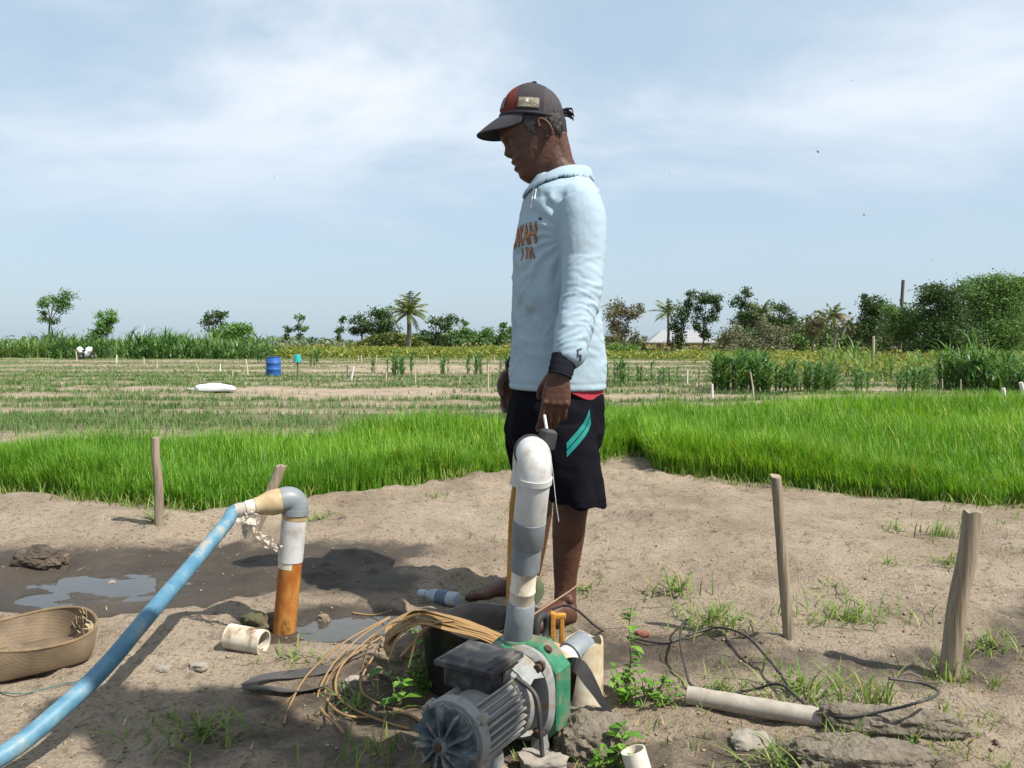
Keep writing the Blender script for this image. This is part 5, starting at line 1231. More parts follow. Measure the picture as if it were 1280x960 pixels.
def build_casing():
    c = P(729, 868, 1.83); c = Vector((c.x, 1.86, 0)); c.z = zg(c.x, c.y) - .02; r0, r1 = .050, .045; n = 44; mb = MB(); root_loc = c
    zt_ = lambda a: .205 - .05 * sstep(.2, 1.0, math.cos(a - 3.6)) + .005 * math.sin(5 * a) - .09 * (1 - float(sstep(.35, .8, abs(((a - 3.75 + math.pi) % (2 * math.pi)) - math.pi))))
    out, inn = [], []
    for j in range(10):
        t = j / 9; out.append([c + Vector((r0 * math.cos(a), r0 * math.sin(a), float(zt_(a)) * t)) for a in np.linspace(0, 2 * math.pi, n, endpoint=False)])
        inn.append([c + Vector((r1 * math.cos(a), r1 * math.sin(a), float(zt_(a)) * t)) for a in np.linspace(0, 2 * math.pi, n, endpoint=False)])
    mb.loft(out + inn[::-1], (False, False)); o = mb.build('well_casing', mat('stained_casing', (.62, .58, .48), (.46, .37, .23), (.13, .075, .035), scale=11, rough=.55, bump=.2, bscale=60, pos=(.36, .54), dist=.003), loc=c, sharp=50); tag(o, 'broken upright cream plastic well casing beside the pump, notched at the rim', 'pipe')
    # strap hanging out of it
    s = [PL(.128, -.04, AZ + .014), P(722, 832, 1.72), P(741, 858, 1.70), P(757, 885, 1.69), P(770, 899, 1.70)]
    mb = MB(); cl = spline(s, 6); pr = []
    for k, p in enumerate(cl):
        t = (cl[min(k + 1, len(cl) - 1)] - cl[max(k - 1, 0)]).normalized(); w = t.cross(Vector((0, -1, .5))).normalized() * (.011 + .005 * math.sin(k * .24)); nn = t.cross(w).normalized() * .0013; pr.append([p - w - nn, p + w - nn, p + w + nn, p - w + nn])
    mb.loft(pr); tag(mb.build('rubber_strap', M_RUBBER, loc=cl[0], smooth=False), 'black rubber strap hanging from the suction pipe in front of the casing', 'strap')
build_casing()
# black rubber ring and orange bracket between the riser and the casing
_q = P(679, 800, 1.88); _q.z = zg(_q.x, _q.y)
mb = MB(); c = P(677, 786, 1.88); mb.tube([c + Vector((.026 * math.cos(a) * .55, .026 * math.cos(a) * .83, .032 * math.sin(a))) for a in np.linspace(0, 2 * math.pi, 28, endpoint=False)], .0095, 12, closed=True)
tag(mb.build('rubber_ring', M_RUBBER, loc=Vector((c.x, c.y, c.z - .042))), 'black rubber ring standing beside the foot of the riser', 'ring')
def build_bracket():
    b = P(697, 806, 1.90); b.z = zg(b.x, b.y); root = empty('rusty_bracket', b, 'upright orange rusty bracket on a wooden batten by the farmer\'s foot', 'bracket')
    m = mat('orange_rust_paint', (.50, .24, .03), (.30, .13, .03), (.12, .06, .03), scale=28, rough=.7, bump=.4, bscale=90, dist=.003)
    t = P(698, 765, 1.90); mb = MB(); mb.box((b.x - .012, b.y, (b.z + t.z) / 2), (.012, .022, t.z - b.z), bev=.002); mb.box((b.x + .010, b.y + .004, (b.z + t.z) / 2 - .005), (.011, .020, t.z - b.z - .01), bev=.002); mb.box((b.x, b.y + .002, t.z - .010), (.040, .016, .012), bev=.002); mb.box((b.x, b.y + .002, (b.z + t.z) / 2), (.030, .014, .010)); mb.build('frame', m, root, smooth=False)
    mb = MB(); mb.box(P(686, 806, 1.86), (.085, .030, .012), Matrix.Rotation(-.35, 3, 'Z') @ Matrix.Rotation(.22, 3, 'Y'), bev=.002); mb.build('batten', mat('pale_batten', (.46, .33, .20), (.36, .25, .14), stretch=(.2, 1, 1), scale=20), root, smooth=False)
build_bracket()

# concrete lump the pump stands by, and lumps and stones around
def lump(name, px, py, rx, ry, rz, m, label, cat, group=None, seed=0, rz_=0, sink=.35, amp=.25, sub=4):
    g = GT(px, py); bm = bmesh.new(); bmesh.ops.create_icosphere(bm, subdivisions=sub, radius=1); V = np.array([v.co[:] for v in bm.verts])
    n = fbm(V[:, 0] * 1.3 + seed, V[:, 1] * 1.3, V[:, 2] * 1.3, 4, 200 + seed); q = np.maximum(np.abs(V).max(1), .001); box = V / q[:, None]; V = V * .6 + box * .4 * .85
    V = V * (1 + amp * n + amp * .40 * fbm(V[:, 0] * 5, V[:, 1] * 5, V[:, 2] * 5 + seed, 4, 300, .65))[:, None]
    c, s = math.cos(rz_), math.sin(rz_); V = V * np.array([rx, ry, rz]); V = np.stack([V[:, 0] * c - V[:, 1] * s, V[:, 0] * s + V[:, 1] * c, V[:, 2] + rz * (1 - 2 * sink)], 1)
    me = bpy.data.meshes.new(name); bm2 = bmesh.new(); me.from_pydata(V.tolist(), [], [[v.index for v in f.verts] for f in bm.faces]); bm.free(); bm2.free()
    o = finish(name, me, m, smooth=True, loc=g, sharp=50); tag(o, label, cat, group); return o
lump('concrete_block', 735, 935, .085, .085, .055, M_CONC, 'rough earthy concrete block on the ground right of the pump', 'concrete block', seed=3, amp=.18, sub=5, sink=.3)
lump('stone', 678, 962, .050, .04, .026, M_STONE, 'pale flat stone wedged under the pump casing', 'stone', seed=4)
lump('mud_clod', 50, 707, .105, .055, .050, mat('wet_mud', (.05, .038, .027), (.09, .07, .05), (.20, .16, .10), scale=18, rough=.8, bump=.9, bscale=60, dist=.01, pos=(.35, .6)), 'dark lump of mud and roots lying in the wet soil at left', 'mud clod', seed=5, amp=.22, sub=5, sink=.25)
lump('stone', 938, 932, .045, .032, .022, M_STONE, 'light flat stone in front of the fallen pipe', 'stone', seed=6)
lump('concrete_slab', 1110, 912, .155, .042, .038, M_CONC, 'long broken slab of earthy concrete lying behind the cable loop', 'concrete slab', seed=7, rz_=-.18, amp=.2, sub=5)
lump('earth_lump', 1075, 962, .14, .055, .040, M_CONC, 'grey earth lump at the bottom edge, nearest to the camera', 'earth lump', seed=8, rz_=-.1, amp=.22, sub=5)
lump('mud_mound', 515, 838, .10, .075, .06, M_MUD, 'dark mound of root-laced mud under the dry leaf strips', 'mud mound', seed=9, amp=.35, sub=5)
lump('stone', 440, 855, .022, .02, .014, M_STONE, 'grey pebble inside the curve of the dry strips', 'stone', seed=10)
lump('stone', 248, 836, .022, .018, .012, M_STONE, 'small pale stone below the white pipe offcut', 'stone', 'stones near the white offcut', seed=11)
lump('stone', 205, 838, .018, .015, .010, M_STONE, 'small stone left of the pale stone, in the shadow of the hose', 'stone', 'stones near the white offcut', seed=12)
lump('stone', 140, 731, .014, .012, .012, M_STONE, 'small white stone sitting in the left puddle', 'stone', seed=13)
lump('mud_clod', 405, 778, .020, .016, .022, M_MUD, 'little clod sticking out of the right puddle', 'mud clod', seed=14)
lump('mossy_clod', 335, 783, .06, .04, .035, mat('mossy_mud', (.07, .075, .03), (.14, .11, .07), scale=12, rough=.95, bump=.9, bscale=60, dist=.01), 'mossy clod at the foot of the rusty standpipe', 'mud clod', seed=15, amp=.35)
lump('brick_chip', 803, 794, .022, .014, .010, mat('brick_red', (.22, .085, .055), (.17, .07, .05), rough=.9), 'small chip of red brick behind the tall weed', 'brick chip', seed=16)

# rusty standpipe with the blue hose
def build_standpipe():
    b = P(354, 786, 2.40); b.z = zg(b.x, b.y) - .03; root = empty('standpipe', b, 'leaning rust stained white standpipe with a grey elbow on top', 'pipe')
    k = P(363, 700, 2.40); t = P(369, 640, 2.40); ax = (t - b).normalized()
    m_r = mat('rust_stained_pvc', (.30, .092, .014), (.44, .20, .045), (.07, .028, .012), scale=17, rough=.55, bump=.15, bscale=70, stretch=(1, 1, .42), pos=(.40, .56), dist=.003)
    mb = MB(); mb.lathe([(.0345, 0), (.0345, (k - b).length)], b, ax, 32); mb.build('rusty_pipe', m_r, root)
    mb = MB(); mb.lathe([(.0350, 0), (.0350, .020)], k - ax * .022, ax, 32); mb.build('rust_edge', M_PVCD, root)
    mb = MB(); mb.lathe([(.034, 0), (.0372, .002), (.0372, (t - k).length * .75), (.0366, (t - k).length)], k - ax * .004, ax, 32); mb.build('white_sleeve', M_PVCW, root)
    mb = MB(); mb.lathe([(.0372, 0), (.0376, .004), (.0376, .020), (.0374, .024)], t - ax * .022, ax, 32); mb.build('stained_collar', M_TAN, root)
    tip = P(318, 621, 2.36); hd = (P(340, 612, 2.385) - t); hd = (tip - P(358, 612, 2.40)).normalized(); c = P(369, 612, 2.40); pts = [t - ax * .004]
    r = .034
    for q in range(9):
        a = q / 8 * math.pi / 2; pts.append(t + ax * (.012 + r * math.sin(a)) + hd * (r * (1 - math.cos(a))))
    mb = MB(); mb.tube(pts + [pts[-1] + hd * .012], .0385, 28); mb.tube([t - ax * .006, t + ax * .010], .0408, 28); mb.build('grey_elbow', M_PVCG, root)
    e = pts[-1] + hd * .008; L_ = (tip - e).length
    mb = MB(); mb.lathe([(.0375, 0), (.0382, .01), (.0378, L_ * .42), (.030, L_ * .72), (.0262, L_ * .86), (.0262, L_ * .98)], e, hd, 28); mb.build('tan_reducer', M_TAN, root)
    mb = MB(); mb.lathe([(.0235, 0), (.0235, .028)], e + hd * L_ * .96, hd, 24); mb.build('white_nipple', M_PVCD, root)
    return e + hd * (L_ + .012), hd
HT, HH = build_standpipe()
M_HOSE = mat('blue_hose', (.065, .175, .265), (.11, .235, .315), (.30, .295, .265), scale=16, rough=.5, bump=.08, bscale=40, pos=(.42, .55), detail=9)
hs = [HT - HH * .02, HT + HH * .045, P(282, 655, 2.27), P(240, 706, 2.08), P(185, 770, 1.87), P(130, 835, 1.73), P(70, 892, 1.61), P(5, 943, 1.51), P(-90, 990, 1.41), P(-220, 1020, 1.36)]
mb = MB(); mb.tube(spline(hs, 8), .0195, 24); _ho = mb.build('blue_hose', M_HOSE, loc=hs[0]); tag(_ho, 'thick blue hose running from the standpipe down to the lower left corner', 'hose')
mb = MB(); 
for q in range(5): 
    c = HT + HH * (.006 + .008 * q); mb.tube([c - HH * .005, c + HH * .005], [.0212 + .001 * (q % 2), .0218 - .0008 * (q % 3)], 24)
tail = spline([HT + Vector((-.01, -.03, -.012)), HT + Vector((.014, -.035, -.045)), HT + Vector((.032, -.030, -.080)), HT + Vector((.062, -.02, -.105)), HT + Vector((.088, -.02, -.118))], 9)
rows = []
for k, p in enumerate(tail):
    w = (.024 + .012 * math.sin(k * .35)) * (1 - .45 * k / len(tail)); rows.append([p + Vector((u * w, .012 * float(vnoise(u * 2.2, k * .33, 0, 61)) + .010 * float(vnoise(u * 5, k * .8, 1, 62)), u * w * .35 + .008 * float(vnoise(u * 3, k * .5, 2, 63)))) for u in np.linspace(-1, 1, 13)])
nr = len(rows); mb.add([p for r_ in rows for p in r_] + [p + Vector((.0, .0015, 0)) for r_ in rows for p in r_], [(a * 13 + b, a * 13 + b + 1, (a + 1) * 13 + b + 1, (a + 1) * 13 + b) for a in range(nr - 1) for b in range(12)])
m_rag, _nt, _b = node_mat('clear_plastic'); _b.inputs['Base Color'].default_value = (.50, .44, .38, 1); _b.inputs['Roughness'].default_value = .32; _b.inputs['Alpha'].default_value = .62
mb.build('plastic_wrap', m_rag, _ho)

# white offcut of pipe lying by the standpipe
def open_pipe(name, a, b, r, w, m, label, cat='pipe', n=32):
    ax = (b - a); L_ = ax.length; mb = MB(); mb.lathe([(r, 0), (r, L_), (r - w, L_), (r - w, 0)], a, ax, n, (False, False))
    k = len(mb.v) // n; o_ = (k - 1) * n
    mb.f += [(o_ + i, o_ + (i + 1) % n, (i + 1) % n, i) for i in range(n)]; mb.m += [0] * n
    o = mb.build(name, m, loc=a, sharp=50); tag(o, label, cat); return o
g = GT(283, 812); g2 = GT(330, 817); open_pipe('pipe_offcut', g + Vector((0, .02, .031)), g2 + Vector((0, -.0, .031)), .0345, .0045, M_PVCD, 'short cream offcut of pipe lying on its side by the standpipe')
g = GT(806, 975) + Vector((.0, 0, -.02)); open_pipe('pipe_stub', g, g + Vector((-.022, .012, .075)), .025, .0035, M_PVCD, 'cream pipe stub poking up beside the seedling at the bottom edge')
# long fallen pipe
a = GT(861, 882) + Vector((0, .01, .021)); b = GT(1030, 912) + Vector((0, .01, .021))
m_fp = mat('weathered_pipe', (.40, .37, .32), (.30, .265, .215), (.17, .13, .09), scale=34, rough=.8, bump=.25, bscale=60, dist=.004)
mb = MB(); pts = [a + (b - a) * t for t in np.linspace(0, 1, 12)]; mb.tube(pts, [.0215 + .0007 * math.sin(k * 2.1) for k in range(12)], 20); tag(mb.build('fallen_pipe', m_fp, loc=a, sharp=50), 'weathered pale pipe lying on the ground below the cable loop', 'pipe')

# wooden stakes in the foreground
M_STAKE = mat('grey_stake', (.33, .27, .195), (.21, .165, .115), (.085, .062, .042), scale=60, rough=.9, bump=.9, bscale=120, stretch=(1, 1, .06), pos=(.36, .60), dist=.005)
def stake(px0, py0, px1, py1, r, label, lean=0.0, name='wooden_stake', chip=True):
    b = GT(px0, py0); t = P(px1, py1, b.y + lean); mb = MB(); d = t - b; pts = [b - d.normalized() * .06] + [b + d * (k / 10) for k in range(11)]
    sd = Vector((random.uniform(-1, 1), random.uniform(-1, 1), 0)) * r * .12
    c = []; 
    for k, p in enumerate(pts): c.append(p + sd * math.sin(k * .9))
    rings = []; 
    for k, p in enumerate(c):
        rr = ring(p, VX * r * (1.06 - .012 * k), VY * r * (1.06 - .012 * k), 18); rings.append([q + Vector((vnoise(q.x * 40, q.y * 40, q.z * 4, 7) * r * .10, 0, (vnoise(q.x * 60, q.y * 60, 0, 8) * r * .4 if k == len(c) - 1 else 0))) for q in rr])
    mb.loft(rings); o = mb.build(name, M_STAKE, loc=b, sharp=50); tag(o, label, 'stake', 'wooden stakes around the plot'); return o
stake(200, 656, 194, 547, .019, 'pale straight wooden stake at the edge of the seedlings, far left')
stake(314, 672, 352, 582, .027, 'grey stake leaning right behind the standpipe elbow', .05)
stake(986, 798, 970, 595, .0158, 'slim wooden stake in the middle of the bare soil, right of the farmer')
stake(1184, 848, 1216, 638, .0245, 'thick weathered wooden stake leaning right near the right edge', .0)

# woven bamboo basket
def build_basket():
    c = GT(42, 843); c = Vector((-1.30, 2.12, 0)); c.z = zg(c.x, c.y) - .004
    H = .078; n = 96; rot = .72
    def pr(t, a, off=0):
        e = 4.6 - 2.3 * t ** .8; r = .132 + .030 * t ** .8 - off; x = r * math.copysign(abs(math.cos(a)) ** (2 / e), math.cos(a)); y = r * math.copysign(abs(math.sin(a)) ** (2 / e), math.sin(a))
        sag = .008 * math.sin(a * 2 + .6) * t
        return c + Vector((x * math.cos(rot) - y * math.sin(rot), x * math.sin(rot) + y * math.cos(rot), H * t + sag))
    m, nt, b_ = node_mat('woven_bamboo'); N = nt.nodes.new; L = nt.links.new
    uv = N('ShaderNodeUVMap'); mp = N('ShaderNodeMapping'); L(uv.outputs[0], mp.inputs[0]); mp.inputs['Scale'].default_value = (1, 1, 1)
    w1 = N('ShaderNodeTexChecker'); w1.inputs['Scale'].default_value = 1; L(mp.outputs[0], w1.inputs['Vector']); w1.inputs['Color1'].default_value = (1, 1, 1, 1); w1.inputs['Color2'].default_value = (0, 0, 0, 1)
    tc = N('ShaderNodeTexCoord'); no = N('ShaderNodeTexNoise'); no.inputs['Scale'].default_value = 14; no.inputs['Detail'].default_value = 6; L(tc.outputs['Object'], no.inputs['Vector'])
    r = N('ShaderNodeValToRGB'); r.color_ramp.elements[0].position = .3; r.color_ramp.elements[1].position = .7; r.color_ramp.elements[0].color = (.10, .070, .042, 1); r.color_ramp.elements[1].color = (.21, .155, .095, 1); L(no.outputs['Fac'], r.inputs[0])
    mx = N('ShaderNodeMixRGB'); mx.blend_type = 'MULTIPLY'; mx.inputs[0].default_value = .16; L(r.outputs[0], mx.inputs[1]); L(w1.outputs['Color'], mx.inputs[2]); L(mx.outputs[0], b_.inputs['Base Color']); b_.inputs['Roughness'].default_value = .75
    bp = N('ShaderNodeBump'); bp.inputs['Strength'].default_value = .5; bp.inputs['Distance'].default_value = .003; L(w1.outputs['Fac'], bp.inputs['Height']); L(bp.outputs[0], b_.inputs['Normal'])
    ts = [0, .03, .1, .25, .4, .55, .7, .85, 1.0]; mb = MB(); A_ = np.linspace(0, 2 * math.pi, n, endpoint=False)
    out = [[pr(t, a) for a in A_] for t in ts]; inn = [[pr(t, a, .0055) + Vector((0, 0, .004 if t == 0 else 0)) for a in A_] for t in ts]
    mb.loft(out + inn[::-1]); o = mb.build('woven_basket', m, loc=c, sharp=60); me = o.data
    ul = me.uv_layers.new(name='weave'); nv = n
    for p in me.polygons:
        ks = [me.loops[li].vertex_index % nv for li in p.loop_indices]; wrap = max(ks) - min(ks) > 2
        for li in p.loop_indices:
            vi = me.loops[li].vertex_index; k = vi % nv; rw = vi // nv; rw = rw if rw < len(ts) else 2 * len(ts) - 1 - rw
            if wrap and k == 0: k = nv
            ul.data[li].uv = (k * 1.0, ts[rw] * 16 + k * .5)
    tag(o, 'shallow woven bamboo basket with a round rim at the left edge', 'basket')
    mb = MB(); rim = [pr(1.0, a, .003) for a in A_]; mb.tube(rim, .0045, 8, closed=True); mb.build('rim', mat('split_bamboo', (.22, .155, .085), (.15, .10, .055), scale=60), o)
    # torn splints standing off the far inside wall
    mb = MB()
    for k in range(46):
        a = random.uniform(.1, 1.15) - rot; t0 = random.uniform(.25, .9); p = pr(t0, a, .007); tn = (pr(t0, a + .05) - p).normalized(); q = p + (tn * random.uniform(-.02, .02) + VZ * random.uniform(.008, .03)) - (p - c).normalized() * random.uniform(.004, .012); w = tn * .0032
        mb.add([p - w, p + w, q + w * .7, q - w * .7], [(0, 1, 2, 3)])
    mb.build('loose_splints', mat('dry_splint', (.50, .40, .26), (.38, .29, .17), scale=40), o, smooth=False)
build_basket()

# black tub of water behind the strips, with a bottle lying against it
def build_tub():
    c = Vector((P(590, 775, 2.02).x, 2.03, 0)); c.z = zg(c.x, c.y) - .02; root = empty('black_tub', c, 'dirty black plastic tub with a shiny rim behind the dry leaf strips', 'tub')
    m = mat('wet_black_plastic', (.015, .015, .017), (.035, .033, .03), scale=10, rough=.22, bump=.25, bscale=25, dist=.004)
    n = 40; pf = [(.105, 0), (.112, .02), (.128, .17), (.140, .192), (.142, .197), (.136, .198), (.124, .17), (.106, .03), (.02, .025)]; mb = MB(); rs = []
    for r, h in pf: rs.append([c + Vector((r * 1.0 * math.cos(a) * (1 + .05 * math.sin(2 * a)), r * .86 * math.sin(a), h + .012 * math.sin(a * 2 + 1) * (h > .1) + .006 * math.sin(5 * a) * (h > .1))) for a in np.linspace(0, 2 * math.pi, n, endpoint=False)])
    mb.loft(rs); mb.build('basin', m, root)
    mb = MB(); mb.loft([[c + Vector((.116 * math.cos(a), .098 * math.sin(a), h)) for a in np.linspace(0, 2 * math.pi, n, endpoint=False)] for h in (.13, .1305)]); mw, nt, b = node_mat('murky_water'); b.inputs['Base Color'].default_value = (.035, .032, .018, 1); b.inputs['Roughness'].default_value = .05
    mb.build('murky_water', mw, root, smooth=False)
build_tub()
def build_bottle():
    a = GT(562, 757) + Vector((0, 0, .024)); b = GT(524, 750) + Vector((0, 0, .024)); ax = (b - a); L_ = ax.length; root = empty('plastic_bottle', Vector((a.x, a.y, zg(a.x, a.y))), 'blue and white plastic bottle lying on the rim left of the black tub', 'bottle')
    mb = MB(); mb.lathe([(.004, -.04), (.022, -.036), (.024, -.03), (.024, L_ * .45), (.021, L_ * .58), (.013, L_ * .70), (.012, L_ * .80)], a, ax, 22); mb.build('body', mat('pale_bottle', (.38, .42, .46), (.22, .27, .33), rough=.4, scale=30), root)
    mb = MB(); mb.lathe([(.0245, L_ * .02), (.0245, L_ * .36)], a, ax, 22, (False, False)); mb.build('label_band', mat('blue_band', (.10, .14, .22), rough=.5, scale=40), root)
    mb = MB(); mb.lathe([(.014, L_ * .76), (.0145, L_ * .78), (.0145, L_ * .97), (.012, L_)], a, ax, 18); mb.build('cap', mat('light_cap', (.42, .50, .58), rough=.45, scale=30), root)
build_bottle()
# bundle of dry leaf strips over the tub, and single strips curling on the ground
M_STRIP = leaf_mat('dry_leaf_strip', [lin('#a28353'), lin('#bb9d70'), lin('#8e6f49'), lin('#cdb488')], trans=.12, rough=.55)
def ribbon(mb, pts, w, n=6, tw=.3, up=VZ, th=.0012, rnd=False):
    c = spline(pts, n); pr = []
    for k, p in enumerate(c):
        t = (c[min(k + 1, len(c) - 1)] - c[max(k - 1, 0)]).normalized(); s = t.cross(up).normalized(); s = (s * math.cos(tw * k / len(c)) + t.cross(s) * math.sin(tw * k / len(c))).normalized(); nn = s.cross(t).normalized()
        f = min(1, .35 + 3 * min(k, len(c) - 1 - k) / len(c)); pr.append([p - s * w * f - nn * th, p + s * w * f - nn * th, p + s * w * f + nn * th * .4, p - s * w * f + nn * th * .4])
    mb.loft(pr)
def build_bundle():
    b = GT(560, 815); root = empty('dry_leaf_bundle', b, 'bundle of tan dry leaf strips draped over the black tub', 'leaf bundle')
    for k in range(13):
        j = lambda s: random.uniform(-s, s); o = (k - 7) / 7
        pts = [P(628 + j(6), 801 + o * 7 + j(2), 1.84 - o * .03), P(598 + j(5), 789 + o * 8 + j(2), 1.86 - o * .03), P(562 + j(4), 779 + o * 9 + j(2), 1.89 - o * .03), P(525 + j(5), 772 + o * 9 + j(3), 1.91 - o * .03), P(497 + j(6), 784 + o * 8 + j(4), 1.90 - o * .03), P(487 + j(5), 803 + j(5), 1.88)]
        if k % 3 == 0: pts += [P(485 + j(4), 820 + j(6), 1.86)]
        if k % 2: pts = pts[:random.choice((4, 5))]
        mb = MB(); ribbon(mb, pts, random.uniform(.007, .015), 6, random.uniform(-.5, .6)); mb.build('leaf_strip', M_STRIP, root, smooth=False)
    for k in range(5):       # loose ends standing out of the fold
        x = 490 + k * 14 + random.uniform(-6, 6); mb = MB(); ribbon(mb, [P(x + 25, 776 + random.uniform(-3, 8), 1.89), P(x, 782 + random.uniform(-4, 6), 1.88), P(x - 22, 800 + random.uniform(-10, 14), 1.86), P(x - 34, 824 + random.uniform(-12, 12), 1.84)], random.uniform(.003, .006), 5, random.uniform(-1, 1)); mb.build('leaf_strip', M_STRIP, root, smooth=False)
build_bundle()
def lie(pts, h=.006):
    out = []
    for q in pts: g = GT(q[0], q[1]); out.append(Vector((g.x, g.y, g.z + (q[2] if len(q) > 2 else h))))
    return out
STR = [([(487, 812, .09), (452, 822, .06), (418, 842, .03), (398, 868), (402, 890), (420, 908), (430, 920)], 'longest dry strip, curling from the mud mound to a loose end'),
       ([(487, 815, .08), (455, 826, .05), (425, 845, .02), (420, 868), (440, 888), (480, 905), (512, 914)], 'dry strip curling back towards the pump fan'),
       ([(488, 810, .09), (430, 826, .05), (385, 850, .015), (362, 885), (355, 908)], 'dry strip reaching furthest left towards the black cloth'),
       ([(480, 828, .06), (455, 850, .02), (452, 866), (470, 880), (515, 898), (530, 910)], 'short dry strip inside the other curls'),
       ([(478, 822, .06), (430, 838, .025), (408, 856), (410, 880), (432, 897), (468, 900)], 'faded strip between the longer curls'),
       ([(440, 768), (468, 771), (490, 778, .04)], 'single pale stalk lying at the edge of the right puddle')]
for k, (pts, lab) in enumerate(STR):
    mb = MB(); c = lie(pts); mb2 = mb; mb.tube(spline(c, 7), [.0034] * (len(c) * 7 - 6), 6, flat=.6); tag(mb.build('dry_strip', M_STRIP, loc=c[0], sharp=None), lab, 'leaf strip', 'loose dry strips')
# torn strip of black cloth
mb = MB(); c = lie([(302, 862, .012), (322, 858, .02), (345, 850, .012), (372, 846, .008), (402, 842, .010), (418, 838, .008)]); ribbon(mb, c, .013, 6, .9, th=.002); c2 = lie([(304, 866, .012), (330, 866, .014), (360, 869, .012), (385, 866, .008), (410, 860, .008)]); ribbon(mb, c2, .016, 6, -.6, th=.002)
tag(mb.build('torn_cloth', mat('grey_black_cloth', (.05, .05, .05), (.08, .078, .074), rough=.9, bump=.4, bscale=200, dist=.003), loc=c[0], smooth=False), 'twisted strip of dark grey cloth on the soil left of the dry strips', 'cloth')
# cables
def cable(pts, r, label, name='cable', m=M_WIRE, n=9): 
    c = spline(pts, 9); mb = MB(); mb.tube(c, r, 8); tag(mb.build(name, m, loc=c[0], sharp=None), label, 'cable')
cable([P(690, 762, 2.05), P(706, 757, 2.05), P(722, 763, 2.03)] + lie([(752, 790), (790, 800), (830, 806), (860, 800, .014), (895, 797, .03), (930, 809, .035), (960, 838, .03), (983, 870, .03), (985, 882, .02)]), .0034, 'thin black cable running from the farmer\'s foot over the soil to the fallen pipe')
cable(lie([(859, 782, .02), (853, 800, .05), (850, 825, .05), (858, 850, .02), (864, 862, .012), (890, 872), (940, 872, .02), (975, 884, .055), (1010, 902, .035), (1050, 921, .045), (1100, 932, .075), (1150, 926, .085), (1172, 910, .08), (1150, 897, .08), (1110, 894, .085)]), .0031, 'thicker black cable looped over the fallen pipe and the concrete slab')
cable([P(664, 770, 1.95), P(692, 752, 2.0), P(716, 736, 2.1), P(735, 720, 2.2)], .0022, 'thin tan twig in front of the farmer\'s ankle', 'twig', mat('tan_twig', (.30, .19, .11)))
for o in (bpy.data.objects.get('twig'),):
    if o: o['category'] = 'twig'
cable(lie([(0, 868), (30, 870), (62, 862), (90, 856), (112, 860)]), .0015, 'thin teal twine lying in front of the basket', 'twine', mat('teal_twine', (.05, .16, .15)))
bpy.data.objects['twine']['category'] = 'twine'
# ------------------------------------------------------------------ weeds and litter on the bare soil
M_WEED = leaf_mat('weed_grass', [lin('#4f6f2a'), lin('#668538'), lin('#7e9648'), lin('#a0965c')], trans=.35)
M_WLEAF = leaf_mat('weed_leaf', [lin('#54802f'), lin('#6c9b3c'), lin('#84ad4c')], trans=.4, rough=.5)
M_STEM = mat('weed_stem', (.16, .19, .07), (.22, .16, .08), scale=20, rough=.7, bump=0)
def grass_tuft(px, py, n, h, spread, label, lean=(.5, 1.7), w=.0046, dry=.2):
    g = GT(px, py); r = np.abs(rng.normal(0, spread, n)); a = rng.uniform(0, 6.28, n); x, y = r * np.cos(a) * 1.3, r * np.sin(a); z = zt(g.x + x, g.y + y) - g.z - .004
    V, q, t = blades(np.stack([x, y, z], 1), h * rng.uniform(.35, 1.1, n), rng.uniform(0, 6.28, n), rng.uniform(*lean, n), w * rng.uniform(.6, 1.3, n), curl=.9)
    if spread >= .045: tag(finish('grass_patch', np_mesh('grass_patch', V, q, t), M_WEED, smooth=False, loc=g), label, kind='stuff'); return
    o = finish('grass_tuft', np_mesh('grass_tuft', V, q, t), M_WEED, smooth=False, loc=g); tag(o, label, 'grass tuft', 'grass tufts on the bare soil')
for a in ((1060, 775, 150, .075, .10, 'spreading grass patch between the two right stakes'), (895, 775, 170, .07, .11, 'grass patch left of the slim middle stake'),
          (1190, 850, 70, .09, .035, 'grass growing round the foot of the thick right stake', (.2, .9)), (1180, 672, 70, .10, .055, 'bright tuft above the thick right stake', (.2, .9)),
          (1120, 662, 30, .07, .045, 'thin tuft at the edge of the seedlings, right side'), (1185, 705, 36, .07, .04, 'small tuft just left of the thick stake\'s upper half'), (1240, 808, 90, .06, .09, 'grass patch at the right edge behind the thick stake'),
          (1110, 708, 40, .05, .07, 'dry flat tuft in the middle of the sandy rise'), (1045, 732, 26, .035, .05, 'withered tuft on the sandy rise'),
          (850, 740, 60, .09, .06, 'loose grass near the farmer\'s heel', (.2, 1.0)), (1000, 868, 110, .08, .08, 'grass growing behind the fallen pipe'), (1090, 880, 60, .10, .06, 'long grass blades on the concrete slab', (.2, .8)),
          (905, 862, 60, .05, .06, 'low grass at the left end of the fallen pipe'), (1140, 935, 60, .05, .12, 'sparse grass along the front of the slab'),
          (250, 915, 130, .05, .075, 'short grass patch in the shade at lower left'), (450, 885, 70, .05, .05, 'bright grass inside the curled strips'), (475, 945, 60, .07, .07, 'grass blades in front of the pump fan', (.1, .8)),
          (400, 650, 70, .06, .07, 'grass tuft at the edge of the seedlings behind the standpipe'), (425, 612, 50, .10, .05, 'leaning grass beside the standpipe elbow'), (365, 822, 40, .05, .05, 'small grass tuft below the standpipe'),
          (600, 745, 30, .05, .05, 'grass sprig by the farmer\'s far foot'), (730, 738, 30, .06, .035, 'grass sprig behind the farmer\'s heel'), (1055, 950, 40, .09, .03, 'single long blades over the earth lump', (.2, .9)),
          (195, 650, 60, .06, .05, 'grass at the foot of the pale left stake'), (545, 622, 40, .045, .06, 'small tuft on the path left of the farmer'), (970, 955, 70, .06, .09, 'low grass at the bottom edge below the stone'), (525, 790, 40, .05, .05, 'grass sprig beside the mud mound')):
    grass_tuft(*a)
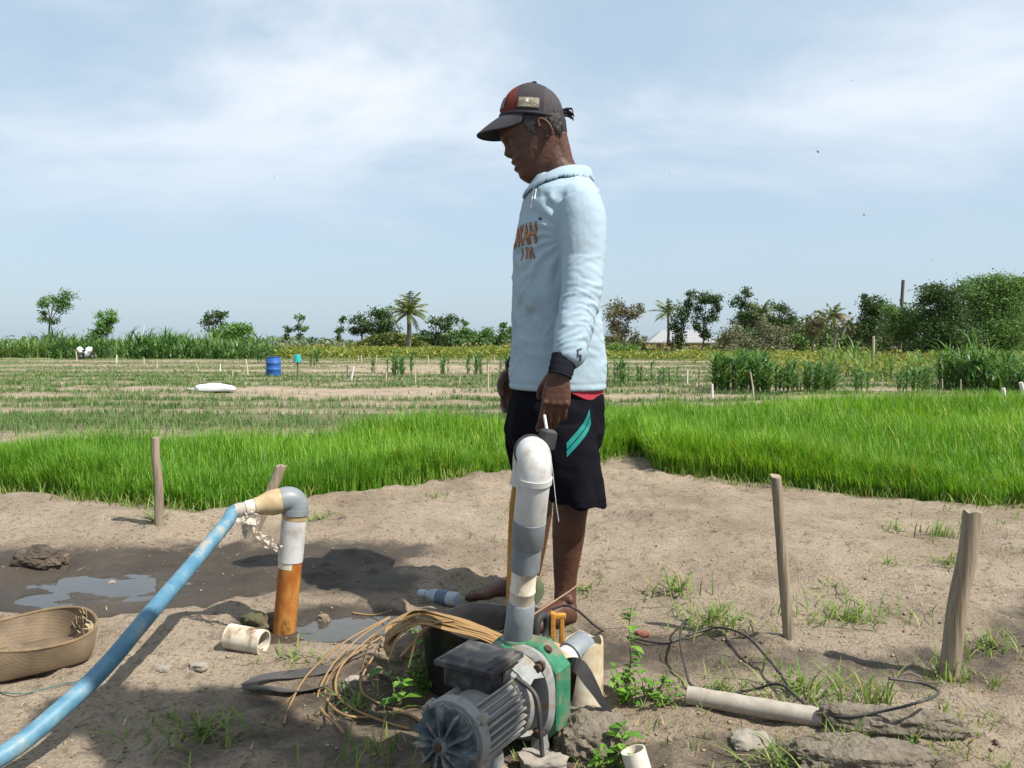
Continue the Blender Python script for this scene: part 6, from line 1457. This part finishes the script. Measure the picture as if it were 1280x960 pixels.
def leafy_weed(name, px, py, h, stems, nl, ls, label, cat='weed', droop=.3, sp=.35):
    g = GT(px, py); root = empty(name, g, label, cat, 'leafy weeds by the pump'); LV = []
    sm = MB()
    for s in range(stems):
        a = random.uniform(0, 6.28); L_ = h * random.uniform(.7, 1.1); d = Vector((math.cos(a) * sp, math.sin(a) * sp, 1)).normalized() if stems > 1 else Vector((.03, 0, 1)); st = g + Vector((math.cos(a), math.sin(a), 0)) * (.012 * (stems > 1))
        pts = [st + d * L_ * t + Vector((random.uniform(-1, 1), random.uniform(-1, 1), 0)) * .006 for t in np.linspace(0, 1, 6)]; sm.tube([pts[0] - VZ * .01] + pts, [.0022] * 4 + [.0014] * 3, 5)
        for k in range(nl):
            t = .12 + .88 * (k + random.random() * .5) / nl; p = st + d * L_ * min(t, 1); b = random.uniform(0, 6.28) + k * 2.4; o = Vector((math.cos(b), math.sin(b), random.uniform(-.1, .7))).normalized(); LV.append((p, o, ls * random.uniform(.6, 1.2)))
    sm.build('stem', M_STEM, root)
    mb = MB()
    for p, o, l in LV:
        sd = o.cross(VZ).normalized(); w = l * .26; up = sd.cross(o); q = p + o * l * .2; dn = -VZ * l * droop
        c = [p, q + o * l * .15 - sd * w * .75 + up * .1 * w, q + o * l * .42 - sd * w + dn * .3 + up * .15 * w, p + o * l + dn, q + o * l * .42 + sd * w + dn * .3 + up * .15 * w, q + o * l * .15 + sd * w * .75 + up * .1 * w, q + o * l * .3 + dn * .15 - up * .1 * w]
        mb.add(c, [(0, 6, 1), (1, 6, 2), (2, 6, 3), (3, 6, 4), (4, 6, 5), (5, 6, 0)])
    mb.build('leaves', M_WLEAF, root, smooth=False)
leafy_weed('tall_weed', 786, 868, .27, 1, 26, .034, 'tall thin weed with small leaves right of the well casing')
leafy_weed('bushy_weed', 782, 880, .085, 9, 9, .028, 'low bushy weed at the foot of the tall weed')
leafy_weed('bushy_weed', 815, 872, .07, 5, 7, .030, 'small leafy weed right of the low bushy weed')
leafy_weed('leafy_seedling', 778, 955, .085, 1, 9, .052, 'broad leaved seedling in front of the cream pipe stub')
leafy_weed('bushy_weed', 530, 868, .11, 8, 8, .030, 'bright leafy weed between mud mound and terminal box')
leafy_weed('leafy_seedling', 505, 880, .12, 2, 6, .050, 'big leaved seedling hanging over the mud mound')
leafy_weed('bushy_weed', 832, 882, .05, 4, 6, .026, 'little weed left of the fallen pipe')
leafy_weed('bushy_weed', 760, 958, .05, 5, 6, .030, 'grassy weed at the bottom edge beside the concrete block')
leafy_weed('tall_weed', 845, 745, .11, 3, 8, .024, 'spindly weed on the bare soil right of the farmer\'s heel')
# fine litter: clods, chips of straw and fallen leaves
def build_litter():
    n = 11000; t = rng.uniform(0, 1, n); y = 1.35 + 4.6 * t ** 1.5; x = rng.uniform(-1, 1, n) * (.72 * y + .1); k = (y < yfront(x) - .02) & (fbm(x * 1.5, y * 1.5, 0, 3, 95) > -.25); x, y = x[k], y[k]; n = len(x)
    s = .0014 + .0060 * rng.uniform(0, 1, n) ** 7; base = np.array([[1, 0, 0], [0, 1, 0], [-1, 0, 0], [0, -1, 0], [0, 0, 1], [0, 0, -1]]) * 1.0
    V = base[None] * rng.uniform(.5, 1.3, (n, 6, 1)) * s[:, None, None] * np.array([1.2, 1.1, .75]); a = rng.uniform(0, 6.28, n); c, sn = np.cos(a)[:, None], np.sin(a)[:, None]
    V = np.stack([V[..., 0] * c - V[..., 1] * sn, V[..., 0] * sn + V[..., 1] * c, V[..., 2]], -1) + np.stack([x, y, zt(x, y) + s * .35], 1)[:, None]
    f = np.array([[0, 1, 4], [1, 2, 4], [2, 3, 4], [3, 0, 4], [1, 0, 5], [2, 1, 5], [3, 2, 5], [0, 3, 5]]); T = ((np.arange(n) * 6)[:, None, None] + f).reshape(-1, 3)
    m = leaf_mat('soil_crumb', [lin('#6a5a46'), lin('#8a7860'), lin('#a08e74'), lin('#4f4234')], trans=0, rough=.95)
    tag(finish('soil_crumbs', np_mesh('soil_crumbs', V.reshape(-1, 3), None, T), m, smooth=False), kind='stuff')
    n = 1500; t = rng.uniform(0, 1, n); y = 1.4 + 4.4 * t ** 1.4; x = rng.uniform(-1, 1, n) * (.72 * y + .1); k = (y < yfront(x)) & (fbm(x * 1.2, y * 1.2, 0, 3, 96) > .0); x, y = x[k], y[k]; n = len(x)
    V, q, t_ = blades(np.stack([x, y, zt(x, y) + .003], 1), rng.uniform(.002, .012, n), rng.uniform(0, 6.28, n), rng.uniform(4, 9, n) , rng.uniform(.0015, .004, n), curl=.2, seg=2)
    tag(finish('straw_litter', np_mesh('straw_litter', V, q, t_), leaf_mat('straw', [lin('#8f7a55'), lin('#b09a70'), lin('#6b563c'), lin('#c4b08a')], trans=.1), smooth=False), kind='stuff')
    # scattered sprouts of green
    n = 1600; y = 1.4 + 4.4 * rng.uniform(0, 1, n) ** 1.3; x = rng.uniform(-.1, 1, n) * (.7 * y); k = (y < yfront(x) - .05) & (fbm(x * 2.0, y * 2.0, 0, 3, 97) > .32); x, y = x[k], y[k]; N = len(x) * 4; x = np.repeat(x, 4) + rng.normal(0, .008, N); y = np.repeat(y, 4) + rng.normal(0, .008, N)
    V, q, t_ = blades(np.stack([x, y, zt(x, y) - .003], 1), rng.uniform(.012, .045, N), rng.uniform(0, 6.28, N), rng.uniform(.3, 1.4, N), rng.uniform(.002, .004, N), seg=2)
    tag(finish('weed_sprouts', np_mesh('weed_sprouts', V, q, t_), M_WEED, smooth=False), kind='stuff')
    # rough fringe at the foot of the seed bed
    n = 2600; x = rng.uniform(-4.2, 4.2, n); y = yfront(x) - np.abs(rng.normal(0, .07, n)) - .0; k = fbm(x * 2.2, y * 2.2, 0, 3, 98) > -.05; x, y = x[k], y[k]; n = len(x)
    V, q, t_ = blades(np.stack([x, y, zt(x, y) - .004], 1), rng.uniform(.02, .10, n), rng.uniform(0, 6.28, n), rng.uniform(.3, 1.3, n), rng.uniform(.003, .006, n))
    tag(finish('margin_grass', np_mesh('margin_grass', V, q, t_), M_WEED, smooth=False), kind='stuff')
build_litter()

# ------------------------------------------------------------------ things out in the field
def build_drum():
    g = GF(342, 471); root = empty('blue_drum', g, 'blue plastic drum standing in the onion beds', 'drum'); r = .0091 * g.y; h = (471 - 446.5) / 1000 * g.y
    m = mat('blue_plastic', (.025, .10, .34), (.035, .13, .40), scale=2, rough=.4, bump=.05)
    mb = MB(); mb.lathe([(r * .9, -.05), (r * .97, .04 * h), (r, .1 * h), (r * 1.0, .3 * h), (r * 1.04, .32 * h), (r * 1.04, .36 * h), (r, .38 * h), (r, .62 * h), (r * 1.04, .64 * h), (r * 1.04, .68 * h), (r, .70 * h), (r * .98, .9 * h), (r * .92, .96 * h), (r * .90, h), (r * .84, h), (r * .83, .97 * h)], g, n=32); mb.build('body', m, root)
    mb = MB(); mb.lathe([(r * .95, .955 * h), (r * .98, .965 * h), (r * .98, .985 * h), (r * .93, .99 * h)], g, n=32, cap=(False, False)); mb.build('clamp_ring', mat('dark_ring', (.03, .05, .12), rough=.5), root)
    for sx in (-.4, .45): mb = MB(); mb.lathe([(.05, .968 * h), (.05, .99 * h)], g + Vector((sx * r, 0, 0)), n=12); mb.build('bung', mat('drum_bung', (.02, .06, .2)), root)
build_drum()
def build_sack():
    g = GF(270, 491); k = g.y / 1000; bm = bmesh.new(); bmesh.ops.create_icosphere(bm, subdivisions=5, radius=1); V = np.array([v.co[:] for v in bm.verts]); F = [[v.index for v in f.verts] for f in bm.faces]; bm.free()
    x = V[:, 0]; V = np.sign(V) * np.abs(V) ** .8 * np.array([25 * k, 11 * k, 6.5 * k]); V[:, 2] = np.maximum(V[:, 2] * (1 - .2 * x), -3 * k) + 3 * k; V *= (1 + .10 * fbm(V[:, 0] * 2.5, V[:, 1] * 2.5, V[:, 2] * 2.5, 4, 120))[:, None]
    me = bpy.data.meshes.new('white_sack'); me.from_pydata(V.tolist(), [], F)
    m_s = mat('white_sacking', (.74, .75, .77), (.68, .69, .71), rough=.7, bump=.3, bscale=25, scale=5); o = finish('white_sack', me, m_s, loc=g + Vector((0, 0, .03)), sharp=None); tag(o, 'plump white sack lying on the bare strip between the onion beds', 'sack')
    mb = MB(); c = g + Vector((-27 * k, 0, .07)); mb.tube([c + Vector((.12, 0, .05)), c + Vector((-.05, 0, .02)), c + Vector((-.22, .05, .04)), c + Vector((-.3, .0, .0))], [.10, .04, .07, .02], 10, flat=.5); mb.build('tied_end', m_s, o)
build_sack()
# motorbike loaded with white sacks, seen from behind
def build_bike():
    g = GF(108, 450); s = g.y / 1000; root = empty('motorbike', g, 'small dark motorbike parked on the far beds under white sacks', 'motorbike')
    dk = mat('bike_black', (.02, .02, .022), (.04, .04, .04), rough=.5)
    for y, r in ((-.55, .30), (.65, .30)):
        mb = MB(); mb.tube([g + Vector((.25 * y + 0, y, r)) + Vector((.05 * math.cos(a), r * math.cos(a) * .95, r * math.sin(a))) for a in np.linspace(0, 6.283, 24, endpoint=False)], .06, 8, closed=True); w = mb.build('wheel', dk, root)
        mb = MB(); mb.lathe([(.07, -.05), (.07, .05)], g + Vector((.25 * y, y, r)), (1, 0, 0), 14); mb.build('hub', mat('hub_grey', (.3, .3, .3)), w)
    mb = MB(); mb.box(g + Vector((0, .1, .55)), (.28, 1.1, .22), Matrix.Rotation(-.25, 3, 'Z'), bev=.06); mb.build('frame', dk, root)
    mb = MB(); mb.box(g + Vector((-.02, -.1, .80)), (.30, .75, .12), Matrix.Rotation(-.25, 3, 'Z'), bev=.04); mb.build('seat', dk, root)
    mb = MB(); mb.tube([g + Vector((-.20, .62, 1.05)), g + Vector((.17, .60, 1.0)), g + Vector((.52, .66, 1.05))], .03, 8); mb.tube([g + Vector((.16, .66, .4)), g + Vector((.16, .6, 1.02))], .04, 8); mb.build('handlebar', dk, root)
    sk = mat('bike_sack_white', (.78, .78, .80), (.70, .70, .73), rough=.7)
    for x, z, t, lb in ((-.30, .78, -.5, 'white sack hanging on the left of the motorbike'), (.32, .74, .45, 'white sack hanging on the right of the motorbike')):
        mb = MB(); mb.ball((0, 0, 0), (.26, .22, .44), 18, 12, Matrix.Rotation(t, 3, 'Y')); V = np.array(mb.v); V *= (1 + .30 * fbm(V[:, 0] * 5, V[:, 1] * 5, V[:, 2] * 5 + x * 9, 3, 130))[:, None]; mb.v = [tuple(Vector(p) + g + Vector((x, -.3, z))) for p in V]
        o = mb.build('white_sack', sk, loc=g + Vector((x, -.3, z - .4))); tag(o, lb, 'sack', 'sacks on the motorbike')
build_bike()
# white cloth on a stick at the far left
def build_flag():
    g = GF(6, 441); k = g.y / 1000; root = empty('cloth_flag', g, 'white cloth hung on a thin stick at the far left edge', 'flag'); h = 16 * k
    mb = MB(); mb.tube([g - VZ * .1, g + VZ * h], .03, 6); mb.build('stick', M_POLE, root)
    mb = MB(); nx, nz = 8, 10; gv = [g + Vector((k * 11 * (i / nx) * (.35 + .65 * (j / nz) ** .7), .12 * math.sin(i * 1.3 + j * .4), h * .82 - 13 * k * (j / nz) + k * 2.0 * (i / nx) * (j < 9))) for j in range(nz + 1) for i in range(nx + 1)]
    bk = [p + Vector((0, .02, 0)) for p in gv]; f1 = [(j * (nx + 1) + i, j * (nx + 1) + i + 1, (j + 1) * (nx + 1) + i + 1, (j + 1) * (nx + 1) + i) for j in range(nz) for i in range(nx)]; K = len(gv); mb.add(gv + bk, f1 + [tuple(reversed([q + K for q in f])) for f in f1]); mb.build('cloth', mat('white_cloth', (.78, .78, .8), (.7, .7, .73), rough=.8), root)
build_flag()
# teal bucket upside down on a stick
def build_bucket():
    g = GF(372, 473); k = g.y / 1000; st = empty('bucket_stick', g, 'thin stick carrying the teal bucket in the onion field', 'stick'); mb = MB(); mb.tube([g - VZ * .1, g + Vector((.02, 0, 14 * k)), g + Vector((-.02, 0, 24 * k))], .035, 8); mb.build('shaft', M_POLE, st); 
    c = g + Vector((0, 0, 22.5 * k)); b = empty('teal_bucket', c, 'teal plastic bucket hung upside down on a thin stick', 'bucket'); m = mat('teal_plastic', (.02, .30, .30), (.03, .36, .35), rough=.4)
    mb = MB(); mb.lathe([(5.4 * k, 0), (5.5 * k, .3 * k), (5.1 * k, .5 * k), (4.2 * k, 7.5 * k), (3.6 * k, 9 * k), (1 * k, 9.6 * k)], c - VZ * 1.2 * k, (.06, 0, 1), 22); mb.build('body', m, b)
    mb = MB(); mb.tube([c + Vector((4.9 * k * math.cos(a), 0, -1.0 * k - 2.2 * k * math.sin(a))) for a in np.linspace(0, math.pi, 12)], .022, 6); mb.build('handle', M_POLE, b)
build_bucket()
# thin marker stakes among the beds
M_PALE = mat('pale_stake', (.55, .48, .36), (.45, .38, .28), scale=6, rough=.85); M_WHITE = mat('white_stake', (.72, .71, .68), (.62, .60, .55), scale=6, rough=.7)
def marker(px, y0, y1, dx=0, m=M_PALE, w=1.0, label='', group=None):
    g = GF(px, y0); k = g.y / 1000; t = P(px + dx, y1, g.y); r = max(.02, .8 * k * w); mb = MB(); mb.tube([g - VZ * .12, (g + t) / 2 + Vector((r * .3, 0, 0)), t], [r * 1.05, r, r * .95], 8); tag(mb.build('marker_stake', m, loc=g, sharp=50), label, 'stake', group or 'marker stakes in the onion beds')
A1 = 'marker stakes left of the barrel'; L1 = 'thin pale stake in the onion beds left of the blue drum'
for px, y0, y1, dx in ((45, 441, 436, 0), (96, 452, 439, -1), (180, 457, 447, 0), (196, 461, 449, 0), (250, 466, 455, -5), (291, 472, 462, -1), (304, 469, 463, 1)): marker(px, y0, y1, dx, M_PALE, .9, L1, A1)
marker(37, 447, 441, 0, M_WHITE, 1.6, 'short white stake at the far left of the beds'); marker(145, 456, 444, 1, M_WHITE, 1.2, 'white stake just right of the motorbike'); marker(275, 466, 455, 0, M_WHITE, 1.3, 'yellowish white stake between sack and drum'); marker(310, 469, 449, -3, M_PALE, 1.3, 'leaning pale stake just left of the blue drum')
marker(175, 445, 406, 5, M_WHITE, 1.0, 'tall bare whitish stem rising above the maize at left')
marker(420, 473, 467, 1, M_PALE, 1.0, 'short stub of a stake right of the teal bucket'); marker(438, 478, 458, 4, M_WHITE, 1.7, 'bright leaning stake between bucket and palm'); marker(434, 474, 456, 0, M_POLE, 1.0, 'dark thin stake behind the bright leaning one'); marker(482, 478, 464, 1, M_PALE, 1.2, 'pale stake in front of the dense maize clump'); marker(519, 480, 466, 0, M_PALE, .9, 'thin stake right of the dense maize clump'); marker(573, 482, 456, 5, M_PALE, 1.0, 'slanting stake between the two maize rows by the farmer'); marker(610, 487, 455, 0, M_PALE, 1.1, 'tall stake closest to the farmer\'s back hand')
for px in (447, 452, 470, 500, 535, 592, 618): marker(px, 456, 444, random.uniform(-1, 1), M_PALE, .9, 'short pale stake holding up the yellow green bean rows', 'bean row stakes')
marker(757, 492, 468, 1, M_POLE, 1.0, 'dark thin stake touching the farmer\'s shirt hem'); marker(825, 496, 467, 0, M_POLE, .9, 'dark stake before the young maize right of the farmer'); marker(825.5, 474, 467, 0, M_WHITE, .9, 'white top piece beside the dark stake before the young maize'); marker(859, 480, 462, 0, M_WHITE, 1.2, 'white stake in front of the house'); marker(873, 494, 460, 1, M_POLE, .9, 'dark twig stake left of the white stake near the tall maize'); marker(890, 497, 480, 0, M_WHITE, 2.0, 'short thick white stake at the left foot of the tall maize'); marker(943, 498, 465, -5, M_PALE, 1.1, 'long stake leaning on the tall maize clump'); marker(1254, 495, 485, 0, M_WHITE, 3.0, 'short white post standing in the seedlings at right'); marker(1281, 500, 478, -5, M_WHITE, 3.2, 'white leaning post at the right edge of the seedlings'); marker(1150, 499, 488, .5, M_POLE, 1.3, 'small dark stake standing in the seedlings below the big trees')
for px in (1001, 1016, 1103, 1154, 1178, 1201): marker(px, 489, 474, random.uniform(-1, 1), M_PALE, .9, 'thin pale stake along the scrubby row at right', 'stakes along the right row')
marker(1091, 466, 420, 1, M_PALE, 2.0, 'grey leaning trunk of a bare tree before the dark trees')
# dragonfly-small birds in the sky
M_BIRD = mat('bird_dark', (.03, .03, .035), rough=.8, bump=0)
def bird(px, py, s, rot, label, Y=45):
    c = P(px, py, Y); k = Y / 1000 * s; M_ = Matrix.Rotation(rot, 3, 'Y') @ Matrix.Rotation(.5, 3, 'X'); mb = MB(); T = lambda x, y, z: c + M_ @ Vector((x * k, y * k, z * k))
    mb.tube([T(-1.0, 0, 0), T(-.4, 0, .05), T(.4, 0, .05), T(.9, 0, .12), T(1.15, 0, .1)], [.05 * k, .2 * k, .25 * k, .16 * k, .03 * k], 8)
    for sy in (-1, 1): mb.add([T(.35, sy * .15, .1), T(.25, sy * 1.0, .75), T(-.35, sy * 2.1, .65), T(-.3, sy * 1.0, .5), T(-.3, sy * .15, .05), T(.3, sy * .9, .66), T(-.28, sy * .95, .45)], [(0, 1, 2), (0, 2, 3), (0, 3, 4), (0, 5, 1), (4, 3, 6)])
    mb.add([T(-.9, -.1, 0), T(-1.6, -.35, .02), T(-1.6, .35, .02), T(-.9, .1, 0)], [(0, 1, 2, 3)])
    tag(mb.build('bird', M_BIRD, loc=c), label, 'bird', 'birds in the sky')
bird(1022, 190, 2.1, .7, 'largest of the small dark birds, high in the sky at right'); bird(1080, 269, 1.6, .1, 'small dark bird below and right of the largest bird'); bird(1164, 325, .9, .3, 'tiny bird just above the trees at right'); bird(1064, 101, .8, 1.2, 'tiny bird near the top right clouds'); bird(837, 218, .8, .0, 'tiny bird just right of the farmer\'s cap height'); bird(343, 222, .8, .6, 'tiny bird in the left half of the sky')
